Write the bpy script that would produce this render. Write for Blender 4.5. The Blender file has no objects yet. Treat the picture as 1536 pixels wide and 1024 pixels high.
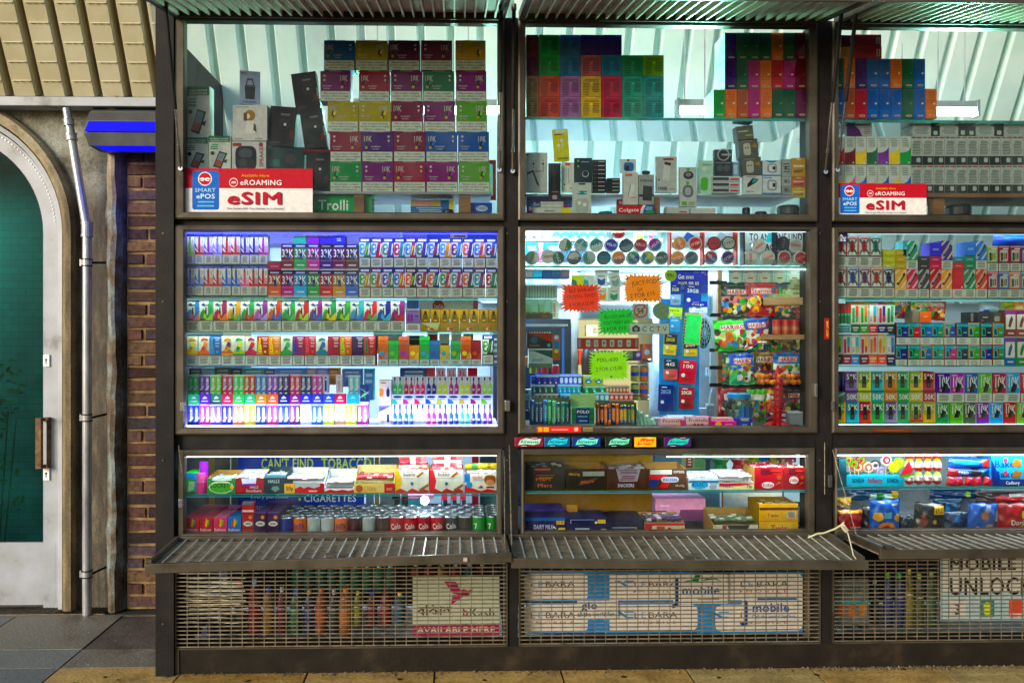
import bpy, math, random
from mathutils import Vector, Matrix
random.seed(7)
sc = bpy.context.scene
COL = sc.collection
RAD = math.radians
# ---------------------------------------------------------------- camera
D, CAMZ, F, CX, CY, TH = 4.2, 1.67, 1260.0, 720.0, 504.0, RAD(1.45)
cam = bpy.data.cameras.new("camera"); camo = bpy.data.objects.new("camera", cam); COL.objects.link(camo)
camo.location = (0, -D, CAMZ); camo.rotation_euler = (RAD(90), 0, -TH)
cam.sensor_width = 36; cam.lens = 36*F/1536
cam.shift_x = (768-CX)/1536; cam.shift_y = -(512-CY)/1536
cam.clip_start = .05; cam.clip_end = 500
sc.camera = camo
_r = Vector((math.cos(TH), -math.sin(TH), 0)); _f = Vector((math.sin(TH), math.cos(TH), 0))
def wp(px, py, y=0.0):
    """measurement helper: point of the depth plane y that a photo measurement (px, py) falls on"""
    d = _r*((px-CX)/F) + Vector((0, 0, 1))*((CY-py)/F) + _f
    t = (y+D)/d.y
    return Vector((d.x*t, y, CAMZ+d.z*t))
def X(px, y=0.0): return wp(px, 500, y).x
def Z(py, px=700, y=0.0): return wp(px, py, y).z
# ---------------------------------------------------------------- colours
PAL = dict(r='d0202c', R='7e1c26', g='2ba84a', G='0e6040', b='1a66c8', B='141f78', c='1cb4e0', t='109a92', y='f4d41c', Y='a89a14',
           o='f47c1c', O='c4561c', p='8430a8', P='48247c', m='c4208a', M='701c4c', k='121214', K='34383c', w='f2f4f0', W='b9c8be',
           n='ee8ea4', N='b8606e', l='a898dc', L='96d83c', s='86b6dc', S='4c7fa6', e='b8966a', E='6e5636', v='fbd0e2', h='84888a', x='5a3020', q='3ccfb0')
NAM = dict(r='red', R='dark red', g='green', G='dark green', b='blue', B='navy', c='cyan', t='teal', y='yellow', Y='olive gold', o='orange',
           O='rust orange', p='purple', P='deep violet', m='magenta', M='plum', k='black', K='charcoal', w='white', W='pale grey', n='pink', N='dusty rose',
           l='lilac', L='lime green', s='sky blue', S='steel blue', e='cardboard brown', E='dark brown', v='pale pink', h='grey', x='chocolate brown', q='mint green')
def lin(v): return v/12.92 if v <= .04045 else ((v+.055)/1.055)**2.4
_cc = {}
def C(c):
    if isinstance(c, tuple): return c
    if c not in _cc:
        h = PAL.get(c, c); _cc[c] = tuple(lin(int(h[i:i+2], 16)/255) for i in (0, 2, 4))+(1.0,)
    return _cc[c]
def dk(c, k):
    c = C(c); return (c[0]*k, c[1]*k, c[2]*k, 1.0)
def mixc(a, b, t):
    a, b = C(a), C(b); return tuple(a[i]*(1-t)+b[i]*t for i in range(3))+(1.0,)
# ---------------------------------------------------------------- materials
def newmat(name):
    m = bpy.data.materials.new(name); m.use_nodes = True
    nt = m.node_tree; b = nt.nodes['Principled BSDF']
    return m, nt, b
def ND(nt, t, **kw):
    n = nt.nodes.new(t)
    for k, v in kw.items(): setattr(n, k, v)
    return n
def ramp(nt, stops):
    r = ND(nt, 'ShaderNodeValToRGB'); e = r.color_ramp.elements
    while len(e) < len(stops): e.new(.5)
    for i, (p, c) in enumerate(stops): e[i].position = p; e[i].color = C(c) if isinstance(c, (str, tuple)) else (c, c, c, 1)
    return r
def noise(nt, scale, detail=4, rough=.6, vec=None, stretch=None):
    n = ND(nt, 'ShaderNodeTexNoise'); n.inputs['Scale'].default_value = scale; n.inputs['Detail'].default_value = detail; n.inputs['Roughness'].default_value = rough
    tc = ND(nt, 'ShaderNodeNewGeometry')
    if stretch:
        mp = ND(nt, 'ShaderNodeMapping'); mp.inputs['Scale'].default_value = stretch
        nt.links.new(tc.outputs['Position'], mp.inputs[0]); nt.links.new(mp.outputs[0], n.inputs['Vector'])
    else: nt.links.new(tc.outputs['Position'], n.inputs['Vector'])
    return n
def mulcol(nt, a, b, fac=1.0):
    m = ND(nt, 'ShaderNodeMix', data_type='RGBA', blend_type='MULTIPLY'); m.inputs['Factor'].default_value = fac
    nt.links.new(a, m.inputs['A']); nt.links.new(b, m.inputs['B']); return m.outputs['Result']
def printed(name, rough, bump=0, coat=0, lo=.82, metal=0, emis=0, sat=1, gain=1):
    m, nt, b = newmat(name)
    a = ND(nt, 'ShaderNodeVertexColor'); a.layer_name = 'Col'
    n = noise(nt, 38, 5); r = ramp(nt, [(.3, lo), (.62, 1.0)]); nt.links.new(n.outputs['Fac'], r.inputs[0])
    o = mulcol(nt, a.outputs['Color'], r.outputs['Color'])
    hs = ND(nt, 'ShaderNodeHueSaturation'); hs.inputs['Saturation'].default_value = sat; hs.inputs['Value'].default_value = gain; nt.links.new(o, hs.inputs['Color']); o = hs.outputs['Color']
    b.inputs['Specular IOR Level'].default_value = .25 if not coat else .5
    nt.links.new(o, b.inputs['Base Color']); b.inputs['Roughness'].default_value = rough; b.inputs['Metallic'].default_value = metal
    b.inputs['Coat Weight'].default_value = coat; b.inputs['Coat Roughness'].default_value = .15
    if bump:
        n2 = noise(nt, 60, 3); bp = ND(nt, 'ShaderNodeBump'); bp.inputs['Strength'].default_value = bump; bp.inputs['Distance'].default_value = .004
        nt.links.new(n2.outputs['Fac'], bp.inputs['Height']); nt.links.new(bp.outputs[0], b.inputs['Normal'])
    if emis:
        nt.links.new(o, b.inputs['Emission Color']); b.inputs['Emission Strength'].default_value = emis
    return m
def solid(name, stops, scale=8, rough=.5, metal=0, bump=0, stretch=None, detail=6, bscale=None, rr=None, spec=.5):
    m, nt, b = newmat(name)
    n = noise(nt, scale, detail, stretch=stretch); r = ramp(nt, stops); nt.links.new(n.outputs['Fac'], r.inputs[0])
    nt.links.new(r.outputs['Color'], b.inputs['Base Color']); b.inputs['Roughness'].default_value = rough; b.inputs['Metallic'].default_value = metal
    b.inputs['Specular IOR Level'].default_value = spec
    if rr:
        q = ramp(nt, [(.3, rr[0]), (.7, rr[1])]); nt.links.new(n.outputs['Fac'], q.inputs[0]); nt.links.new(q.outputs['Color'], b.inputs['Roughness'])
    if bump:
        n2 = noise(nt, bscale or scale*4, 4, stretch=stretch); bp = ND(nt, 'ShaderNodeBump'); bp.inputs['Strength'].default_value = bump; bp.inputs['Distance'].default_value = .01
        nt.links.new(n2.outputs['Fac'], bp.inputs['Height']); nt.links.new(bp.outputs[0], b.inputs['Normal'])
    return m
def emit(name, col, s):
    m, nt, b = newmat(name); b.inputs['Base Color'].default_value = dk(col, .05); b.inputs['Specular IOR Level'].default_value = .1; b.inputs['Emission Color'].default_value = C(col); b.inputs['Emission Strength'].default_value = s
    return m
def glass(name, tint, refl=.9, rough=.0, dirt=0.04, dcol='b8c8c0'):
    m, nt, b = newmat(name); nt.nodes.remove(b); out = nt.nodes['Material Output']
    t = ND(nt, 'ShaderNodeBsdfTransparent'); t.inputs[0].default_value = C(tint)
    g = ND(nt, 'ShaderNodeBsdfGlossy'); g.inputs['Roughness'].default_value = rough; g.inputs['Color'].default_value = (refl, refl, refl, 1)
    d = ND(nt, 'ShaderNodeBsdfDiffuse'); d.inputs[0].default_value = C(dcol)
    fr = ND(nt, 'ShaderNodeFresnel'); fr.inputs[0].default_value = 1.45
    m1 = ND(nt, 'ShaderNodeMixShader'); m2 = ND(nt, 'ShaderNodeMixShader')
    n = noise(nt, 5, 6); r = ramp(nt, [(.42, 0.0), (.8, dirt*4)]); nt.links.new(n.outputs['Fac'], r.inputs[0])
    nt.links.new(r.outputs['Color'], m1.inputs[0]); nt.links.new(t.outputs[0], m1.inputs[1]); nt.links.new(d.outputs[0], m1.inputs[2])
    nt.links.new(fr.outputs[0], m2.inputs[0]); nt.links.new(m1.outputs[0], m2.inputs[1]); nt.links.new(g.outputs[0], m2.inputs[2])
    nt.links.new(m2.outputs[0], out.inputs[0]); return m
M = {}
M['card'] = printed('printed_card', .6, coat=0, sat=1.28, gain=1.3)
M['film'] = printed('printed_film', .32, bump=.5, coat=.35, sat=1.35, gain=1.25)
M['paper'] = printed('printed_paper', .7, sat=1.15)
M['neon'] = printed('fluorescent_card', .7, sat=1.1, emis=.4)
M['plastic'] = printed('moulded_plastic', .38, coat=.1, sat=1.3, gain=1.15)
M['alu'] = solid('lid_aluminium', [(.3, '5c6266'), (.7, 'a0a6aa')], 60, .35, .9)
M['frame'] = solid('bronze_aluminium', [(.22, '241f18'), (.42, '4a4336'), (.6, '575044'), (.8, '6c6454')], 5, .45, .5, bump=.05, bscale=120)
M['dark'] = solid('dark_steel', [(.3, '100e0e'), (.55, '1b1817'), (.8, '2a2420')], 9, .6, 0, bump=.15, bscale=90, spec=.2)
M['grid'] = solid('galvanised_wire', [(.3, '5c5444'), (.7, '988e78')], 30, .5, .6)
M['chrome'] = solid('polished_rod', [(.3, 'd0d0d0'), (.7, 'f0f0f0')], 30, .15, 1)
M['awn'] = solid('ribbed_awning_sheet', [(.3, '9c7e62'), (.7, 'b8987c')], 5, .55, .1)
M['slat'] = solid('grimy_slats', [(.3, '3c3224'), (.46, '7c6c50'), (.6, 'a89878'), (.8, 'c0b090')], 14, .8, .1, bump=.4, bscale=60, stretch=(1, 1, 1))
M['plinth'] = solid('painted_plinth', [(.3, '15110c'), (.55, '221c14'), (.75, '3a3022')], 6, .7, 0, bump=.3, bscale=50, spec=.2)
M['glass'] = glass('window_glass', 'f6fbf9', refl=.3, dirt=.018)
M['gshelf'] = glass('shelf_glass', 'd8f4ec', dirt=.05, dcol='60b0a0')
M['edge'] = solid('shelf_glass_edge', [(.3, '0c6e66'), (.7, '40d8c4')], 12, .1, 0, stretch=(.6, 1, 1))
M['edgeb'] = solid('shelf_glass_edge_blue', [(.3, '0a5a90'), (.7, '35b4ea')], 12, .1, 0, stretch=(.6, 1, 1))
M['wood'] = solid('plain_wood', [(.3, '7a5630'), (.7, 'a87c48')], 5, .6, 0, bump=.2, stretch=(1, 1, 8))
M['clear'] = glass('clear_plastic', 'f4fafa', dirt=.05, rough=.05)
M['petg'] = glass('clear_bottle', 'c4e4d8', dirt=.1, rough=.05)
# ---------------------------------------------------------------- glyphs (baked once from the built-in font)
GL = {}
def bake_glyphs():
    chars = [chr(i) for i in range(33, 127)]+['£', '•']
    tmp = []
    def mk(s, off):
        cu = bpy.data.curves.new('g', 'FONT'); cu.body = s; cu.size = 1; cu.resolution_u = 2; cu.offset = off
        o = bpy.data.objects.new('g', cu); COL.objects.link(o); tmp.append(o); return o
    jobs = []
    for bold, off in ((0, 0),):
        for c in chars: jobs.append((bold, c, mk(c, off), mk('|'+c+'|', off)))
        jobs.append((bold, '#', mk('#', off), mk('#', off)))
        base = mk('||', off); jobs.append((bold, '__', base, base))
    beng = mk('বিকাশ', .01)
    bpy.context.view_layer.update(); dg = bpy.context.evaluated_depsgraph_get()
    def geo(o):
        me = o.evaluated_get(dg).to_mesh()
        v = [(p.co.x, p.co.y) for p in me.vertices]; f = [tuple(p.vertices) for p in me.polygons]; return v, f
    w0 = {}
    for bold, c, a, b in jobs:
        if c == '__':
            v, _ = geo(a); w0[bold] = max(p[0] for p in v)-min(p[0] for p in v)
    for bold, c, a, b in jobs:
        if c == '__': continue
        v, f = geo(a); v2, _ = geo(b)
        adv = (max(p[0] for p in v2)-min(p[0] for p in v2))-w0[bold]
        GL[(bold, c)] = (v, f, max(.1, adv))
    GL['beng'] = geo(beng)
    for o in tmp:
        cu = o.data; bpy.data.objects.remove(o); bpy.data.curves.remove(cu)
bake_glyphs()
def textgeo(s, bold=0):
    V, Fs, x = [], [], 0
    for c in s:
        if c == ' ': x += .3; continue
        g = GL.get((0, c)) or GL[(0, '?')]
        k = len(V); V += [(a+x, b) for a, b in g[0]]; Fs += [tuple(i+k for i in f) for f in g[1]]; x += g[2]+(.03 if bold else 0)
    return V, Fs, x
# ---------------------------------------------------------------- mesh builder
class PM:
    def __init__(s, mats=('card',)): s.v = []; s.f = []; s.c = []; s.m = []; s.mats = list(mats); s.k = 0; s.w = s.h = 1; s.y = 0; s.warp = None; s.x0 = -.5; s.z0 = 0
    def mi(s, m):
        if m not in s.mats: s.mats.append(m)
        return s.mats.index(m)
    def poly(s, pts, c='w', m=0):
        k = len(s.v); s.v += [tuple(p) for p in pts]; s.f.append(tuple(range(k, k+len(pts)))); s.c.append(C(c)); s.m.append(m)
    def mesh(s, V, Fs, c='w', m=0):
        k = len(s.v); s.v += V; cc = C(c)
        for f in Fs: s.f.append(tuple(i+k for i in f)); s.c.append(cc); s.m.append(m)
    def box(s, x0, x1, y0, y1, z0, z1, c='w', m=0, front=None, side=None, top=None):
        V = [(x0, y0, z0), (x1, y0, z0), (x1, y1, z0), (x0, y1, z0), (x0, y0, z1), (x1, y0, z1), (x1, y1, z1), (x0, y1, z1)]
        k = len(s.v); s.v += V
        for f, cc in (((0, 1, 5, 4), front or c), ((1, 2, 6, 5), side or c), ((2, 3, 7, 6), c), ((3, 0, 4, 7), side or c), ((4, 5, 6, 7), top or c), ((3, 2, 1, 0), c)):
            s.f.append(tuple(i+k for i in f)); s.c.append(C(cc)); s.m.append(m)
    def bar(s, a, b, r, c='w', m=0, n=8, r2=None, cap=True):
        a, b = Vector(a), Vector(b); d = (b-a).normalized(); up = Vector((0, 0, 1)) if abs(d.z) < .9 else Vector((1, 0, 0))
        u = d.cross(up).normalized(); w = d.cross(u); r2 = r if r2 is None else r2; k = len(s.v)
        for p, q in ((a, r), (b, r2)):
            for i in range(n):
                t = 2*math.pi*i/n; s.v.append(tuple(p+u*math.cos(t)*q+w*math.sin(t)*q))
        for i in range(n): s.f.append((k+i, k+(i+1) % n, k+n+(i+1) % n, k+n+i)); s.c.append(C(c)); s.m.append(m)
        if cap:
            s.f.append(tuple(k+i for i in range(n))); s.c.append(C(c)); s.m.append(m); s.f.append(tuple(k+n+i for i in reversed(range(n)))); s.c.append(C(c)); s.m.append(m)
    def lathe(s, prof, c='w', m=0, n=16, ox=0, oy=0):
        """prof: list of (r, z[, colour[, mat]]) around a vertical axis; the colour belongs to the band that starts there"""
        k = len(s.v)
        for p in prof:
            for i in range(n):
                t = 2*math.pi*i/n; s.v.append((ox+p[0]*math.cos(t), oy+p[0]*math.sin(t), p[1]))
        for j in range(len(prof)-1):
            cc = C(prof[j][2] if len(prof[j]) > 2 else c); mm = prof[j][3] if len(prof[j]) > 3 else m
            for i in range(n):
                s.f.append((k+j*n+i, k+j*n+(i+1) % n, k+(j+1)*n+(i+1) % n, k+(j+1)*n+i)); s.c.append(cc); s.m.append(mm)
        s.f.append(tuple(k+(len(prof)-1)*n+i for i in range(n))); s.c.append(C(prof[-1][2] if len(prof[-1]) > 2 else c)); s.m.append(prof[-1][3] if len(prof[-1]) > 3 else m)
    # printing on the front face, u,v in 0..1
    def P(s, u, v):
        s_y = s.y-.00022*s.k
        if s.warp: s_y += s.warp(u, v)
        return (s.x0+u*s.w, s_y, s.z0+v*s.h)
    def pr(s, pts, c, m=0): s.k += 1; s.poly([s.P(*p) for p in pts], c, m)
    def draw(s, ops):
        for o in ops:
            t = o[0]
            if t == 'r': u0, v0, u1, v1, c = o[1:]; s.pr([(u0, v0), (u1, v0), (u1, v1), (u0, v1)], c)
            elif t == 'R':   # rounded rect
                u0, v0, u1, v1, c = o[1:6]; rr = o[6] if len(o) > 6 else .25
                rx = (u1-u0)*rr; ry = min(rx*s.w/s.h, (v1-v0)*.5); pts = []
                for cx, cy, a0 in ((u1-rx, v0+ry, -90), (u1-rx, v1-ry, 0), (u0+rx, v1-ry, 90), (u0+rx, v0+ry, 180)):
                    for i in range(4): a = RAD(a0+i*30); pts.append((cx+rx*math.cos(a), cy+ry*math.sin(a)))
                s.pr(pts, c)
            elif t == 'd':   # disc, r in units of width
                u, v, r, c = o[1:5]; n = o[5] if len(o) > 5 else 14; a0 = o[6] if len(o) > 6 else 0; a1 = o[7] if len(o) > 7 else 360
                e = 0 if a1-a0 >= 360 else 1
                s.pr([(u+r*math.cos(RAD(a0+(a1-a0)*i/(n-e))), v+r*s.w/s.h*math.sin(RAD(a0+(a1-a0)*i/(n-e)))) for i in range(n)], c)
            elif t == 'p': s.pr(o[1], o[2])
            elif t == 'l':   # n text-like lines
                u0, v0, u1, v1, n, c = o[1:7]; st = (v1-v0)/n; rs = random.Random(int(u0*99+v0*77+n))
                for i in range(n):
                    a = rs.random()*.16*(u1-u0); b = rs.random()*.16*(u1-u0); s.pr([(u0+a, v0+st*(i+.25)), (u1-b, v0+st*(i+.25)), (u1-b, v0+st*(i+.75)), (u0+a, v0+st*(i+.75))], c)
            elif t == 't':   # text: u, v (left baseline) height(v units) colour string [width u] [bold] [rot deg]
                u, v, hh, c, st = o[1:6]; wd = o[6] if len(o) > 6 else None; bold = o[7] if len(o) > 7 else 1; rot = RAD(o[8]) if len(o) > 8 else 0
                V, Fs, L = textgeo(st, bold)
                if not V: continue
                H = hh*s.h/.72; sx = H if wd is None else wd*s.w/L
                ca, sa = math.cos(rot), math.sin(rot)
                for sh in ((0, 0), (.045, 0), (.02, .03)) if bold and H > .012 else (((0, 0), (.05, 0)) if bold else ((0, 0),)):
                    s.k += .5; pts = []
                    for a, b in V:
                        a = (a+sh[0])*sx; b = (b+sh[1])*H; pts.append(s.P(u+(a*ca-b*sa)/s.w, v+(a*sa+b*ca)/s.h))
                    s.mesh(pts, Fs, c)
            elif t == 's':   # starburst
                n, c, dep = o[1:4]; rs = random.Random(n); s.k += 1; k0 = len(s.v); s.v.append(s.P(.5, .5)); N = n*2
                for i in range(N):
                    a = 2*math.pi*(i+.3)/N; q = (1 if i % 2 else 1-dep*(1.3+.5*rs.random()))*.5/max(abs(math.cos(a)), abs(math.sin(a)))**.9; s.v.append(s.P(.5+q*math.cos(a), .5+q*math.sin(a)))
                for i in range(N): s.f.append((k0, k0+1+i, k0+1+(i+1) % N)); s.c.append(C(c)); s.m.append(0)
    def face(s, x0, z0, w, h, y=0): s.x0, s.z0, s.w, s.h, s.y, s.k = x0, z0, w, h, y, 0
    def build(s, name, parent=None, loc=(0, 0, 0), rot=(0, 0, 0), smooth=False, bevel=0):
        me = bpy.data.meshes.new(name); me.from_pydata(s.v, [], s.f)
        for mt in s.mats: me.materials.append(M[mt])
        me.polygons.foreach_set('material_index', s.m)
        at = me.color_attributes.new('Col', 'FLOAT_COLOR', 'CORNER'); buf = []
        for f, c in zip(s.f, s.c): buf += list(c)*len(f)
        at.data.foreach_set('color', buf)
        if smooth: me.shade_smooth() if hasattr(me, 'shade_smooth') else None
        me.update()
        o = bpy.data.objects.new(name, me); COL.objects.link(o); o.location = loc; o.rotation_euler = rot
        if parent: o.parent = parent
        if bevel:
            b = o.modifiers.new('bevel', 'BEVEL'); b.width = bevel; b.segments = 2; b.limit_method = 'ANGLE'; b.angle_limit = RAD(50)
        return o
def tag(o, label, cat, group=None, kind=None):
    if label: o['label'] = label
    if cat: o['category'] = cat
    if group: o['group'] = group
    if kind: o['kind'] = kind
    return o
def empty(name, label, cat, loc=(0, 0, 0), group=None, rot=(0, 0, 0)):
    o = bpy.data.objects.new(name, None); COL.objects.link(o); o.location = loc; o.rotation_euler = rot; o.empty_display_size = .05
    return tag(o, label, cat, group)
def struct(pm, name, **k): return tag(pm.build(name, **k), None, None, None, 'structure')
ORD = ['first', 'second', 'third', 'fourth', 'fifth', 'sixth', 'seventh', 'eighth', 'ninth', 'tenth', 'eleventh', 'twelfth', 'thirteenth', 'fourteenth',
       'fifteenth', 'sixteenth', 'seventeenth', 'eighteenth', 'nineteenth', 'twentieth']
def item(name, label, cat, x0, x1, yt, yb, y, dep, body, ops, group=None, rot=0, mat='card', side=None, top=None, z0=None, bevel=0, yaw=0):
    """a printed carton measured in photo pixels (x0..x1, yt..yb) standing at depth y"""
    a = wp(x0, yb, y); b = wp(x1, yb, y); w = b.x-a.x; mx = (x0+x1)/2
    zb = Z(yb, mx, y) if z0 is None else z0; h = Z(yt, mx, y)-Z(yb, mx, y)
    pm = PM((mat,)); pm.box(-w/2, w/2, 0, dep, 0, h, body, front=body, side=side or dk(body, .8), top=top or body)
    pm.face(-w/2, 0, w, h, -.0003); pm.draw(ops)
    # turn about the box centre when tilted, so that measured extents stay put
    o = pm.build(name, loc=((a.x+b.x)/2, y, zb), bevel=bevel)
    if rot:
        c = Vector((0, 0, h/2)); R = Matrix.Rotation(RAD(rot), 4, 'Y'); off = c-R.to_3x3() @ c
        o.rotation_euler = (0, RAD(rot), 0); o.location = o.location+off
    if yaw: o.rotation_euler.z = RAD(yaw)
    return tag(o, label, cat, group)

def inside(u, v, o):
    t = o[0]
    if t in ('r', 'R'): return o[1] <= u <= o[3] and o[2] <= v <= o[4]
    if t == 'd': return (u-o[1])**2+((v-o[2])*o[-1])**2 <= o[3]**2
    if t == 'p':
        pts = o[1]; c = False; n = len(pts)
        for i in range(n):
            (x0, y0), (x1, y1) = pts[i], pts[i-1]
            if (y0 > v) != (y1 > v) and u < (x1-x0)*(v-y0)/(y1-y0)+x0: c = not c
        return c
def bag(name, lab, cat, x0, x1, yt, yb, y, body, ops, group=None, rot=0, bulge=.022, nu=32, nv=36, mat='film', lean=0, seed=None):
    """a soft printed bag: pillow mesh with crimped ends, colours laid on its grid of faces"""
    a = wp(x0, yb, y); b = wp(x1, yt, y); w, h = b.x-a.x, b.z-a.z; rs = random.Random(seed or int(x0*7+yt)); ph = [rs.uniform(0, 6.28) for _ in range(6)]
    fl = [o for o in ops if o[0] != 't']; tx = [o for o in ops if o[0] == 't']
    def bl(u, v): 
        e = min(1, v/.1, (1-v)/.1); s_ = max(0, math.sin(math.pi*min(max(u, 0), 1)))**.6
        return -(bulge*s_*max(0, math.sin(math.pi*v))**.5*e+.0035*math.sin(u*9+ph[0]+v*5)*math.sin(v*11+ph[1])+.002*math.sin(u*23+ph[2])*math.sin(v*17+ph[3]))
    def P(u, v, s_=1):
        inw = .05*math.sin(math.pi*v); uu = .5+(u-.5)*(1-inw); zz = v+.012*math.sin(u*14+ph[4])*(1 if v > .5 else -1)*abs(2*v-1)**3
        return ((uu-.5)*w, bl(u, v)*s_-(lean*v), zz*h)
    pm = PM((mat,)); k0 = 0
    for s_ in (1, -1):
        k0 = len(pm.v)
        for j in range(nv+1):
            for i in range(nu+1): pm.v.append(P(i/nu, j/nv, s_))
        for j in range(nv):
            for i in range(nu):
                u, v = (i+.5)/nu, (j+.5)/nv; c = body
                if s_ == 1:
                    for o in fl:
                        if inside(u, v, o if o[0] != 'd' else tuple(o)+(h/w,)): c = o[4] if o[0] == 'd' else (o[5] if o[0] != 'p' else o[2])
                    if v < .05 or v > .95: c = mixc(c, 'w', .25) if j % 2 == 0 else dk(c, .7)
                q = k0+j*(nu+1)+i; f = (q, q+1, q+nu+2, q+nu+1)
                pm.f.append(f if s_ == 1 else f[::-1]); pm.c.append(C(c)); pm.m.append(0)
    pm.face(-w/2, 0, w, h, -.003); pm.warp = lambda u, v: bl(u, v)-(lean*v); pm.draw(tx); pm.warp = None
    return tag(pm.build(name, loc=((a.x+b.x)/2, y, a.z), rot=(0, RAD(rot), 0), smooth=True), lab, cat, group)
# ================================================================ SETTING
S = 1.0
# ---- pavement: one far sheet plus individual worn slabs with open joints
M['earth'] = solid('pavement_bed', [(.3, '1c1a17'), (.7, '3a352c')], 6, .9, 0, bump=.3)
M['slab'] = None
def slabmat():
    m, nt, b = newmat('worn_sandstone')
    a = ND(nt, 'ShaderNodeVertexColor'); a.layer_name = 'Col'
    n = noise(nt, 5, 8, .7); r = ramp(nt, [(.3, .45), (.5, .85), (.72, 1.15)]); nt.links.new(n.outputs['Fac'], r.inputs[0])
    n3 = noise(nt, 60, 3); r3 = ramp(nt, [(.35, .7), (.6, 1.05)]); nt.links.new(n3.outputs['Fac'], r3.inputs[0])
    o = mulcol(nt, mulcol(nt, a.outputs['Color'], r.outputs['Color']), r3.outputs['Color'])
    nt.links.new(o, b.inputs['Base Color'])
    q = ramp(nt, [(.35, .35), (.65, .75)]); nt.links.new(n.outputs['Fac'], q.inputs[0]); nt.links.new(q.outputs['Color'], b.inputs['Roughness'])
    bp = ND(nt, 'ShaderNodeBump'); bp.inputs['Strength'].default_value = .35; bp.inputs['Distance'].default_value = .01
    nt.links.new(n3.outputs['Fac'], bp.inputs['Height']); nt.links.new(bp.outputs[0], b.inputs['Normal']); return m
M['slab'] = slabmat()
g = PM(('earth',)); g.poly([(-60, -60, -.012), (60, -60, -.012), (60, 60, -.012), (-60, 60, -.012)]); struct(g, 'ground')
pm = PM(('slab',)); rows = [(-3.6, -2.7), (-2.7, -1.9), (-1.9, -1.1), (-1.1, -.5), (-.5, .085), (.085, .34), (.34, .88)]
rs = random.Random(3)
for j, (y0, y1) in enumerate(rows):
    for i in range(-9, 10):
        x0 = -2.01+.63*i; x1 = x0+.63
        if y0 > .3 and i == 0: continue
        base = ['6c706c', '686c66', '70706c', '64686a', '726e62'][rs.randrange(5)]
        if x0 > -2.1 and y0 < 0: base = ['b09152', 'a8945e', 'a5833f', 'b5a06a'][rs.randrange(4)]  # front slabs: warm lamp light painted in as yellow
        if y0 > .3 and i > 0: continue
        gap = .005; c = dk(base, 1.35 if x0 < -2.1 else 1.35); zz = -.001*rs.random()
        pm.box(x0+gap, x1-gap, y0+gap, y1-gap, -.03, zz, c, top=c)
xs0 = -2.01
pm.box(xs0+.005, xs0+.66, .345, .875, -.03, -.004, dk('6c645c', .8))
pm.box(xs0+.67, 3.6, .345, .875, -.03, -.004, dk('8a7a60', .6))
pm.box(-7.6, 4, .885, .905, -.03, -.002, dk('807868', .8))
pm.box(-7.6, 4, 1.06, 1.5, -.03, .004, dk('807868', .8))
for i in range(60):
    x, y, r = rs.uniform(-4, 4), rs.choice([rs.uniform(-2, -.02), -.02-.12*rs.random(), rs.uniform(0, .85) if i % 3 else -.1]), rs.uniform(.004, .014)
    if y > 0: x = rs.uniform(-3.6, -1.6)
    pm.poly([(x+r*(1+.3*math.sin(q*2+i))*math.cos(q), y+r*math.sin(q), .0015+.00001*i) for q in [k*.7 for k in range(9)]], ['3c3830', '26231e', '9c9684'][i % 3])
struct(pm, 'pavement')
# small access cover set in the paving
pm = PM(('plinth',)); x0 = -2.0
for a in range(4): pm.box(x0+.02+a*.15, x0+.14+a*.15, .36, .372, -.004, .002)
pm.box(x0, x0+.012, .35, .87, -.004, .003); pm.box(x0+.62, x0+.632, .35, .87, -.004, .003)
# ---- drain grate along the wall foot
pm = PM(('dark', 'grid')); pm.box(-4.5, -2.15+.02, .908, 1.055, -.035, -.03)
for i in range(110):
    xx = -4.5+i*.0215; pm.bar((xx, .912, 0), (xx+.012, 1.05, 0), .0045, m=1, n=4)
pm.box(-4.5, -2.13, .906, .914, -.03, .002, m=1); pm.box(-4.5, -2.13, 1.05, 1.058, -.03, .002, m=1)
tag(pm.build('drain_grate'), 'narrow iron drain grate along the foot of the arched wall', 'drain grate')
# ---- rendered wall with the arch opening
def rendmat(name, hi, lo, st=(2.2, 1, .45)):
    m, nt, b = newmat(name)
    n = noise(nt, 7, 8, .7, stretch=st); r = ramp(nt, lo); nt.links.new(n.outputs['Fac'], r.inputs[0])
    n2 = noise(nt, 5, 8, .7); r2 = ramp(nt, hi); nt.links.new(n2.outputs['Fac'], r2.inputs[0])
    gp = ND(nt, 'ShaderNodeNewGeometry'); sx = ND(nt, 'ShaderNodeSeparateXYZ'); nt.links.new(gp.outputs['Position'], sx.inputs[0])
    mr = ND(nt, 'ShaderNodeMapRange'); mr.inputs[1].default_value = 2.45; mr.inputs[2].default_value = 2.62; nt.links.new(sx.outputs['Z'], mr.inputs[0])  # upper wall paler, the light there put into its colour; dirty below
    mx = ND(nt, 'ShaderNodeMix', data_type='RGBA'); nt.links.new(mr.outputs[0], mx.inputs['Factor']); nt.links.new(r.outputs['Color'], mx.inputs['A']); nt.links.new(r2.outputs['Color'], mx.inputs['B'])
    n3 = noise(nt, 90, 4); r3 = ramp(nt, [(.3, .6), (.6, 1.05)]); nt.links.new(n3.outputs['Fac'], r3.inputs[0])
    nt.links.new(mulcol(nt, mx.outputs['Result'], r3.outputs['Color']), b.inputs['Base Color']); b.inputs['Roughness'].default_value = .75
    bp = ND(nt, 'ShaderNodeBump'); bp.inputs['Strength'].default_value = .5; bp.inputs['Distance'].default_value = .012
    nt.links.new(n.outputs['Fac'], bp.inputs['Height']); nt.links.new(bp.outputs[0], b.inputs['Normal']); return m
M['render'] = rendmat('stained_render', [(.35, '54503f'), (.5, '8c8c7c'), (.68, 'aab0a8')], [(.3, '2c2620'), (.5, '4e463a'), (.62, '6c6250'), (.8, '968c78')])
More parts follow.
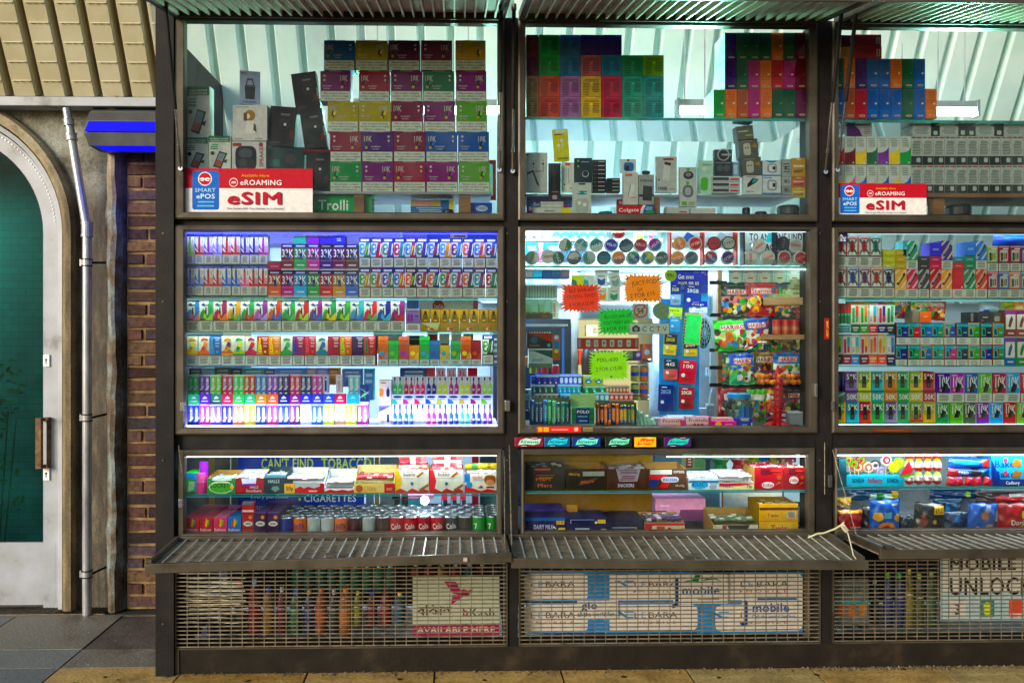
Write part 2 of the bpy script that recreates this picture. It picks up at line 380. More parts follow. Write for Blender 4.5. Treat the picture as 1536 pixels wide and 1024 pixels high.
M['render2'] = rendmat('pale_moulding', [(.3, '6c5e40'), (.5, 'a89a78'), (.75, 'c8c2ac')], [(.3, '4e4230'), (.5, '7a6a4a'), (.65, '96845e'), (.8, 'b8ae96')])
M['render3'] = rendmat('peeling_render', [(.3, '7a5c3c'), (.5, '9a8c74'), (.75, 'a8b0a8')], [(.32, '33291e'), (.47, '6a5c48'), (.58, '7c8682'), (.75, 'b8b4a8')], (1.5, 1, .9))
xc, zc, pk = X(-91, S), Z(348, 0, S), (D+S)/F
def path(r, y, nb=8, amax=150):
    pts = [(xc+r*pk, y, z) for z in [0+zc*i/nb for i in range(nb)]]
    pts += [(xc+r*pk*math.cos(RAD(a)), y, zc+r*pk*math.sin(RAD(a))) for a in range(0, amax, 5)]
    return pts
def strip(pm, prof, m=0, c='w'):
    """prof: list of (radius px, y)"""
    L = [path(r, y) for r, y in prof]
    for j in range(len(L)-1):
        for i in range(len(L[0])-1): pm.poly([L[j][i], L[j+1][i], L[j+1][i+1], L[j][i+1]], c, m)
pm = PM(('render',))
A = path(199, S+.03); Bq = [(X(190, S), S+.03, p[2]) for p in A[:8]]+[(min(X(190, S), xc+900*pk*math.cos(RAD(a))) if a < 78 else xc+900*pk*math.cos(RAD(a)), S+.03, max(zc, zc+900*pk*math.sin(RAD(a))) if a > 0 else zc) for a in range(0, 150, 5)]
for i in range(len(A)-1): pm.poly([A[i], Bq[i], Bq[i+1], A[i+1]])
pm.box(X(186, S)-.24, X(190, S), S+.031, S+.6, 0, 4.8)
struct(pm, 'rendered_wall')
pm = PM(('render2', 'render')); strip(pm, [(181, S+.06), (183, S-.03), (189, S-.045), (196, S-.04), (200, S-.01), (201, S+.04)])
tag(pm.build('arch_moulding', smooth=True), 'crumbling pale moulding curved around the arched doorway', 'moulding')
pm = PM(('render3',)); xx = [X(a, S) for a in (160, 163, 168, 174, 180, 186, 190)]; yy = [S+.02, S-.03, S-.06, S-.075, S-.07, S-.03, S+.02]; zs = [i*.12 for i in range(27)]
for i in range(6):
    for j in range(26):
        w_ = lambda k, q: (xx[k]+.006*math.sin(q*7+k)+.004*math.sin(q*23), yy[k]+.004*math.sin(q*17+k*2), q)
        pm.poly([w_(i, zs[j]), w_(i+1, zs[j]), w_(i+1, zs[j+1]), w_(i, zs[j+1])])
tag(pm.build('wall_pilaster', smooth=True), 'peeling rounded render pilaster between downpipe and bricks', 'pilaster')
# ---- brick pier: real bricks laid in mortar
M['brick'] = printed('weathered_brick', .85, bump=.6, lo=.35)
M['mortar'] = solid('lime_mortar', [(.3, '54462c'), (.55, '8a7046'), (.75, 'a09070')], 14, .95, 0, bump=.6)
pm = PM(('mortar', 'brick')); bx0, bx1 = X(191, S), X(300, S); pm.box(bx0, bx1, S, S+.4, 0, Z(150, 200, S), m=0)
rs = random.Random(5); z = .012; r_ = 0
bc = ['6c4c40', '745044', '80604e', '5c484a', '4e484e', '86684c', '6c4840', '5c444c', '907050', '5e4c54', '6c5048']
while z < Z(160, 200, S):
    hh = .0615+.006*rs.random(); x = bx0+.004 if r_ % 2 else bx0+.004; k = 0
    while x < bx1:
        full = (r_ % 2 == 0 or rs.random() < .25) if k == 0 else (r_ % 2 == 1) or k > 1
        L = (.205 if full else .1)+rs.uniform(-.02, .02); c = dk(bc[rs.randrange(len(bc))], rs.uniform(.3, .85)); y0 = S-.006-.01*rs.random()
        x1 = min(x+L, bx1); e = .004
        kk = len(pm.v); V = []
        for (a, b_) in ((x, z), (x1, z), (x1, z+hh), (x, z+hh)): V.append((a+rs.uniform(-e, e), S+.004, b_+rs.uniform(-e, e)))
        for (a, b_) in ((x+.005, z+.005), (x1-.005, z+.005), (x1-.005, z+hh-.005), (x+.005, z+hh-.005)): V.append((a+rs.uniform(-e, e), y0, b_+rs.uniform(-e, e)))
        pm.mesh(V, [(4, 5, 6, 7), (0, 1, 5, 4), (1, 2, 6, 5), (2, 3, 7, 6), (3, 0, 4, 7)], c, 1); x = x1+.013; k += 1
    z += hh+.0135; r_ += 1
tag(pm.build('brick_pier'), 'weathered brown brick pier beside the dark kiosk post', 'brick pier')
# ---- arched door
M['doorpaint'] = solid('white_painted_steel', [(.28, '62645f'), (.42, '9a9ea2'), (.75, 'b4bac6')], 4, .45, .0, bump=.05, bscale=60)
M['ruststain'] = solid('rust_stain', [(.3, '9a5a24'), (.7, 'c89a68')], 20, .8)
M['rust'] = solid('rusty_handle', [(.3, '3a2a1c'), (.6, '7a5838'), (.8, '9a7c58')], 25, .6, .4)
M['tealglass'] = glass('dark_teal_glass', '58b4b0', refl=.12, rough=.35, dirt=.08, dcol='1a5c58')
door = empty('arched_door', 'white steel framed arched door with dark teal glass', 'door', (xc+130*pk, S, 0))
def kid(pm, name, par, **k):
    o = pm.build(name, **k); o.parent = par; o.matrix_parent_inverse = Matrix.Translation(-par.location) if par.type == 'EMPTY' and par.parent is None else Matrix()
    return o
pm = PM(('doorpaint', 'dark')); strip(pm, [(173, S+.07), (173, S+.0), (180, S-.01), (180.5, S+.06)]); kid(pm, 'door_frame', door)
pm = PM(('dark',)); strip(pm, [(170, S+.075), (174, S+.075)]); kid(pm, 'door_seal', door)
pm = PM(('doorpaint',)); strip(pm, [(147, S+.06), (147.3, S+.035), (170.5, S+.03), (171, S+.07)])
zk = Z(815, 30, S); pm.box(X(-700, S), X(80, S), S+.03, S+.06, .02, zk); leaf = kid(pm, 'door_leaf', door)
pm = PM(('chrome',))
for a in range(6, 90, 2): pm.bar((xc+166*pk*math.cos(RAD(a)), S+.029, zc+166*pk*math.sin(RAD(a))), (xc+166*pk*math.cos(RAD(a)), S+.025, zc+166*pk*math.sin(RAD(a))), .0035, n=6)
kid(pm, 'rivets', door)
pm = PM(('tealglass',)); A = path(148, S+.05)
A = [(p[0], p[1], max(p[2], zk)) for p in A]
for i in range(len(A)-1): pm.poly([A[i], (X(-700, S), S+.05, A[i][2]), (X(-700, S), S+.05, A[i+1][2]), A[i+1]] if i < 26 else [A[i], A[i], A[i+1]])
pm2 = PM(('tealglass',)); pm2.poly([(X(-500, S), S+.05, zk)]+[p for p in A if p[2] > zk-.001][1:]); kid(pm2, 'door_glass', door)
pm = PM(('rust',)); hx0, hx1 = X(57, S), X(66, S); z0, z1 = Z(702, 60, S), Z(626, 60, S)
pm.box(hx0, hx1, S-.035, S-.01, z0, z1); pm.box(hx0, X(73, S), S-.01, S+.031, z0, z0+.02); pm.box(hx0, X(73, S), S-.01, S+.031, z1-.02, z1); pm.box(X(67, S), X(73, S), S+.02, S+.031, z0, z1)
kid(pm, 'door_handle', door, bevel=.003)
for py in (541, 712):
    pm = PM(('plastic',)); zz = Z(py, 66, S); pm.box(X(62, S), X(71, S), S+.022, S+.031, zz-.036, zz+.036, 'w'); pm.face(X(62, S), zz-.036, X(71, S)-X(62, S), .072, S+.0215)
    pm.draw([('d', .5, .58, .2, 'k'), ('r', .42, .25, .58, .55, 'k')]); kid(pm, 'keyhole_plate', door)
# shapes added behind the door glass to stand in for its reflections
M['refltile'] = None
def tilemat():
    m, nt, b = newmat('reflected_teal_tiles'); t = ND(nt, 'ShaderNodeTexBrick'); t.inputs['Color1'].default_value = C('30b0b0'); t.inputs['Color2'].default_value = C('24a0a2'); t.inputs['Mortar'].default_value = C('1a8488')
    t.inputs['Scale'].default_value = 5; t.inputs['Mortar Size'].default_value = .012; gp = ND(nt, 'ShaderNodeNewGeometry'); sx = ND(nt, 'ShaderNodeSeparateXYZ'); cx = ND(nt, 'ShaderNodeCombineXYZ')
    nt.links.new(gp.outputs['Position'], sx.inputs[0]); nt.links.new(sx.outputs['X'], cx.inputs['X']); nt.links.new(sx.outputs['Z'], cx.inputs['Y']); nt.links.new(cx.outputs[0], t.inputs['Vector'])
    nt.links.new(t.outputs['Color'], b.inputs['Base Color']); b.inputs['Roughness'].default_value = .3; return m
M['refltile'] = tilemat()
pm = PM(('refltile',)); pm.poly([(-8, S+.7, 0), (-1.9, S+.7, 0), (-1.9, S+.7, 4.5), (-8, S+.7, 4.5)]); pm.poly([(-1.95, S+.12, 0), (-1.95, S+.12, 4.5), (-1.95, S+.7, 4.5), (-1.95, S+.7, 0)]); struct(pm, 'reflected_tiles')
pm = PM(('plastic',)); rs = random.Random(11)
for i in range(170):
    t = rs.random(); bx = X(-40+55*rs.random()+18*math.sin(t*9), S+.4); bz = Z(540+230*t, 20, S+.4); a = rs.uniform(0, 6.28); L = rs.uniform(.015, .035)
    dx, dz = math.cos(a)*L, math.sin(a)*L; px, pz = -dz*.35, dx*.35; y = S+.4+rs.uniform(-.08, .08)
    pm.poly([(bx-dx, y, bz-dz), (bx+px, y-.01, bz+pz), (bx+dx, y, bz+dz), (bx-px, y+.01, bz-pz)], ['2fae50', '1c8a44', '52cc62'][rs.randrange(3)])
for i in range(6): pm.bar((X(-30+i*6, S+.4), S+.4, 0), (X(-36+i*12, S+.4), S+.4, Z(560+i*14, 20, S+.4)), .005, '2a6a3a', n=5)
tag(pm.build('leaf_reflection'), 'green leaf shapes standing in for a reflection in the teal door glass', 'leaf reflection')
# ---- downpipe
M['pipe'] = solid('grey_pipe_paint', [(.25, '6c6e72'), (.5, 'a4a6aa'), (.75, 'cccdd0')], 12, .3, .35, stretch=(1, 1, .3), bump=.05)
yp = S-.1; pr_ = .026
dp = empty('downpipe', 'grey metal downpipe running down the stained wall beside the door', 'downpipe', (X(130, yp), yp, 0))
def P3(px, py, y): return wp(px, py, y)
pb = P3(130.5, 910, yp); pj = P3(130.5, 345, yp); pt = P3(100, 163, yp); pb.z = .0
pm = PM(('pipe',)); pm.bar(pb, pj, pr_, n=18); kid(pm, 'pipe', dp, smooth=False)
pm = PM(('pipe',)); pm.bar(pj, pt, pr_*.95, n=18); kid(pm, 'pipe', dp)
def along(a, b, t): return a+(b-a)*t
for a, b, r in ((pj+Vector((0, 0, -.04)), pj+Vector((0, 0, .045)), 1.22), (along(pj, pt, .74), along(pj, pt, .79), 1.2), (along(pj, pt, .86), along(pj, pt, .91), 1.18)):
    pm = PM(('pipe',)); pm.bar(a, b, pr_*r, n=18); d = (b-a)*.15; pm.bar(a-d*.2, a+d, pr_*r*1.08, n=18); pm.bar(b-d, b+d*.2, pr_*r*1.08, n=18); kid(pm, 'pipe_collar', dp)
for py in (394, 626, 860):
    z = Z(py, 130, yp); pm = PM(('dark',)); xcn = pb.x
    pm.bar((xcn, yp, z+.016), (xcn, yp, z+.022), pr_*1.25, n=18); pm.bar((xcn, yp, z-.022), (xcn, yp, z-.016), pr_*1.25, n=18)
    pm.mats.append('pipe'); pm.bar((xcn, yp, z-.016), (xcn, yp, z+.016), pr_*1.15, n=18, m=1)
    pm.box(xcn-.042, xcn-.026, yp-.006, yp+.006, z-.02, z+.02, m=1); pm.bar((xcn+.03, yp, z), (xcn+.075, S+.03, z+.012), .007, n=8, m=0); kid(pm, 'pipe_bracket', dp)
# ---- corrugated canopy ceiling
M['corr'] = solid('cream_corrugated_sheet', [(.25, 'a89c74'), (.5, 'c0b894'), (.75, 'ccc8ac')], 2.4, .45, .0, bump=.04, bscale=40)
M['corrlit'] = solid('teal_lit_corrugated_sheet', [(.25, 'bcdcd4'), (.5, 'd4ece6'), (.75, 'e4f4f0')], 2.4, .45, .0)  # same sheet as outside, teal lamp light mixed into its colour
T62 = 1.89
def corr(name, xa, xb, zb, zt, seams, mat):
    y_at = lambda z: .98-(z-Z(145, 100, S))/T62
    M.setdefault('corrdirtshade', solid('dirty_shaded_corrugation', [(.3, '786844'), (.7, 'a08f68')], 5, .7)); pm = PM((mat, 'corrdirtshade' if seams else mat)); per = .178; n = int((xb-xa)/per)+1; nrm = Vector((0, -T62, -1)).normalized()  # groove floors: brown dirt plus shade painted into the colour
    zz = [zb+(zt-zb)*i/4 for i in range(5)]
    for i in range(n):
        x = xa+i*per
        prof = [(0, 0), (.122, 0), (.132, .012), (.136, .06), (.166, .06), (.1705, .012), (.178, 0)]
        for j in range(len(prof)-1):
            (a, da), (b, db) = prof[j], prof[j+1]
            for q in range(4):
                p = []
                for (u, d), z in (((a, da), zz[q]), ((b, db), zz[q]), ((b, db), zz[q+1]), ((a, da), zz[q+1])):
                    p.append((x+u, y_at(z)-nrm.y*d, z-nrm.z*d))
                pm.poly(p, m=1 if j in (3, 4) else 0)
        if seams:
            z = zb+.08
            while z < zt:
                q = Vector((x, y_at(z), z)); t = Vector((0, 1/T62, -1)).normalized()*-1
                a = q+nrm*.006; pm.poly([a+Vector((.006, 0, 0)), a+Vector((.118, 0, 0)), a+Vector((.118, 0, 0))+t*.006-nrm*.006, a+Vector((.006, 0, 0))+t*.006-nrm*.006]); pm.poly([a+Vector((.006, 0, 0)), a+Vector((.118, 0, 0)), q+Vector((.118, 0, 0)), q+Vector((.006, 0, 0))])
                for u in (.022, .062, .102): c = q+Vector((u, 0, 0)); pm.bar(c, c+nrm*.01, .0035, n=6)
                z += .098
    return struct(pm, name)
zc0 = Z(146, 100, S)
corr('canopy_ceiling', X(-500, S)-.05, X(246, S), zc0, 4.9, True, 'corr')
corr('shop_ceiling', X(246, S)+.01, 4.6, 1.9, 4.9, False, 'corrlit')
pm = PM(('doorpaint',)); pm.box(X(-500, S), X(250, S), .88, .99, Z(159, 100, .88), Z(145, 100, .88))
tag(pm.build('fascia_beam', bevel=.004), 'grey painted beam closing the foot of the corrugated canopy', 'beam')
# ---- blue lit lamp housing on the wall
yl = .62; lamp = empty('wall_light', 'grey angular wall light glowing with two blue strips', 'wall light', (X(180, yl), yl, Z(195, 180, yl)))
lx0, lx1 = X(129, yl), X(262, yl)
prof = [(140, .97, 164), (134, .72, 169), (129, yl, 181), (126, yl-.02, 200), (133, yl, 219), (150, .72, 228), (160, .97, 230)]
pts = [(y, Z(p, 180, y)) for x_, y, p in prof]
lxs = [X(x_, y) for x_, y, p in prof]
pm = PM(('casing',)); M['casing'] = solid('grey_lamp_casing', [(.3, '3c3f42'), (.7, '5c6064')], 8, .5, .3)
M['bluelit'] = emit('lit_blue_panel', '0808ff', 1.0)
for i in range(len(pts)-1): (a, b), (c, d) = pts[i], pts[i+1]; pm.poly([(lxs[i], a, b), (lx1, a, b), (lx1, c, d), (lxs[i+1], c, d)])
pm.poly([(lxs[i], a, b) for i, (a, b) in enumerate(pts)]); kid(pm, 'casing', lamp)
for pa, pb_, ya, yb in ((182.5, 198, yl-.004, yl-.022), (219, 227.5, yl-.003, .7)):
    pm = PM(('bluelit',)); za, zb = Z(pa, 180, ya), Z(pb_, 180, yb); pm.poly([(X(134, yl) if pa < 200 else X(141, yl), ya-.006, za), (lx1, ya-.006, za), (lx1, yb-.006, zb), (X(130, yl) if pa < 200 else X(152, yl), yb-.006, zb)]); kid(pm, 'lit_panel', lamp)
# ---- the way behind the kiosk
pm = PM(('corrlit',)); M['backwall'] = solid('pale_shop_wall', [(.3, '9fb4b8'), (.6, 'c8d8d8'), (.8, 'dfe9e6')], 1.5, .6)
pm = PM(('backwall', 'dark')); y = 1.75; pm.poly([(X(246), y, 0), (4.6, y, 0), (4.6, y, 2.5), (X(246), y, 2.5)]); pm.poly([(X(246), .12, .02), (4.6, .12, .02), (4.6, y, .02), (X(246), y, .02)])
struct(pm, 'shop_wall')
# ================================================================ THE KIOSK
kx = empty('kiosk', 'dark steel kiosk with three bays of glazed shelves lit from within', 'kiosk', (0, 0, 0))
def kk(pm, name, par=None, **k): o = pm.build(name, **k); o.parent = par or kx; return o
bays = [dict(x=(263, 756), g=(278, 746)), dict(x=(777, 1224), g=(788, 1212)), dict(x=(1246, 1722), g=(1256, 1708))]
HT = 3.26
# posts
for a, b, y0, y1 in ((237, 264, -.035, .12), (756.5, 777, -.005, .2), (1223.5, 1247, -.005, .2), (1722, 1745, -.035, .12)):
    pm = PM(('dark', 'frame')); pm.box(X(a), X(b), y0, y1, 0, 3.9 if a in (237, 1722) else HT)
    for py in (350, 452, 690, 935): c = wp((a+b)/2-6, py, y0); pm.bar(c, c-Vector((0, .004, 0)), .005, m=1, n=8)
    kk(pm, 'post')
pm = PM(('dark',)); pm.box(X(240), X(250), .12, 1.0, 0, 3.2); kk(pm, 'side_panel')
zb = lambda py: Z(py, 700)
# rails that run the full width between the windows
for pa, pb, y0 in ((324.5, 338, .012), (651, 672, .004)):
    for b in bays:
        pm = PM(('dark',)); pm.box(X(b['x'][0]), X(b['x'][1]), y0, .05, zb(pb)-.01, zb(pa)+.02); kk(pm, 'rail')
pm = PM(('plinth', 'frame')); pm.box(X(262), X(1724), -.01, .12, 0, zb(968)); pm.box(X(262), X(270), -.016, .1, 0, zb(968)-.002, m=1)
kk(pm, 'plinth')
M['debris'] = solid('swept_dirt', [(.3, '4a4232'), (.7, '8a7c5c')], 40, .95)
pm = PM(('debris',)); rs = random.Random(8)
for i in range(800):
    x = rs.uniform(X(270), X(1700)) if rs.random() < .5 else X(1390)+rs.gauss(0, .35); s_ = rs.uniform(.003, .012); y = -.012-rs.random()**2*.04; z = .001
    V = [(x+rs.uniform(-s_, s_), y+rs.uniform(-s_, s_), z), (x+s_, y, z), (x, y-s_, z), (x+rs.uniform(-s_, s_)*.3, y, z+s_*rs.uniform(.3, 1.1))]; pm.mesh(V, [(0, 2, 3), (2, 1, 3), (1, 0, 3)])
tag(pm.build('dirt'), 'loose dirt swept along the foot of the kiosk', 'dirt', None, 'stuff')
# windows
def window(bx, gx, pt, pgt, pgb, pb, name='window_frame', y0=-.02, mat='frame'):
    xa, xb, ga, gb = X(bx[0]), X(bx[1]), X(gx[0]), X(gx[1]); zt, zgt, zgb, zbm = zb(pt), zb(pgt), zb(pgb), zb(pb)
    pm = PM((mat, 'chrome'))
    # mitred bars, each with a raised outer rib and an inner step to the glass
    def loop(x0, z0, x1, z1, X0, Z0, X1, Z1, ya, yb, m=0):
        o = [(x0, ya, z0), (x1, ya, z0), (x1, ya, z1), (x0, ya, z1)]; i = [(X0, yb, Z0), (X1, yb, Z0), (X1, yb, Z1), (X0, yb, Z1)]
        for a in range(4): b = (a+1) % 4; pm.poly([o[a], o[b], i[b], i[a]], m=m)
    e = .004
    loop(xa, zbm, xb, zt, xa, zbm, xb, zt, .03, y0)
    loop(xa, zbm, xb, zt, xa+e*2, zbm+e*2, xb-e*2, zt-e*2, y0, y0-.004)
    loop(xa+e*2, zbm+e*2, xb-e*2, zt-e*2, ga-e, zgb-e, gb+e, zgt+e, y0-.004, y0-.002)
    loop(ga-e, zgb-e, gb+e, zgt+e, ga, zgb, gb, zgt, y0-.002, y0+.006)
    loop(ga, zgb, gb, zgt, ga, zgb, gb, zgt, y0+.006, .03)
    f = kk(pm, name)
    pm = PM(('glass',)); pm.poly([(ga, .012, zgb), (gb, .012, zgb), (gb, .012, zgt), (ga, .012, zgt)]); kk(pm, 'pane', f)
    return f
for i, b in enumerate(bays):
    dy = 0 if i != 1 else 0
    window(b['x'], b['g'], 29, 37, 320, 331, y0=-.02)
    window(b['x'], b['g'], 340, 348 if i != 1 else 345, 639 if i != 1 else 640, 650, y0=-.02)
    window((b['x'][0]+5, b['x'][1]-3), (b['g'][0]-1, b['g'][1]-1), 673, 682.5, 797, 806, y0=-.012)
# glass shelves
def shelf(i, py, y0=.035, y1=.36, edge='edge', th=.006, xr=None):
    g_ = bays[i]['g'] if xr is None else xr; xa, xb = X(g_[0])-.01, X(g_[1])+.01; z = Z(py, 400 if i == 0 else (1000 if i == 1 else 1400), y0)
    pm = PM(('gshelf', edge)); 
    for zz in (z, z-th): pm.poly([(xa, y0, zz), (xb, y0, zz), (xb, y1, zz), (xa, y1, zz)])
    pm.poly([(xa, y0, z-th), (xb, y0, z-th), (xb, y0, z), (xa, y0, z)], m=1); kk(pm, 'glass_shelf'); return z
def board(i, py, y0, y1, th=.012, mat='wood', xr=None, name='shelf_board'):
    g_ = bays[i]['g'] if xr is None else xr; z = Z(py, sum(g_)/2, y0); pm = PM((mat,)); pm.box(X(g_[0])-.01, X(g_[1])+.01, y0, y1, z-th, z); kk(pm, name); return z
sz = {}
sz['a_top'] = board(0, 287.5, .06, .4, .012, 'doorpaint', (470, 735)); sz['a1'] = shelf(0, 445.5); sz['a2'] = shelf(0, 496.5); sz['a3'] = shelf(0, 547.5, edge='edgeb'); sz['a0'] = Z(640, 400, .05)
sz['b_top'] = shelf(1, 177, .045, .5, th=.014); sz['b_mid'] = board(1, 292, .075, .4, .011, 'doorpaint', (788, 1200)); sz['b1'] = shelf(1, 399, th=.01)
sz['c_top'] = shelf(2, 180.5, .045, .5, th=.014); sz['c_mid'] = board(2, 290, .05, .35, .02, 'wood'); sz['c1'] = shelf(2, 447); sz['c2'] = shelf(2, 548)
sz['a4'] = shelf(0, 740, edge='edge'); sz['b4'] = shelf(1, 735); sz['c4'] = shelf(2, 729)
board(0, 324, .04, .4, .012, 'dark'); board(1, 324, .04, .5, .012, 'dark'); board(2, 324, .04, .4, .012, 'dark')
for i in range(3):
    board(i, 641, .03, .5, .014, 'frame' if i == 1 else 'doorpaint', name='counter'); board(i, 809, .03, .9, .014, 'dark', name='shelf_base')
# timber blocks under the upper boards
for i, a, b, t, bt in ((0, 531, 546, 292, 322), (0, 688, 706, 293, 322), (1, 982, 990, 295, 322), (2, 1400, 1417, 297, 324)):
    pm = PM(('wood',)); p = wp(a, bt, .07); q = wp(b, t, .07); pm.box(p.x, q.x, .07, .12, p.z, q.z); kk(pm, 'timber_block')
# back lining of the two side bays so that light stays in the cases
M['lining'] = solid('case_lining', [(.3, 'b4c2c4'), (.7, 'dce6e6')], 3, .5)
# wire grilles with their frames
for i, b in enumerate(bays):
    pm = PM(('grid', 'frame')); xa, xb = X(b['x'][0]+2), X(b['x'][1]+4 if i < 2 else b['x'][1]); z0, z1 = zb(966), zb(845)
    n = 20; rs = random.Random(i)
    for k in range(n+1):
        z = z0+.004+(z1-z0)*k/n; pm.box(xa, xb, -.012, -.008, z-.0028, z+.0028)
    x = xa; 
    while x < xb: pm.box(x-.0018, x+.0018, -.008, -.004, z0, z1); x += .0541
    for u in (xa, xb): pm.box(u-.004, u+.004, -.016, -.002, z0-.004, z1, m=1)
    pm.box(xa, xb, -.016, -.002, z0-.008, z0-.001, m=1); kk(pm, 'wire_grille')
pm = PM(('dark',)); pm.box(X(262), X(1722), .95, .97, 0, zb(812)); kk(pm, 'back_panel'); 
for a in (766, 1236): pm = PM(('dark',)); pm.box(X(a)-.01, X(a)+.01, .2, .95, 0, zb(812)); kk(pm, 'divider')
# fold-down trays
def tray(xa_, xb_, zl, zr, d, name, barstep=.0545, tilt=0):
    """zl, zr: lip height left / right; hinge at the window foot"""
    xa, xb = X(xa_), X(xb_); zh = zb(801)
    fl = kk(PM(('frame',)), 'tray_flap') if False else None
    o = bpy.data.objects.new('tray_flap', None); COL.objects.link(o); o.parent = kx; o.location = ((xa+xb)/2, -.02, zh)
    def pt(u, v, w=0): # u along x 0..1, v out 0..1, w up
        z = zh*(1-v)+(zl*(1-u)+zr*u)*v; return (xa+(xb-xa)*u-o.location.x, -.03-d*v-o.location.y, z+w-o.location.z)
    def beam(u0, u1, v0, v1, h0, h1, pm, m=0):
        V = [pt(u0, v0, h0), pt(u1, v0, h0), pt(u1, v1, h0), pt(u0, v1, h0), pt(u0, v0, h1), pt(u1, v0, h1), pt(u1, v1, h1), pt(u0, v1, h1)]
        pm.mesh(V, [(0, 1, 2, 3), (7, 6, 5, 4), (0, 4, 5, 1), (1, 5, 6, 2), (2, 6, 7, 3), (3, 7, 4, 0)], 'w', m)
    pm = PM(('frame',)); W_ = xb-xa; e = .014/W_
    beam(0, 1, 0, .05, -.03, .008, pm); beam(-e*.6, 1+e*.6, .955, 1, -.042, .0, pm); beam(0, e*1.2, .05, .955, -.02, .012, pm); beam(1-e*1.2, 1, .05, .955, -.02, .012, pm); kk(pm, 'tray_frame', o, bevel=.002)
    pm = PM(('alu2',)); n = int(W_/barstep)
    for k in range(1, n): u = k/n; pm.bar(pt(u, .05, -.004), pt(u, .955, -.006), .0036, n=6)
    kk(pm, 'tray_bars', o)
    pm = PM(('grid',)); n = 26
    for k in range(1, n): v = .05+.905*k/n; pm.bar(pt(0, v, -.014), pt(1, v, -.014), .0018, n=4)
    kk(pm, 'tray_wires', o)
    pm = PM(('slat',)); beam(.003, .997, .05, .95, -.03, -.026, pm); kk(pm, 'tray_base', o)
    for u in ((.5,) if name != 'c' else (.03,)):
        pm = PM(('frame', 'chrome')); beam(u-.012, u+.012, .86, .96, .0, .014, pm)
        kk(pm, 'latch', o)
    return o
M['alu2'] = solid('steel_bars', [(.3, '989e9c'), (.7, 'ccd0c8')], 40, .4, .6)
lipz = lambda px, py, d: wp(px, py, -.03-d).z
tray(268, 757, lipz(230, 846, .4), lipz(757, 829, .4), .4, 'a')
tray(762, 1240, lipz(775, 838, .39), lipz(1290, 841, .39), .39, 'b')
tray(1262, 1722, lipz(1310, 825, .38), lipz(1536, 823, .38), .38, 'c')
M['awn2'] = solid('awning_rib', [(.3, 'b8ac90'), (.7, 'dcd2b8')], 9, .45, .2)
# awnings propped above the counters
for i, (a, b) in enumerate(((263, 757), (777, 1230), (1246, 1722))):
    xa, xb = X(a), X(b); zh = zb(31); o = bpy.data.objects.new('awning', None); COL.objects.link(o); o.parent = kx; o.location = ((xa+xb)/2, -.03, zh)
    L = .5; sl = -.09; f_ = lambda x, v, w: (x-o.location.x, -.005-L*v, sl*v*1.0+w)
    def bm(x0, x1, v0, v1, w0, w1, pm, m=0):
        V = [f_(x0, v0, w0), f_(x1, v0, w0), f_(x1, v1, w0), f_(x0, v1, w0), f_(x0, v0, w1), f_(x1, v0, w1), f_(x1, v1, w1), f_(x0, v1, w1)]
        pm.mesh(V, [(0, 1, 2, 3), (7, 6, 5, 4), (0, 4, 5, 1), (1, 5, 6, 2), (2, 6, 7, 3), (3, 7, 4, 0)], 'w', m)
    pm = PM(('frame',)); bm(xa, xb, 0, .03, -.012, .03, pm); bm(xa, xb, .97, 1, -.012, .03, pm); bm(xa, xa+.03, .03, .97, -.01, .03, pm); bm(xb-.03, xb, .03, .97, -.01, .03, pm); kk(pm, 'awning_frame', o, bevel=.002)
    pm = PM(('awn', 'awn2')); x = xa+.03
    bm(xa+.03, xb-.03, .03, .97, .022, .026, pm)
    while x < xb-.04: bm(x, x+.008, .03, .97, -.004, .021, pm, 1); x += .05
    kk(pm, 'awning_ribs', o)
    sides = [((271, 253), (249, 18), .38), ((749, 255), (752, 18), .5)] if i == 0 else ([((769, 257), (771, 20), .4), ((1238, 258), (1262, 22), .45)] if i == 1 else [((1256, 255), (1284, 28), .45)])
    for (p0, p1, split) in sides:
        A_ = wp(p0[0], p0[1], -.035); B_ = wp(p1[0], p1[1], -.25); 
        B_ = Vector((B_.x, B_.y, zh-.045)); A_ -= o.location; B_ -= o.location
        so = bpy.data.objects.new('gas_strut', None); COL.objects.link(so); so.parent = o
        m1 = A_+(B_-A_)*split; m0 = A_+(B_-A_)*.14
        pm = PM(('dark', 'chrome', 'frame')); pm.bar(m1, B_, .0095, n=12); pm.bar(A_, m1, .0058, n=10, m=1); pm.bar(m0-(B_-A_)*.015, m0+(B_-A_)*.015, .009, n=10, m=1); pm.bar(A_, m0, .0065, n=8, m=2)
        pm.bar(A_+Vector((0, .02, 0)), A_-Vector((0, .006, 0)), .011, n=10, m=1); pm.bar(B_, B_+Vector((0, 0, .03)), .012, n=8, m=2)
        bpy.data.objects.remove(so); kk(pm, 'gas_strut', o)
# lock latches on the window stiles
for px, py, w_, h_ in ((271, 603, 7, 13), (269, 748, 6, 12), (757, 600, 8, 16), (1246, 601, 5, 14), (1221, 575, 4, 20), (1241, 712, 6, 18)):
    a = wp(px, py, -.03); b = wp(px+w_, py+h_, -.03); pm = PM(('chrome',)); pm.box(a.x, b.x, -.042, -.024, b.z, a.z); kk(pm, 'latch', bevel=.002)
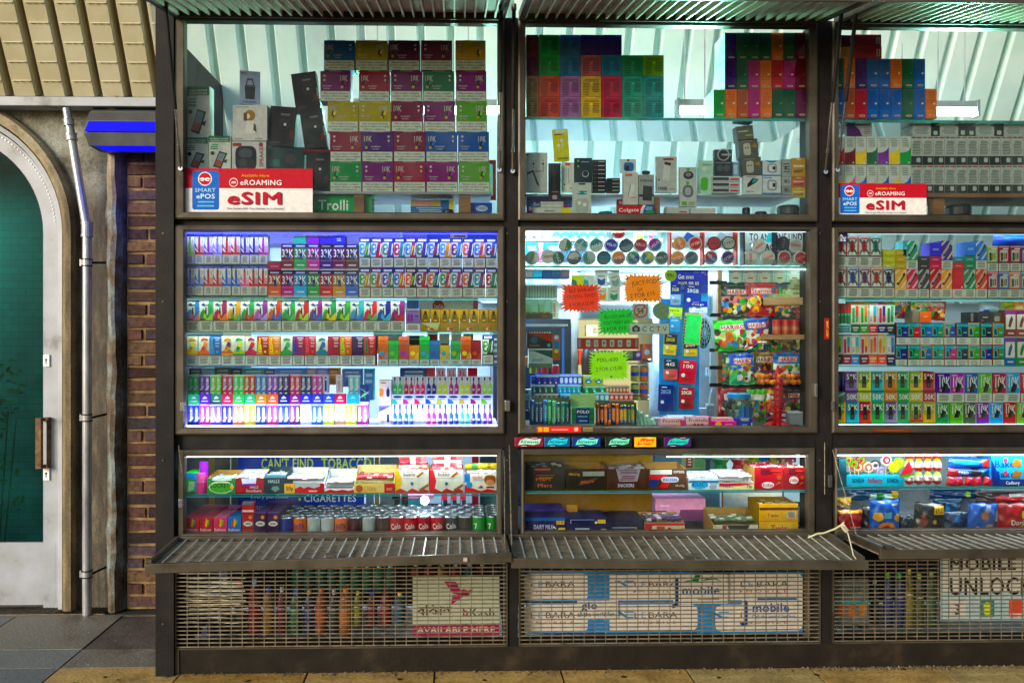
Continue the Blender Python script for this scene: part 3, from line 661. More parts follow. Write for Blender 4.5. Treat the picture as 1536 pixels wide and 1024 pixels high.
# chains that hold the trays
def chain(p, q, sag, n, r=.006, name='tray_chain', mat='grid'):
    pm = PM((mat,)); p, q = Vector(p), Vector(q)
    pts = [p+(q-p)*(k/n)+Vector((0, 0, -sag*4*(k/n)*(1-k/n))) for k in range(n+1)]
    for k in range(n):
        a, b = pts[k], pts[k+1]; d = (b-a); pm.bar(a-d*.1, b+d*.1, r*(.55 if k % 2 else .4), n=5)
    return kk(pm, name)
chain(wp(764, 668, -.03), wp(768, 838, -.32), .0, 34)
chain(wp(757, 685, -.03), wp(757, 826, -.3), .0, 30, r=.004)
chain(wp(268, 668, -.03), wp(273, 708, -.04), .0, 10)
chain(wp(1249, 675, -.03), wp(1284, 800, -.2), .0, 24, r=.003)
chain(wp(1237, 664, -.03), wp(1237, 740, -.04), .0, 14, r=.004)
pm = PM(('paper',)); pts = [wp(a, b, -.33) for a, b in ((1212, 806), (1226, 800), (1236, 799), (1252, 793), (1262, 787), (1266, 783))]
for a, b in zip(pts, pts[1:]): pm.bar(a, b, .0042, 'c8c8a0', n=6)
pts = [wp(a, b, -.36) for a, b in ((1262, 788), (1272, 800), (1276, 815), (1280, 832), (1284, 838))]
for a, b in zip(pts, pts[1:]): pm.bar(a, b, .003, 'c8c8b0', n=6)
pm.bar(wp(1264, 788, -.34), wp(1270, 796, -.34), .011, 'd8d4b0', n=8)
tag(pm.build('knotted_cord'), 'pale knotted cord tied where the two right trays meet', 'cord')
p = wp(698, 839, -.44); pm = PM(('paper',)); pm.box(-.009, .009, -.002, 0, -.009, .009, 'a8a490'); tag(pm.build('tag', loc=(p.x, -.437, p.z)), 'tiny blank cream tag stuck on the front lip of the left tray', 'tag')
# ================================================================ GOODS: upper windows
def wl(i, n, row, noun, win, c):
    return f"{NAM.get(c, c)} {noun}, {ORD[i]} from left in the {row} row, {win} window"
def warn(v1=.3, n=4, c='d2dace', lc='5a625c', fr=None):
    o = []
    if fr: o.append(('r', 0, 0, 1, v1, fr)); o.append(('r', .05, .015, .95, v1-.02, c))
    else: o.append(('r', .02, .01, .98, v1, c))
    o.append(('l', .12, .03, .88, v1-.03, n, lc)); return o
# --- 25 wide cartons printed 10K
YT = [(61, 106), (107, 152.5), (152.5, 198), (198, 243), (243, 288.5)]
XS = [[(486, 532), (533.5, 581), (582.5, 629.5), (631.5, 678), (683, 728.5)], [(480.5, 526), (538.5, 584), (586.5, 633), (634.5, 681), (684, 729.5)], [(491.5, 537.5), (538.5, 586), (587, 634.5), (636, 682.5), (684.5, 730.5)],
      [(495, 542), (543, 589.5), (590.5, 638), (639, 686), (687, 733.5)], [(495, 542.5), (543, 590), (590.8, 638.5), (639.5, 687), (688, 734.5)]]
CL = [['2a68a8', 'b0a418', '501c40', '6e1c48', 'd0a818'], ['701c60', '8c2a3c', '6a1c58', '0e6a40', '78206a'], ['a89c14', 'a4980e', '741c40', '6e1c60', '5a9a30'], ['84243c', '4c2470', '7a2040', '1450a0', '1454a4'], ['1a8a48', '701c70', '94344c', '801c70', '5c9c34']]
def d10k(c, flip):
    L = lambda u: 1-u if flip else u
    bx = .62 if flip else .04; tx = .08 if flip else .3
    o = [('r', 0, .34, 1, 1, c)]
    o += [('r', 0, .34+.66*k/8, 1, .35+.66*k/8, dk(c, .75)) for k in range(1, 8)] if CL[0][0] and random.random() < .25 else []
    o += [('r', .02, .01, .98, .33, 'ccd6ca'), ('t', .1, .235, .055, '3c4440', 'This product contains', .8), ('t', .05, .145, .055, '3c4440', 'nicotine which is a highly', .9), ('t', .14, .055, .055, '3c4440', 'addictive substance.', .72)]
    o += [('t', bx, .66, .2, 'b8b4a8', '10K', .28), ('p', [(bx+.06, .44), (bx+.15, .42), (bx+.24, .66), (bx+.12, .7)], 'k'), ('d', bx+.1, .47, .05, 'b89c30', 8), ('p', [(bx+.14, .55), (bx+.2, .53), (bx+.25, .66), (bx+.17, .68)], dk(c, 2.0))]
    o += [('R', L(.86)-.035, .8, L(.86)+.035, .87, 'c4c0b4'), ('R', L(.86)-.03, .66, L(.86)+.03, .73, 'c4c0b4'), ('t', tx, .48, .04, 'c8c4b8', 'STRAWBERRY' if flip else 'BLUEBERRY', .3, 1), ('t', tx+.04, .4, .04, 'c8c4b8', 'ICE FUSION', .2, 1), ('l', .4, .93, .9, .97, 1, dk(c, 2)), ('r', L(.88)-.05, .52, L(.88)+.05, .535, dk(c, 2.2)), ('r', .3, .985, .7, 1, 'c8c0a0')]
    return o
rown = ['top', 'second', 'third', 'fourth', 'bottom']
cn5 = [['blue', 'olive gold', 'dark plum', 'wine red', 'gold'], ['plum', 'brick red', 'purple', 'green', 'plum purple'], ['olive', 'dark olive', 'wine', 'purple plum', 'lime green'], ['wine red', 'violet', 'burgundy', 'blue', 'bright blue'], ['green', 'magenta', 'dusty red', 'purple', 'lime']]
for j in range(5):
    for i in range(5):
        a, b = XS[j][i]; fl = (i+j) % 2 == 1 or (i == 4)
        item('vape_multipack', f"{cn5[j][i]} wide vape carton, {ORD[i]} from left in the {rown[j]} row of five", 'vape carton', a, b, YT[j][0], YT[j][1]-.3, .075+.004*random.random(), .09, CL[j][i], d10k(CL[j][i], fl), 'wide vape cartons in the left upper window')
# --- gadget cartons at the left
def pouchbag(x0, x1, yt, yb, lab, y=.1, yaw=0):
    item('phone_pouch_box', lab, 'box', x0, x1, yt, yb, y, .06, 'e4e8e0', [('r', 0, .82, .98, 1, '0e7a4c'), ('t', .05, .9, .04, 'w', 'MOBILE PHONE', .85), ('t', .05, .84, .04, 'w', 'WATERPROOF BAG', .85), ('l', .08, .6, .45, .78, 3, '1a9a5c'),
      ('p', [(.2, .12), (.55, .05), (.85, .5), (.48, .56)], '24282a'), ('p', [(.26, .15), (.52, .1), (.76, .47), (.5, .51)], '8898a0'), ('p', [(.26, .15), (.52, .1), (.62, .27), (.36, .32)], 'b06040'), ('d', .18, .5, .09, '30363a'), ('p', [(.62, .25), (.8, .22), (.85, .32), (.7, .3)], '30363a')], 'white and green phone pouch boxes', yaw=yaw)
pouchbag(279, 315, 130, 206, 'white box with green top and phone picture, standing on two like it', .11, -4)
pouchbag(278.5, 312, 206.5, 256, 'left lower white and green phone pouch box beside the window frame', .1, 3); pouchbag(313, 346, 204, 256, 'right lower white and green phone pouch box next to the speaker box', .1, 0)
item('speaker_box', 'pale blue box picturing a dark handled lantern speaker, on top of the pile', 'box', 360, 390, 107, 156.5, .1, .1, 'b4c4dc', [('r', 0, .02, 1, 1, 'a8b8d4'), ('p', [(.28, .15), (.72, .15), (.76, .52), (.24, .52)], '202428'), ('p', [(.28, .52), (.36, .78), (.64, .78), (.72, .52), (.66, .52), (.6, .72), (.4, .72), (.34, .52)], '6a5040'), ('r', .25, .52, .75, .58, '50565c'), ('t', .06, .88, .07, 'a02030', 'VOICE', .3), ('l', .1, .03, .9, .1, 2, '6078a0')], side='e4ecf0', yaw=14)
item('speaker_box', 'white box with a picture of a sitting brown and white dog speaker', 'box', 348.5, 401, 157.5, 211, .1, .1, 'dcdcd8', [('t', .08, .93, .035, '444444', 'Digital Speaker', .4), ('d', .5, .7, .16, 'a87828', 12), ('d', .43, .68, .08, 'e8e4dc'), ('p', [(.36, .2), (.66, .18), (.7, .36), (.62, .56), (.44, .56), (.38, .38)], 'ecebe6'), ('p', [(.6, .3), (.7, .22), (.68, .42), (.62, .5)], '50484a'), ('R', .32, .55, .42, .78, '6e4c20'), ('l', .05, .03, .35, .07, 1, '888888'), ('l', .65, .03, .92, .07, 1, '888888')], yaw=-3)
item('speaker_box', 'white speaker box with a big black speaker picture and red side lettering', 'box', 348, 399, 212.5, 256, .1, .12, 'd8dad6', [('r', .02, .84, .28, .95, 'b02030'), ('R', .1, .0, .72, .85, '1c2024', .3), ('R', .2, .45, .6, .75, '50585e'), ('d', .32, .3, .12, '34383c'), ('t', .92, .12, .13, 'b02838', 'SPEAKER', 0.7, 1, 90), ('d', .85, .9, .06, 'b02838')])
def blk(x0, x1, yt, yb, rot, lab, y=.1, disc=1):
    item('audio_box', lab, 'box', x0, x1, yt, yb, y, .07, '1c1a1c', [('d', .58, .55, .19, '34343a', 18), ('d', .58, .55, .15, '16161a', 18), ('d', .6, .55, .06, 'c8ccd0' if disc else '888c90'), ('l', .35, .75, .8, .85, 1, '6c6c70'), ('t', .96, .2, .1, '8c1c20', 'EARS', .3, 1, 90), ('r', .94, .3, 1, .55, '8c8c8c') if disc == 2 else ('r', .06, .05, .3, .08, '5c5c60'), ('l', .1, .04, .5, .12, 2, '444448')], 'black audio boxes', rot)
blk(404, 443, 160, 219, 4, 'black box with a white centred disc picture, left of the leaning black boxes', .12)
blk(440, 477, 109, 165, -8, 'uppermost tilted black headphone box on top of the leaning pile', .11, 2); blk(453, 487, 164, 223, -8, 'tilted black headphone box in the middle of the leaning pile', .1, 2)
blk(459, 494, 228, 285, 1, 'upright black headphone box with red lettering, at the foot of the pile', .1)
item('headphone_box', 'dark green box picturing round headphones behind the red and white sign', 'box', 400, 456, 221, 257, .14, .08, '14383c', [('d', .65, .5, .22, '24282c'), ('d', .65, .5, .15, '3a3e40'), ('r', .05, .2, .35, .5, '2c6c64')])
item('flat_box', 'thin dark red box edge lying between the leaning black boxes', 'box', 453, 494, 224.5, 228, .1, .08, '5a2c30', [('r', .02, .3, .9, .6, '903840')])
# stock seen under the upper board
item('sweet_box', 'green carton with white curly lettering, under the upper board', 'carton', 466, 558, 292.5, 321, .1, .12, '20a45c', [('t', .12, .2, .55, 'w', 'Trolli', .5), ('r', .0, .0, 1, .12, '138a48'), ('d', .8, .6, .08, 'c8e8a0')])
item('sticker_box', 'yellow and blue printed boxes lying under the upper board', 'carton', 616, 680, 300, 321, .16, .1, '3070b0', [('r', 0, .55, .7, 1, 'c8b878'), ('r', .05, .6, .5, .95, 'd8a8a0'), ('r', .9, 0, 1, 1, 'd8d020'), ('l', .1, .1, .8, .5, 3, 'b0c8d8')])
item('crisp_carton', 'blue carton with a white oval under the right end of the board', 'carton', 706, 738, 304, 320.5, .1, .12, '1c50b0', [('R', .25, .2, .8, .75, 'c8dce8', .5), ('t', .3, .35, .3, '2050a0', 'FOODS', .44)])
item('poster_card', 'red and white card leaning behind the right end of the carton stack', 'card', 728, 744, 240, 300, .3, .01, 'd05050', [('R', .1, .1, .7, .9, 'e0dcd8')])
def roundtub(px, py0, py1, r, c, lab, y=.15):
    p = wp(px, py1, y); h = Z(py0, px, y)-p.z; pm = PM(('plastic',)); pm.lathe([(r, 0, c), (r*1.02, h*.7, dk(c, .6)), (r*.9, h, dk(c, .5)), (.001, h)], n=18); return tag(pm.build('tub', loc=(p.x, y, p.z), smooth=False), lab, 'tub')
roundtub(512, 315, 321, .04, 'K', 'flat dark round tub under the upper board beside the green carton'); roundtub(672, 315, 321, .03, 'k', 'small black tub under the board near the right timber block')
# --- the two red, white and blue signs
def esim(x0, x1, yt, yb, lab):
    a = wp(x0, yb, .006); b = wp(x1, yt, .006); w_, h = b.x-a.x, b.z-a.z; pm = PM(('paper',)); pm.box(0, w_, 0, .003, 0, h, 'e8e6e4'); pm.face(0, 0, w_, h, -.0003)
    ops = [('r', 0, .55, 1, 1, 'b81428'), ('R', .055, .06, .265, .94, '1464c8', .08), ('d', .155, .76, .055, 'f0eef0', 20), ('d', .155, .76, .048, 'c02038', 20), ('t', .118, .71, .12, 'w', 'se', .075), ('r', .11, .745, .2, .77, 'w'),
           ('t', .075, .46, .09, 'bfe4f4', 'SMART', .165, 0), ('t', .085, .31, .11, 'd8f0fa', 'ePOS', .15, 1), ('l', .08, .2, .25, .27, 1, '80c0e8'), ('l', .08, .11, .25, .18, 1, '80c0e8'),
           ('t', .44, .81, .06, 'f0a830', 'Available Here', .22), ('d', .38, .68, .035, 'w', 16), ('d', .38, .68, .03, 'b81428', 16), ('l', .36, .65, .4, .71, 2, 'w'), ('t', .43, .62, .12, 'f4e8e8', 'eROAMING', .33),
           ('t', .322, .175, .28, '8e1830', 'eSIM', .45), ('t', .325, .19, .28, 'b81c34', 'eSIM', .44), ('t', .325, .07, .04, '70686c', 'One Global eSIM, One Number for a Lifetime!', .45)]
    pm.draw(ops); tag(pm.build('shop_sign', loc=(a.x, .004, a.z)), lab, 'sign')
esim(278, 469, 253.5, 318.5, 'long red and white sign with a blue square on the left upper window'); esim(1252.5, 1389.5, 275.5, 323, 'smaller red and white sign with a blue square on the right upper window')
# --- middle upper window: cubes
xe = [789, 808, 840, 871, 902, 933, 964.5, 996]; ye = [52, 82.5, 114, 144.8, 176]
cc = ['84484e 2eae50 5c8cc0 54489a 504494', '6e3a52 2aaa50 5488b8 c07c84 2c88b8 4a9c70 74a83c', 'ac7a20 d86a58 a878a8 d8b020 c85866 40a890 1c9c9c', 'a87820 cc665c a474a4 dcb41c c04c5c 3ca088 189494']
cnm = ['dusty wine;green;pale blue;violet;deep violet', 'plum brown;green;steel blue;dusty pink;bright blue;sage green;olive green', 'ochre;coral red;mauve;yellow;rose red;sea green;teal', 'brown ochre;salmon;mauve pink;amber yellow;rose;turquoise green;deep teal']
def dcube(c): 
    d = dk(c, .35); return [('l', .08, .72, .92, .86, 2, d), ('l', .08, .12, .46, .68, 7, d), ('l', .54, .2, .92, .68, 6, d), ('p', [(.46, .62), (.53, .56), (.6, .62), (.53, .69)], dk(c, 1.7)), ('l', .1, .05, .4, .1, 1, d), ('r', .25, .93, .75, .96, dk(c, 1.8))]
for j in range(4):
    for i, c in enumerate(cc[j].split()):
        item('vape_cube_box', f"{cnm[j].split(';')[i]} square carton, {ORD[i]} from left in the {['top','second','third','bottom'][j]} row of the cube stack", 'vape carton', xe[i]+.4, xe[i+1]-.4, ye[j]+.5, ye[j+1], .075+.004*random.random(), .1, c, dcube(c), 'square vape cartons in the middle upper window', side=dk(c, .6))
# --- tall spine cartons, right half of the middle upper window and right upper window
def spine(c, flip=0): return [('l', .1, .3, .9, .93, 12, dk(c, .68)), ('p', [(.62, .5), (.74, .46), (.86, .5), (.74, .54)], dk(c, 3) if sum(C(c)[:3]) < .3 else 'f0e0d0'), ('R', .3, .06, .82, .12, 'd8d0b8'), ('r', .38, .075, .74, .105, '7a7a6c'), ('r', 0, 0, .03, 1, dk(c, .5))]
for j, (x0, y0, y1, s_) in enumerate(((1087, 49, 90.3, 'P G G G o G R'), (1087, 90.6, 133.5, 'P G m o r m R'), (1070, 134, 176.3, 'g o O m o G G M'))):
    for i, c in enumerate(s_.split()):
        item('vape_spine_box', wl(i, 0, ['top', 'middle', 'bottom'][j], 'narrow carton', 'middle upper', c), 'vape carton', x0+i*17.6+.3, x0+(i+1)*17.6-.3, y0+.4, y1, .075+.004*random.random(), .17, c, spine(c), 'narrow cartons in the middle upper window', side='c8dcd4' if i == 0 else None)
for j, (x0, y0, y1, s_) in enumerate(((1248, 88, 132.5, 'G o P b b o G b'), (1248, 133, 178, 'b O r b b b G b o'))):
    for i, c in enumerate(s_.split()):
        item('vape_spine_box', wl(i, 0, ['upper', 'lower'][j], 'tall narrow carton', 'right upper', c), 'vape carton', x0+i*17.5+.3, x0+(i+1)*17.5-.3, y0+.4, y1, .075+.004*random.random(), .17, c, spine(c), 'narrow cartons in the right upper window')
for k, (a, b, t, bt, c, lab) in enumerate(((1279, 1322, 52, 69, 'b01c30', 'topmost red carton lying flat on the narrow cartons'), (1279, 1322.5, 69.5, 87.5, 'c02030', 'lower red carton lying flat under another red one'), (1262, 1278, 53, 70, '6c1c34', 'dark red carton end beside the flat red cartons'), (1262, 1278, 70.5, 87.5, 'd08820', 'orange carton end under the dark red one'))):
    item('vape_spine_box', lab, 'vape carton', a, b, t, bt, .08, .12, c, [('l', .05, .2, .75, .9, 4, dk(c, .6)), ('R', .82, .15, .94, .75, 'd0c0b8'), ('r', .85, .2, .9, .7, '6a5050')], side=dk(c, .7))
# cartons with a coloured wave
for j, (y0, y1, s_) in enumerate(((205, 246.5, 'r R y G p y g'), (247.5, 275.5, 'y n b W b y b'))):
    for i, c in enumerate(s_.split()):
        if j == 1: y1 = 290
        wv = [('p', [(0, 0), (1, 0), (1, .62), (.8, .5), (.5, .44), (.2, .42), (0, .42)] if j == 0 else [(0, 0), (1, 0), (1, .62), (.7, .42), (.3, .34), (0, .34)], c), ('l', .1, .62, .8, .95, 5, '8c9890'), ('d', .8, .06, .07, 'e0e0d8')]
        item('vape_wave_box', wl(i, 0, ['upper', 'lower'][j], 'and white wave carton', 'right upper', c), 'vape carton', 1250+i*16.65+.3, 1266.6+i*16.65-.3, y0, y1, .07+.003*random.random(), .12, 'ccd6ce', wv, 'white cartons with a coloured wave')
for j, (y0, y1) in enumerate(((204.5, 247), (248, 289.5))):
    for i in range(13):
        item('vape_lined_box', f"pale grey and black lined carton, {ORD[i]} from left in the {['upper','lower'][j]} row", 'vape carton', 1366.3+i*16.85+.3, 1383.1+i*16.85-.3, y0, y1, .07+.003*random.random(), .12, 'b8c2bc', [('r', 0, 0, 1, .3, '2c3230'), ('R', .5, .08, .86, .24, 'b4beb8'), ('l', .1, .34, .9, .84, 9, '6c7874'), ('r', .5, .93, .95, .97, 'c04040'), ('r', .03, .93, .4, .97, '50585a')], 'grey and black lined cartons')
xx_ = 1369
for i, (w_, c) in enumerate(((28, 'B'), (13, 'k'), (28, 'B'), (13, 'k'), (13, 'k'), (28, 'B'), (14, 'k'), (28, 'B'), (28, 'B'))):
    item('vape_lined_box', f"{'pale lined' if c=='B' else 'black'} carton lying flat on the grey row, {ORD[i]} from left", 'vape carton', xx_, xx_+w_-.6, 189 if i % 3 else 187.5, 204, .08, .12, 'b0bab6' if c == 'B' else '2a2e2e', [('l', .1, .15, .9, .85, 6, '788480')] if c == 'B' else [('R', .25, .1, .75, .5, 'b4beb8')], 'cartons lying flat on the grey row'); xx_ += w_
item('vape_lined_box', 'purple and grey carton lying on the coloured wave cartons', 'vape carton', 1270, 1308, 188, 204.5, .09, .12, 'a4a4a4', [('p', [(0, 0), (.62, 0), (.5, .6), (.3, 1), (0, 1)], '4c2460'), ('l', .66, .2, .95, .8, 4, '707474')])
# --- hanging accessories and small cartons on the middle board (and under it)
Zm = None
def acc(name, lab, x0, x1, yt, yb, c, ops, y=.1, rot=0, dep=.03, side=None, g=None, mat='card', yaw=0): item(name, lab, 'accessory box', x0, x1, yt, yb, y, dep, c, ops, g, rot, mat, side, yaw=yaw)
acc('earphone_box', 'pale grey box picturing looped wired earphones', 789, 821, 229, 288.5, 'c4ccc6', [('d', .35, .72, .05, 'k'), ('d', .8, .72, .05, 'k'), ('p', [(.02, .3), (.08, .45), (.3, .5), (.5, .2), (.6, .15), (.6, .2), (.35, .56), (.05, .5)], '2c3034'), ('l', .4, .5, .75, .56, 1, 'd05040'), ('d', .8, .8, .03, '888'*2), ('r', .35, .6, .37, .72, '30343a'), ('r', .79, .5, .81, .72, '30343a'), ('r', .02, .9, .12, .95, 'd86030')])
acc('earphone_pack', 'yellow hanging pack with white earphones, tilted on the row', 830, 853, 194, 242, 'd4d418', [('R', .15, .88, .85, .97, 'dfe6e0'), ('r', .1, .82, .6, .85, '5a6018'), ('d', .55, .65, .1, 'f4f4ec'), ('d', .35, .5, .1, 'f4f4ec'), ('r', .33, .3, .37, .5, 'e8e8dc'), ('r', .6, .42, .64, .62, 'e8e8dc'), ('l', .1, .05, .9, .12, 2, '707410')], .09, -4, .015)
acc('cable_pack', 'slim black hanging accessory pack beside the earphone box', 823, 841, 245, 302, '1c1c1e', [('R', .3, .05, .7, .16, '9a9a98'), ('l', .2, .22, .8, .28, 1, 'b07050'), ('p', [(.3, .3), (.6, .3), (.55, .8), (.35, .8)], '2e2e32')], .065, 0, .02)
acc('cable_pack', 'white cable pack with an orange tab and two thin cables', 842, 861, 244, 288, 'd4dad2', [('r', .3, .9, .7, 1, 'e06030'), ('r', .35, .3, .39, .8, 'a0a8a8'), ('r', .55, .3, .59, .8, 'a0a8a8'), ('d', .25, .25, .08, '50585a'), ('l', .6, .1, .95, .16, 1, 'd05040')])
acc('cable_pack', 'dark navy pack showing a coiled white cable', 862, 888, 237, 274, '24303c', [('d', .2, .88, .07, '60c040'), ('d', .2, .66, .07, '60c040'), ('d', .62, .35, .2, 'a8b4ba', 14), ('d', .62, .37, .16, '24303c', 14), ('l', .35, .8, .9, .88, 1, '90a0a8')], .09)
acc('earphone_pouch', 'clear white pouch with earphones and a teal logo', 859, 887, 274, 321, 'c8d4cc', [('R', .15, .02, .85, .5, 'b4c0b8'), ('d', .35, .35, .1, 'e8eee8'), ('d', .65, .3, .1, 'e8eee8'), ('d', .5, .68, .12, '50a0a8'), ('l', .25, .6, .8, .75, 2, '3c8c98'), ('R', .3, .93, .7, .98, '1c1c1c')], .05, 0, .015)
for k in range(8): acc('battery_box', f"flat black box, {ORD[k]} from the bottom of the taller black stack", 889, 909, 288.5-6.1*(k+1), 288.5-6.1*k-.3, '1c1e1e', [('r', .4, .4, .9, .62, 'b0b4b0'), ('r', .05, .3, .3, .7, '50483c')], .1, 0, .05, g='tall stack of flat black boxes')
for k in range(4): acc('battery_box', f"flat black box, {ORD[k]} from the bottom of the shorter black stack", 911, 930, 288.5-5.3*(k+1), 288.5-5.3*k-.3, '1e2420', [('r', .4, .4, .9, .6, 'a8b0a4')], .1, 0, .05, g='short stack of flat black boxes')
acc('gadget_pack', 'white hanging pack with a blue and black gadget', 931, 954, 239, 258, 'ccd6d8', [('R', .2, .05, .85, .75, '2868a8'), ('R', .3, .1, .55, .5, '1c2024'), ('d', .5, .92, .08, '30343a')], .12)
acc('power_bank_box', 'white power bank box with an orange corner, under the blue gadget', 935, 957, 258.5, 307, 'ccd2cc', [('r', .12, .88, .6, .95, 'e06828'), ('p', [(.3, .25), (.62, .25), (.8, .62), (.48, .66)], 'dfe3df'), ('p', [(.3, .25), (.34, .23), (.52, .64), (.48, .66)], '6c7474'), ('l', .4, .2, .9, .24, 1, 'd06060')], .07)
acc('power_bank_box', 'grey and white power bank pack with a black hang tab', 958, 981, 262, 307, '9aa4a0', [('R', .2, 1.0, .75, 1.13, '202426'), ('p', [(.25, .15), (.85, .12), (.9, .6), (.3, .64)], '2c3236'), ('t', .08, .76, .08, '30383a', 'POWER BANK', .84)], .075)
acc('power_bank_box', 'large pale power bank box printed 10000, right of centre', 984, 1015, 235, 288.5, 'b4bcb8', [('r', .35, .9, .85, .95, 'a05048'), ('p', [(.3, .35), (.6, .3), (.72, .82), (.42, .86)], 'ccd2d0'), ('p', [(.42, .86), (.4, .78), (.7, .74), (.72, .82)], '34383a'), ('t', .08, .06, .1, '202428', '10000', .45), ('d', .15, .35, .05, 'c05060'), ('l', .6, .05, .95, .12, 1, 'b09090')], .1, side='dfe4e0', yaw=-4)
acc('mouse_pack', 'small pack showing a black mouse, above another like it', 1020, 1044, 251, 271, 'c0c8c4', [('R', .2, .1, .85, .7, '3c4244', .45), ('R', .35, .3, .7, .6, '888e90', .4), ('d', .5, .85, .1, '60b030')], .07)
acc('mouse_pack', 'taller pack showing a grey mouse, standing below the board edge', 1020, 1045, 271.5, 310, 'c4ccc8', [('R', .15, .35, .8, .85, '6c7274', .45), ('R', .3, .45, .65, .75, 'a8aeb0', .4), ('d', .45, .92, .1, '58b028'), ('r', .1, .05, .4, .2, '48a828'), ('l', .5, .05, .95, .2, 2, '70b050')], .06)
acc('earphone_pouch', 'pale green clear pouch with white earphones', 1047, 1069, 241, 291, 'b8dcc8', [('R', .2, .1, .7, .5, '70b860', .4), ('d', .4, .75, .15, 'd8e8dc'), ('l', .2, .85, .9, .9, 1, '60a0a0')], .1, 3, .012)
acc('webcam_box', 'dark box with a silver oval, on top of a similar box', 1072, 1098, 224.5, 240, '3c464a', [('d', .5, .5, .36, '9aa4a6', 16), ('d', .5, .5, .28, '2c3438', 16), ('r', .4, .42, .95, .58, 'a8b0b0')], .1)
acc('webcam_box', 'dark box with a round black lens, under the silver oval one', 1072, 1098, 241, 263, '2c3438', [('d', .3, .5, .2, '50585a', 12), ('d', .7, .5, .2, '50585a', 12), ('r', .05, .8, .95, .9, '70787a')], .1)
acc('gadget_pack', 'small blue edged white pack behind the dark webcam boxes', 1098, 1108, 243, 266, '8cb0cc', [('r', .2, .2, .8, .8, 'c4d4dc')], .12)
for k in range(3): acc('cable_box', f"flat white and grey box, {ORD[k]} from the top of three", 1068, 1110, 264.5+8.6*k, 272.4+8.6*k, 'b8c0c0', [('r', .03, .25, .6, .8, '383e42'), ('r', .65, .3, .95, .6, 'd06060'), ('r', .02, .82, 1, .95, 'e4eaea')], .09, 0, .06, g='three flat white and grey boxes')
for k, (a, b, t, bt, rt) in enumerate(((1105, 1130, 189, 211, -6), (1109, 1137, 209, 237, -5), (1113, 1142, 236, 263, -4))):
    acc('plug_adapter_box', ['topmost tilted dark grey box of a leaning stack of three', 'middle tilted grey box with a white travel plug', 'lowest tilted grey box with a white travel plug'][k], a, b, t, bt, '5c6058', ([('r', .1, .6, .7, .68, 'b0b498'), ('r', .5, .3, .95, .38, 'b8a860')] if k == 0 else [('R', .22, .15, .6, .8, 'b8bcae', .3), ('d', .34, .55, .04, '3c3c38'), ('d', .46, .55, .04, '3c3c38'), ('p', [(.62, .6), (.9, .75), (.95, .5)], 'a88440'), ('l', .1, .85, .8, .95, 1, '8c9080')]), .1, rt, .06, side='4c504c')
acc('phone_holder_box', 'white box with a small tilted phone picture', 1115.5, 1143, 263.5, 291.5, 'd0d6d4', [('p', [(.2, .35), (.7, .65), (.8, .8), (.5, .88), (.2, .55)], '242a2c'), ('p', [(.45, .6), (.7, .7), (.74, .78), (.52, .82)], '1ca8b0'), ('l', .1, .1, .6, .2, 1, '909898'), ('l', .1, .9, .7, .95, 1, '606868')])
for k, (t, bt) in enumerate(((241, 264), (264.5, 291.5))): acc('camera_box', ['upper white and blue camera box with a square lens', 'lower white and blue camera box with a square lens'][k], 1144, 1171, t, bt, 'd4dadc', [('r', 0, .0, 1, .08, '2c88c8'), ('R', .25, .2, .8, .8, '9aa4aa', .3), ('R', .35, .3, .7, .72, 'dfe4e6', .3), ('r', .55, .4, .7, .62, '24282a'), ('p', [(.1, 1), (.9, 1), (.6, .86), (.4, .86)], '2c88c8') if k == 0 else ('r', .05, .88, .5, .94, '50b0d8')], .1, side='7cb4d4')
for k, (t, bt, c) in enumerate(((239, 265, '98a4a4'), (265.5, 278, 'a8b0b0'), (278.5, 291.5, '8c9698'))): acc('cable_box', ['tall grey striped pack beside the camera boxes', 'small grey pack under the tall striped one', 'small grey pack at the foot of the stack'][k], 1173, 1187, t, bt, c, [('l', .1, .2, .9, .8, 4, '50585a'), ('d', .4, .5, .12, '2c3032')], .1)
for k, (t, bt, c) in enumerate(((237, 265, 'c8981c'), (266, 281, 'd0601c'), (281.5, 296, 'c8b01c'))): acc('battery_pack', ['tall amber battery pack at the right end of the board', 'orange battery pack under the amber one', 'yellow battery pack at the bottom right end'][k], 1188, 1208, t, bt, c, [('R', .3, .9, .7, .96, 'e8e0c0'), ('r', .1, .5, .9, .62, 'd8dcd0'), ('r', .1, .2, .6, .35, dk(c, .4)), ('d', .7, .3, .12, dk(c, .5))], .095, 0, .02)
# under the board
acc('magazine_stack', 'colourful printed cards stacked under the left of the board', 790, 858, 296, 321, '5068a8', [('r', .05*k, .1+.13*(k % 5), .3+.09*k, .3+.13*(k % 5), ['d0508c', 'e8e0e8', '60a8d8', 'f0d8e0', '5838a0', 'e8a030', '90d0e8'][k % 7]) for k in range(8)], .13)
acc('cable_box', 'white flat box with a yellow end, lowest under the board', 799, 857.5, 311.5, 320.8, 'c8cec4', [('r', .74, 0, .98, 1, 'e0d83c'), ('r', .3, .4, .55, .55, '606860')], .06, 0, .06)
acc('cable_box', 'white flat box lying on the one with the yellow end', 811, 845, 302.5, 311, 'b8c0b8', [('r', .05, .2, .95, .35, 'dfe4dc')], .065, 0, .06)
acc('toothpaste_box', 'red toothpaste box with a blue and green end', 926, 981, 308, 321, 'd02028', [('p', [(.62, 0), (1, 0), (1, 1), (.7, 1), (.64, .6)], '1c58a8'), ('p', [(.72, 0), (1, 0), (1, .4), (.8, .3)], '30a060'), ('p', [(.62, 0), (.68, 0), (.72, .5), (.78, 1), (.7, 1), (.64, .6)], 'w'), ('t', .03, .28, .42, 'w', 'Colgate', .56), ('l', .76, .4, .98, .85, 2, 'c8e0f0')], .045, -1)
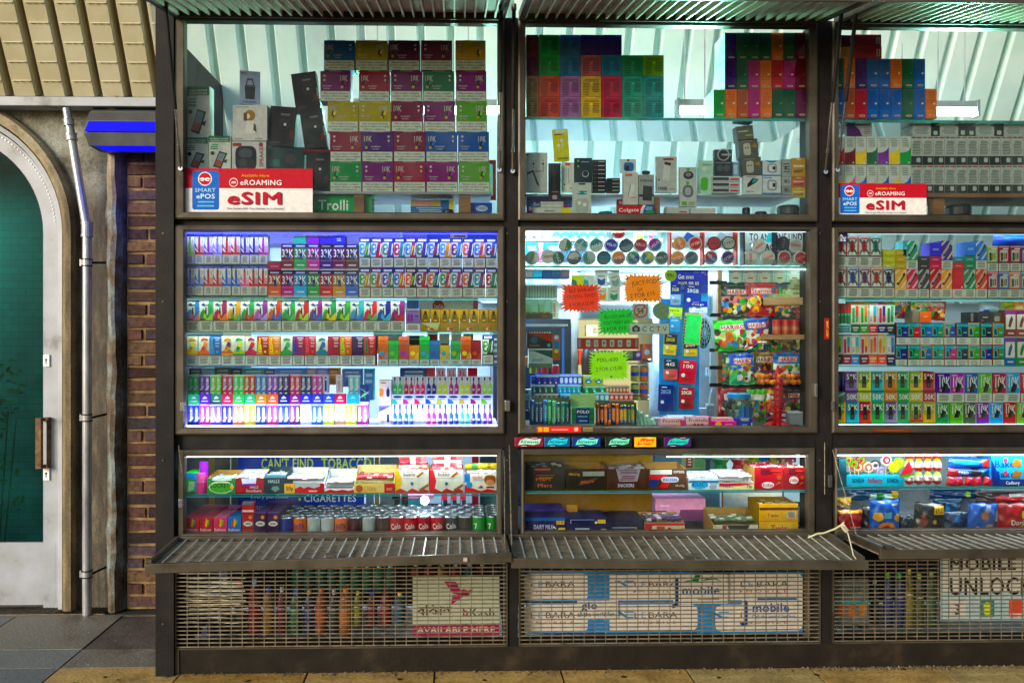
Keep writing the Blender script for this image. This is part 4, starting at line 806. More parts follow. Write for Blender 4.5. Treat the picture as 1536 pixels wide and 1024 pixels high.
acc('cable_box', 'dark red box end peeking behind the toothpaste box', 926, 934, 299, 309, '7c2430', [('d', .6, .5, .3, 'c09090')], .1)
acc('cable_box', 'white flat box with a red mark under the right board', 1000, 1034, 311, 322, 'c0c8c4', [('r', .55, .3, .9, .5, 'c07070')], .06, 3, .06); acc('cable_box', 'plain white flat box beside the one with a red mark', 1036, 1073, 312, 321.5, 'ccd2cc', [('r', .05, .75, .95, .85, 'e8ece8')], .06, 0, .06)
for px, a, b, r, lab in ((1182, 309, 322, .055, 'wide black round tub in the corner under the middle board'), (1141, 318, 322, .03, 'small flat black lid under the middle board'), (1119, 312, 322, .02, 'small dark figure shaped stopper under the middle board'), (908, 318, 321.5, .035, 'flat blue grey lid left of the toothpaste box'), (1437, 308, 323, .062, 'wide dark round tub under the right board')):
    roundtub(px, a, b, r, '2a3034' if 'blue' not in lab else '4c6c84', lab, .13)
# ================================================================ GOODS: left middle window
rs = random.Random(21)
def row(name, noun, cat, x0, pitch, cols, yt, yb, y, dep, fn, win, rown, group, names=None, gap=.25, zz=None, sidef=.6, xr=None):
    z0 = Z(yb, xr or x0+pitch*len(cols)/2, y); z1 = Z(yt, xr or x0+pitch*len(cols)/2, y); n = len(cols)
    for i, c in enumerate(cols):
        if c is None or c == '-': continue
        a, b = X(x0+i*pitch+gap, y), X(x0+(i+1)*pitch-gap, y); w = b-a; h = z1-z0; pm = PM(('card',)); r_ = fn(i, c)
        body, ops = r_[0], r_[1]; pm.box(-w/2, w/2, 0, dep, 0, h, body, front=body, side=dk(body, sidef)); pm.face(-w/2, 0, w, h, -.0003); pm.draw(ops)
        nm = names[i] if names else NAM.get(c, c)
        o = pm.build(name, loc=((a+b)/2, y+rs.uniform(0, .009), z0), rot=(0, RAD(rs.gauss(0, .35)), RAD(rs.gauss(0, 2.2)))); lb = f"{nm} {noun}, {ORD[i]} from left in the {rown}, {win}"
        if len(lb.split()) > 16: lb = f"{nm} {noun}, {ORD[i]} in the {rown}"
        tag(o, lb, cat, group)
def dpod(i, c):  # white pack with a pod device and diagonal stripes, blue strip light painted on its cap
    return 'dfe6de', [('r', 0, .93, 1, 1, '2434a8'), ('r', .12, .945, .88, .975, '90a0e8'), ('p', [(0, .36), (.55, .36), (0, .72)], c), ('p', [(.0, .5), (.45, .38), (.5, .42), (0, .58)], 'e8ece4'), ('r', .62, .42, 1, .62, mixc(c, 'w', .45)), ('r', .62, .66, 1, .9, 'e4ead4'), ('r', .74, .7, .9, .86, 'b8b890'), ('R', .36, .42, .6, .88, mixc(c, 'k', .15), .4), ('r', .43, .82, .53, .93, '54343c'), ('r', 0, .34, 1, .42, c), ('r', 0, 0, 1, .05, '1c2440')]+[('r', .03, .05, .97, .34, 'c8d2c4'), ('l', .2, .09, .8, .31, 6, '6a7468')]
A1 = 'L r p l r r P P m'.split(); A2 = 'b b r r b b n r r'.split(); LW = 'left middle window'
row('vape_pack', 'and white slim vape pack', 'vape pack', 278.3, 13.65, A1, 351.5, 398, .045, .07, dpod, LW, 'upper slim row', 'slim white vape packs', xr=340)
row('vape_pack', 'and white slim vape pack', 'vape pack', 278.3, 13.65, A2, 399, 445, .045, .07, dpod, LW, 'lower slim row', 'slim white vape packs', xr=340)
def d33(i, c):
    return c, [('r', 0, .86, 1, 1, '141a50'), ('r', .15, .9, .85, .95, 'c8d0e8'), ('r', .03, .4, .97, .86, mixc(c, 'k', .45)), ('t', .04, .5, .3, 'e4e8e0', '33K', .92), ('R', .42, .42, .66, .66, '16243c', .15), ('r', .46, .44, .62, .52, '2450a0'), ('d', .82, .46, .1, mixc(c, 'w', .2)), ('r', 0, .36, 1, .38, mixc(c, 'w', .3)), ('l', .15, .14, .85, .24, 1, mixc(c, 'w', .7)), ('r', 0, .05, 1, .07, mixc(c, 'w', .4)), ('r', 0, 0, 1, .03, 'e0e4e0')]
row('vape_box', 'vape box printed 33K', 'vape box', 421.3, 19.35, 'R g m P M x'.split(), 366, 405, .05, .09, d33, LW, 'upper 33K row', 'vape boxes printed 33K', names=['crimson', 'green', 'magenta', 'violet', 'plum', 'maroon'])
row('vape_box', 'vape box printed 33K', 'vape box', 402, 19.35, 'o m c g r y b'.split(), 406, 445.3, .05, .09, lambda i, c: d33(i, {'y': 'd89c10', 'o': 'e06018'}.get(c, c)), LW, 'lower 33K row', 'vape boxes printed 33K', names=['orange', 'magenta', 'cyan', 'green', 'red', 'amber', 'blue'], xr=470)
item('vape_box', 'crimson vape box lying flat at the left of the upper 33K row', 'vape box', 402.3, 420.8, 391.5, 405, .05, .08, 'a81440', [('l', .1, .3, .9, .5, 1, 'e0a0b0'), ('r', 0, .05, 1, .14, 'd06080')])
for i, (c, nm) in enumerate((('1fa070', 'sea green'), ('7a1898', 'purple'), ('3424a0', 'indigo'), ('1418e0', 'bright blue'))):
    item('vape_box', f"{nm} vape box lying on top of the upper 33K row", 'vape box', 440.7+i*19.35, 459+i*19.35, 353, 366, .05, .09, c, [('l', .3, .3, .7, .7, 2, 'c0c8ff')] if i == 3 else [('r', 0, .88, 1, 1, mixc(c, 'w', .3))], 'vape boxes lying on the 33K row', rot=-1.5)
def dek(i, c):
    a, bg, k = c
    return bg, [('r', 0, .84, 1, 1, '141c84'), ('r', .14, .88, .86, .95, 'dfe4f4'), ('p', [(.0, .34), (.4, .34), (.6, .84), (0, .84)], mixc(a, 'w', .72)), ('R', .03, .42, .48, .8, a, .4), ('R', .17, .66, .4, .73, 'w', .4), ('R', .17, .49, .4, .57, 'w', .4), ('r', .28, .58, .5, .62, 'w'), ('p', [(.44, .44), (.58, .42), (.82, .72), (.68, .76)], mixc(bg, k, .6)), ('p', [(.5, .5), (.58, .48), (.76, .7), (.68, .72)], k), ('p', [(.74, .42), (.84, .42), (.98, .8), (.88, .8)], 'e4ecec'), ('p', [(.84, .6), (1, .4), (1, .46), (.88, .64)], 'e4ecec'), ('r', 0, .32, 1, .36, '14203c'), ('r', .03, .02, .97, .32, 'ccd6c8'), ('l', .15, .07, .85, .28, 5, '667064')]
e1 = [('1cb0c8', '2c8c50', 'L'), ('1c90d0', 'd04848', 'M'), ('109850', '1c4888', 'p'), ('c01c40', '109088', 't'), ('1c90d0', 'b02048', 'y'), ('108850', '183c80', 'p'), ('2080c8', '20286c', 'r'), ('40a0d0', 'e0a828', 'o'), ('702860', '187898', 'c'), ('e8582c', '243470', 'P'), ('2080c0', 'e08c38', 'm'), ('142878', '4078a0', 'r')]
e2 = [('18a040', 'c09048', 'y'), ('18a040', 'd08c38', 'r'), ('1450b0', '2c8c50', 'n'), ('1878c8', 'e06830', 'y'), ('f45c14', '303038', 'L'), ('483050', 'b81c48', 'O'), ('e0702c', '1c4880', 'q'), ('109848', 'd8702c', 'p'), ('109880', 'c02878', 'm'), ('e06420', '206858', 'P'), ('18a0b0', '982850', 'S'), ('a8183c', '3c9048', 't')]
en = 'cyan and green;blue and red;green and navy;red and teal;blue and crimson;green and dark blue;blue and indigo;blue and yellow;plum and teal;orange and navy;blue and amber;navy and grey'.split(';')
en2 = 'green and tan;green and orange;blue and green;blue and orange red;orange and black;violet and crimson;orange and blue;green and orange brown;teal and magenta;orange and dark green;cyan and wine;crimson and green'.split(';')
row('vape_pack', 'curved logo vape pack', 'vape pack', 538.6, 17.25, e1, 356.5, 401.5, .045, .06, dek, LW, 'upper right row', 'vape packs with a big round logo letter', names=en)
row('vape_pack', 'curved logo vape pack', 'vape pack', 538.6, 17.25, e2, 402, 446, .045, .06, dek, LW, 'lower right row', 'vape packs with a big round logo letter', names=en2)
def dsw(i, c):
    a, b, d = c
    return 'dfe5dc', [('p', [(.5, .34), (1, .34), (1, 1), (.72, 1), (.62, .8), (.66, .6)], a), ('p', [(.0, .4), (.1, .62), (.3, .74), (.5, .64), (.6, .5), (.7, .34), (0, .34)], b), ('p', [(.34, .36), (.3, .5), (.4, .6), (.55, .58), (.5, .5), (.6, .4), (.66, .34)], d), ('p', [(.55, .36), (.75, .5), (1, .62), (1, .34)], mixc(d, 'w', .15)), ('r', .44, .56, .54, .78, '181c20'), ('r', .46, .76, .52, .84, 'c8c8c8'), ('p', [(.12, .86), (.3, .93), (.5, .86), (.74, .9), (.7, .86), (.4, .82)], '243c70'), ('t', .14, .62, .1, mixc(a, 'w', .4), 'P', .12), ('R', .04, .37, .5, .41, '383c38'), ('r', 0, .33, 1, .36, '202820'), ('r', .02, .01, .98, .33, 'c4cec0'), ('l', .12, .05, .88, .3, 4, '3c443c')]
sw = [('1c88d0', '1c80c8', 'n'), ('1a9a50', '2a8c3c', 'L'), ('a01c58', 'b0204c', 'o'), ('e09820', 'e8a020', 'g'), ('1a9a50', '1c9848', 'r'), ('8c4c90', 'a868a8', 'l'), ('d04838', 'd86030', 'b'), ('2c9c50', '2c9c50', 'g'), ('c84040', 'a83c2c', 'L'), ('902c80', '702c88', 'b'), ('1c9850', '4ca030', 'y'), ('2c9838', '2a8c38', 'L'), ('18a8b8', '1c9cb8', 'b'), ('e05c60', 'd03848', 'g'), ('3c3898', '2c4cb0', 'c'), ('902c78', '7c2c70', 'r')]
sn = 'blue and pink;green and lime;crimson and orange;amber and green;green and red;lilac and violet;red and blue;plain green;red and lime;purple and blue;green and yellow;dark green and lime;turquoise;pink and green;indigo and cyan;purple and red'.split(';')
row('vape_box', 'swirl vape box', 'vape box', 278.3, 20.5, sw, 451, 496.6, .045, .08, dsw, LW, 'swirl row', 'white vape boxes with a coloured swirl', names=sn)
item('vape_box', 'lilac vape box at the right end of the swirl row', 'vape box', 608.5, 630, 463, 496, .045, .08, '8c78a8', [('r', 0, .0, 1, .32, 'c8ccc0'), ('l', .1, .05, .9, .28, 3, '5c6460'), ('R', .12, .42, .3, .8, '904c88', .4), ('R', .34, .42, .5, .76, '70589c', .4), ('l', .6, .6, .92, .72, 1, '5050b0'), ('r', 0, .93, 1, 1, 'a49cb4')])
def dgold(i, c):
    return 'a8821c', [('r', 0, .36, 1, .96, 'c0941c'), ('p', [(0, .36), (1, .36), (1, .7), (.4, .5), (0, .62)], '8c7818'), ('R', .22, .4, .72, .78, '6c5810', .3), ('R', .34, .74, .6, .92, '1c1a14', .3), ('r', .3, .46, .66, .52, 'dcb430'), ('r', .9, .36, 1, .96, 'e0ac24' if i % 2 else '94741c'), ('r', 0, .3, 1, .34, '6c5c18')]
row('vape_box', 'gold vape box', 'vape box', 631.2, 14.6, ['Y']*8, 463.5, 497, .06, .06, dgold, LW, 'gold row', 'gold vape boxes', names=['gold']*8)
for i in range(4):
    a = 631.2+i*29.2; item('display_tray', f"low {'pale green' if i == 0 else 'gold'} display tray holding two gold boxes, {ORD[i]} from left", 'display tray', a, a+28.8, 483.5, 497, .05, .008, '9c8418', [('p', [(0, .95), (1, .95), (.85, .1)], 'c8d0a0') if i == 0 else ('p', [(0, .95), (.9, .95), (.6, .45), (0, .3)], 'b08c1c'), ('R', .35, .12, .62, .42, 'e4d8c0', .3), ('R', .44, .16, .66, .4, 'd04430', .3)], 'display trays of the gold boxes')
def dpill(i, c):
    t, a, b = c
    base = [('r', .02, .01, .98, .32, 'ccd4c8'), ('l', .12, .04, .88, .3, 5, '58605c'), ('r', 0, .32, 1, .345, '3a4440')]
    if t == 'w': return 'd8e0d2', base+[('p', [(0, .35), (1, .35), (1, .46), (.7, .54), (.4, .56), (0, .46)], mixc(a, b, .5)), ('r', 0, .345, 1, .4, a), ('p', [(.2, .5), (.48, .46), (.82, .74), (.7, .8), (.52, .8)], a), ('p', [(.4, .66), (.72, .6), (.82, .74), (.7, .8), (.52, .8)], b), ('d', .42, .58, .07, '1c2020'), ('p', [(.2, .88), (.45, .95), (.8, .9), (.84, .84), (.5, .86), (.3, .82)], mixc(a, 'k', .3))]
    return a, base+[('p', [(.0, .36), (.5, .36), (.4, .6), (0, .9)], mixc(a, b, .35)), ('R', .12, .44, .36, .72, b, .4), ('r', .17, .6, .3, .94, mixc(b, 'k', .25)), ('d', .24, .52, .05, 'k'), ('l', .5, .6, .9, .92, 3, mixc(a, 'w', .35)), ('d', .7, .46, .1, b), ('r', .4, .92, .95, .95, mixc(a, 'w', .5))]
pl_ = [('w', 'f0a820', 'e8dc20'), ('w', 'd84c28', 'f08020'), ('c', '1464b0', '40b0e0'), ('w', 'f09c14', '682458'), ('w', '1ca844', 'e0e020'), ('w', 'b02458', 'e05858'), ('c', 'b03830', 'e0d828'), ('c', 'd87c10', 'f8c820'), ('w', '189c40', '28a058'), ('c', '902050', '3c4cb0'), ('c', 'c01c40', 'e08080'), ('w', '108080', '2060b0'), ('c', '981438', 'c04050'), ('c', 'd85c20', '98d020'), ('c', '401458', '303040'), ('c', 'b0142c', '18783c')]
pn = 'orange and yellow pill;red and orange pill;blue bottle;amber and plum pill;green and yellow pill;rose and red pill;red and lime bottle;amber bottle;all green pill;wine and blue bottle;crimson bottle;teal and blue pill;deep crimson bottle;orange and lime bottle;dark violet bottle;red and green bottle'.split(';')
row('vape_pack', 'vape pack', 'vape pack', 278.3, 17.8, pl_, 504, 547.4, .045, .06, dpill, LW, 'pill row', 'vape packs of the fourth shelf', names=pn)
ht = [504, 511, 504, 518, 504, 511, 518, 511, 504, 510]; hc = ['c8683c', '3ca050', 'b06c60', 'd8882c', '3c9c50', '1c68a0', 'c8ac1c', '3c9058', 'b86c54', '94484c']; hd = ['1c90c0', '70c060', 'a050a0', 'f0d030', '3c98b0', '104c98', '1c9098', '88a830', 'e0c430', 'c0502c']; hn = 'orange brown;green;dusty pink;amber;light green;blue;yellow;sage green;terracotta;wine brown'.split(';')
for i in range(10):
    v = 18/(547-ht[i]); item('vape_box', f"narrow {hn[i]} vape box with a fruit picture, {ORD[i]} from left of ten", 'vape box', 567.3+i*15.5, 582.3+i*15.5, ht[i], 547, .05, .06, hc[i], [('r', .04, .0, .96, .46*v, 'b0bcb0'), ('R', .2, .08*v, .8, .34*v, '8c9890', .3), ('r', 0, .46*v, 1, 1.55*v, mixc(hc[i], 'k', .12)), ('d', .36, .95*v, .24, hd[i]), ('p', [(.5, .5*v), (.95, .5*v), (.95, 1.1*v), (.7, .9*v)], mixc(hd[i], hc[i], .5)), ('r', 0, 1.6*v, 1, 1.64*v, dk(hc[i], .5))]+([('r', 0, 2.0*v, 1, 2.04*v, dk(hc[i], .5))] if ht[i] < 516 else []), 'narrow fruit vape boxes', side='8c9490')
row('vape_pack', 'round logo vape pack', 'vape pack', 723.5, 16.6, [('189838', '143018', 'g')], 502, 547, .045, .06, dek, LW, 'end of the fourth shelf', None, names=['dark green'])
for k in range(5): item('sweet_tin', f"small blue and white tin, {ORD[k]} from the top of the column by the right frame", 'tin', 741, 746.5, 505+k*8.4, 512.6+k*8.4, .06, .05, ['28506c', '4c9cc0', '70a0a0', '3c70a0', '8c6c80'][k], [('r', 0, .3, 1, .7, 'c8dce0')], 'column of small tins')
# double packs, upper layer with coloured lips, and the over-lit lower layer
def ddbl(i, c):
    a, b = c; o = [('r', 0, .93, 1, 1, mixc(a, 'w', .7))]
    for u in (.03, .52): o += [('r', u, .0, u+.45, .93, a), ('R', u+.1, .2, u+.34, .88, mixc(b, 'w', .45), .45), ('d', u+.22, .72, .09, 'w'), ('p', [(u+.02, .25), (u+.36, .44), (u+.42, .4), (u+.12, .2)], 'f0f0ff'), ('r', u+.12, .02, u+.34, .1, 'e8eef8')]
    return mixc(a, 'w', .35), o
def dlip(i, c):
    return c, [('p', [(.3, .62), (.5, .82), (.72, .62), (.72, .55), (.3, .5)], mixc(c, 'w', .8)), ('l', .18, .18, .82, .4, 1, mixc(c, 'w', .75))]
u1 = [('3cd87c', '3cd890'), ('6a1cd8', 'a080e0'), ('84dc64', 'b0d8b0'), ('e02858', '3080e0'), ('2ce05c', '70d8b0'), ('e84c54', '60d080'), ('2c90f0', '90c8f0'), ('9c70e8', 'b090e0'), ('14287c', '4060b0'), ('e04880', 'e080a0'), ('20387c', '7090c0'), ('e028b0', '4c2cc0')]
n1 = 'mint green;violet;light green;red and blue;bright green;coral;sky blue;lilac;navy;pink;dark blue;magenta'.split(';')
row('vape_twin_pack', 'twin vape pack', 'vape twin pack', 281.5, 16.9, u1, 562, 591, .075, .04, ddbl, LW, 'upper twin row', 'twin vape packs, upper row', names=n1)
row('twin_pack_lip', 'carton lip', 'carton lip', 281.5, 16.9, ['4cd088', '5c1cb0', '2c7c60', 'd8184c', '20c848', '40c078', 'd09c60', 'f08468', '141c6c', '882870', '1424b8', '1830a0', '1c4cb0', 'd8244c'], 591, 605.5, .045, .03, dlip, LW, 'lips of the twin row', 'carton lips under the twin packs', names='mint green;violet;dark green;crimson;bright green;sea green;tan;salmon;navy;plum;royal blue;deep blue;mid blue;red'.split(';'))
for k, (a, b, c, d, nm) in enumerate(((484.5, 493, 'c8d0f0', '2028c0', 'single white vape pack with a blue pen'), (504, 513.5, 'e4e0f0', 'c8c0e0', 'single pale vape pack with a white pen'))):
    item('vape_pack', nm, 'vape pack', a, b, 562, 589, .075, .03, c, [('R', .3, .1, .65, .9, d, .4), ('d', .5, .75, .15, 'w')])
row('vape_twin_pack', 'twin vape pack', 'vape twin pack', 522, 18, [('84d4ec', 'b0e8f4')], 563, 591, .075, .04, ddbl, LW, 'upper twin row past the single packs', None, names=['pale cyan'])
item('carton_lip', 'turquoise carton lip under the pale cyan twin pack', 'carton lip', 520.5, 538, 591, 605, .045, .03, '18b0bc', [('p', [(.3, .62), (.5, .82), (.72, .62), (.72, .55), (.3, .5)], '90e4e8')])
item('vape_pack', 'dark blue vape pack with a green leaf, last of the twin row', 'vape pack', 540, 553.5, 577, 605, .05, .04, '1c3468', [('p', [(.2, .5), (.45, .55), (.5, .85), (.62, .55), (.9, .55), (.6, .42), (.6, .2), (.45, .38), (.25, .3)], '58b060'), ('p', [(.0, .3), (1, .62), (1, .66), (0, .34)], 'c8d4e8'), ('p', [(.0, .8), (1, .5), (1, .53), (0, .83)], 'a8b4d8'), ('r', 0, 0, 1, .1, 'c8d0e0')])
u2 = [('2030d8', '3040e0'), ('f060b8', 'f8a0d8'), ('8c78d0', 'a898e0'), ('2c28d0', '6048d8'), ('f8a088', 'f8c8b8'), ('f4f000', 'e8f070'), ('2040b0', '6070d0'), ('e840a0', 'f090c8'), ('2040c0', '6080e0'), ('702890', 'b080d0'), ('d8dcf0', '6060a0'), ('1c60b8', '4080d0'), ('e0f478', 'f0f8b0'), ('f8c8a0', 'f8dcc0'), ('f0f45c', 'f4f8a0'), ('d860c8', 'e8a0e0')]
row('vape_twin_pack', 'twin vape pack', 'vape twin pack', 281.5, 16.9, u2[:13]+u2[13:], 606, 640, .05, .05, ddbl, LW, 'lowest twin row', 'twin vape packs, lowest row', names='royal blue;pink;lavender;indigo;peach;yellow;dark blue;hot pink;blue;purple;white;ocean blue;pale lime;pale peach;lemon;orchid'.split(';'))
def dbot(i, c):
    o = [('r', 0, 0, 1, 1, 'd8dcf0'), ('r', .49, 0, .51, 1, 'b8bce0')]
    for u in (.27, .75): o += [('R', u-.07, .78, u+.07, .98, '1c2c80', .3), ('p', [(u-.05, .8), (u-.06, .62), (u-.2, .48), (u-.2, .02), (u+.2, .02), (u+.2, .48), (u+.06, .62), (u+.05, .8)], c), ('d', u, .28, .11, mixc(c, 'w', .6)), ('r', u-.15, .1, u-.1, .5, mixc(c, 'w', .4))]
    return 'd0d4ec', o
row('eliquid_twin_pack', 'bottle twin pack', 'e-liquid pack', 587.7, 16.85, '2cc878 c01c68 e05090 2434a0 c8e04c a82898 c8e030 9c1c68 a8e088'.split(), 565, 591.5, .075, .04, dbot, LW, 'upper bottle row', 'twin packs showing two bottles, upper row', names='green;raspberry;pink;navy;lime;mixed purple;yellow green;wine;pale green'.split(';'))
def dqtr(i, c): return 'd4daf0', [('R', .08, .62, .9, .86, '16245c', .4), ('l', .2, .42, .95, .54, 1, '8890b0'), ('p', [(0, 0), (.5, 0), (.45, .2), (.3, .4), (0, .55)], c)]
row('carton_lip', 'white carton lip with a quarter disc', 'carton lip', 587.7, 16.85, '28b08c c04090 e06878 1c50a8 a8b828 3070d0 c0a848 903060 70c048'.split(), 591.5, 605.5, .045, .03, dqtr, LW, 'lips under the bottle row', 'white carton lips under the bottle packs', names='teal;magenta;coral;blue;olive;azure;tan;wine;green'.split(';'))
row('eliquid_twin_pack', 'bottle twin pack', 'e-liquid pack', 587.7, 16.85, '1c50b0 2058b8 d0d8f0 e040a8 5010b0 1c40a8 18c8a0 1838c0 5818c0'.split(), 606, 638.5, .05, .05, dbot, LW, 'lowest bottle row', 'twin packs showing two bottles, lowest row', names='ocean blue;mid blue;white;pink and purple;violet;dark blue;turquoise;royal blue;deep violet'.split(';'))
item('eliquid_box', 'cream and white box with small fruit and a dark bottle, upper of two', 'box', 568.5, 587, 570, 608, .06, .06, 'dcd4d8', [('p', [(0, .55), (0, .98), (.9, .98)], 'e8d8b8'), ('p', [(.05, .35), (.3, .35), (.4, .6), (.2, .7), (.05, .65)], 'e8a078'), ('R', .6, .35, .85, .65, '1c2c50', .3), ('r', .68, .62, .78, .72, '1c2c50'), ('l', .1, .86, .6, .92, 1, '404060')])
item('eliquid_box', 'lavender and white box with a dark bottle, lower of two', 'box', 568.5, 587, 609, 639, .06, .06, 'e8e8f8', [('p', [(0, .7), (0, .98), (.9, .98)], '7878c0'), ('R', .62, .2, .85, .6, '1c2c50', .3), ('p', [(.1, .1), (.3, .4), (.5, .1)], 'd8c8f0'), ('l', .1, .82, .6, .9, 1, '404080')])
# things on the back shelf seen through the gaps
item('stock_card', 'white card with a red disc logo behind the gold boxes', 'card', 628, 717, 447, 478, .37, .01, 'f0f4f4', [('d', .33, .62, .1, 'd02828', 20), ('t', .26, .5, .2, 'w', 'CocaCola', .15), ('r', .92, .1, 1, .95, 'c81c50'), ('l', .5, .3, .8, .4, 1, 'c8c8c0'), ('r', -.2, .1, 0, .9, '5888c8')])
for k, (a, b, t, bt, c, lab) in enumerate(((284, 302, 552, 575, '303c48', 'dark box end behind the twin packs at the far left'), (302, 322, 552, 576, 'b4c8cc', 'pale printed box behind the mint green twin pack'), (322, 345, 551, 576, '4c5040', 'olive box behind the light green twin pack'), (347, 362, 552, 576, '1c3850', 'navy box behind the red and blue twin pack'),
    (363, 396, 552, 577, '5c98a0', 'wide teal and white box behind the bright green twin pack'), (396, 412, 553, 577, '1c4878', 'blue crumpled bag corner behind the twin packs'), (412, 458, 552, 575, '8ca8d4', 'pale blue printed carton behind the navy twin pack'), (460, 474, 552, 577, 'c8b0a8', 'pale pill picture box behind the dark blue twin pack'), (475, 492, 552, 575, 'b0a0c8', 'lilac pill box behind the magenta twin pack'), (493, 508, 552, 577, 'd08840', 'orange box behind the single white pack'), (513, 542, 553, 580, '788cb0', 'grey blue carton behind the pale cyan twin pack'), (546, 560, 553, 600, '6c9cb8', 'two thin pale tubes standing beside the cartons'), (600, 640, 552, 580, '14406c', 'dark blue carton behind the green bottle pack'))):
    item('stock_box', lab, 'box', a, b, t, bt, .25, .1, c, [('l', .1, .5, .9, .9, 2, mixc(c, 'w', .5)), ('r', .2, .1, .6, .4, mixc(c, 'k', .4))], 'boxes on the back shelf')
for k in range(5):
    item('candy_pack', f"red and white striped pack behind the bottle packs, {ORD[k]} from left", 'pack', 638+k*16, 652+k*16, 552, 572, .25, .1, 'e8c8cc' if k % 4 else 'c81c34', [('r', .1+.18*q, .1+.3*(q % 2), .22+.18*q, .5+.3*(q % 2), 'd83844') for q in range(5)], 'red and white packs on the back shelf')
for k in range(4): item('candy_pack', f"{['red','white and red','red and pale','green'][k]} pack behind the narrow fruit boxes, {ORD[k]} from left", 'pack', 641+k*18, 656+k*18, 498+k % 2*2, 530, .25, .1, ['d02038', 'd8e4e8', 'e8e0e0', '58b868'][k], [('r', .1, .3, .9, .5, ['801020', 'd04050', 'd05060', 'b8e8c0'][k])], 'packs behind the fruit boxes')
item('stock_box', 'white carton top behind the orange fruit box', 'box', 560, 602, 498, 530, .25, .1, 'dfe8f0', []); item('stock_box', 'dark tote behind the amber fruit box', 'box', 610, 636, 503, 530, .25, .1, '1c2c38', [('l', .1, .7, .9, .9, 1, 'a0b0b8')])
item('poster_card', 'glossy pale blue plastic wrap behind the top of the left middle window', 'wrap', 402, 600, 347, 372, .3, .01, 'c8ccf4', [('p', [(.1, .2), (.3, .8), (.5, .3), (.55, .9), (.3, .95)], 'e8ecff'), ('p', [(.6, .1), (.8, .7), (.9, .2)], 'a8b0e8')]); item('poster_card', 'bright blue card with a yellow tag above the round logo packs', 'card', 604, 747, 347, 372, .3, .01, '1c58d8', [('r', .0, .4, .25, .9, 'a8a8e0'), ('r', .5, .45, .68, .9, 'e0e0b8'), ('l', .53, .6, .66, .8, 1, '404040')])
item('poster_card', 'row of yellow and green wrappers lying behind the swirl boxes', 'wrappers', 330, 500, 448.5, 453.5, .2, .1, '3c8c50', [('r', .1*k, .2, .1*k+.07, .9, ['e8e030', '1c5cc0', 'e8d820', '30c080', 'f0e840'][k % 5]) for k in range(10)])
# ================================================================ GOODS: middle window and the shop behind it
def tin(px, py, c1, txt, rot, lab, c2=None, ring='d8dcd8', y=.05, r=10.4, tc='w', split=0, half=None):
    p = wp(px, py, y); R_ = r*(D+y)/F; pm = PM(('plastic',)); n = 28; k = 0
    def disc(rr, yy, c, a0=0, a1=360):
        m = 28; pm.poly([(rr*math.cos(RAD(a0+(a1-a0)*i/m)), yy, rr*math.sin(RAD(a0+(a1-a0)*i/m))) for i in range(m if a1-a0 == 360 else m+1)], c)
    pm.bar((0, 0, 0), (0, .022, 0), R_, ring, n=n, cap=True); pm.bar((0, -.0012, 0), (0, .0, 0), R_*.95, ring, n=n)
    disc(R_*.84, -.0016, c1)
    if c2: disc(R_*.84, -.002, c2, split, split+180)
    pm.face(-R_, -R_, 2*R_, 2*R_, -.0026); a = RAD(rot); pm.draw([('t', .5-.36*math.cos(a)+.08*math.sin(a), .5-.36*math.sin(a)-.08*math.cos(a), .2, tc, txt, .72, 1, rot)])
    tag(pm.build('snus_tin', loc=p), lab, 'tin', 'round tins on the top shelf of the middle window')
T = [(848, 383, 'd8e2da', 'NORDIC', 100, 'pale tin with green and red sideways lettering, leftmost', None, 0, '1c7048'), (822, 385.5, 'd0d8d0', 'NORDIC', 190, 'pale tin with red lettering, second in the lower row', None, 0, 'b03c3c')]
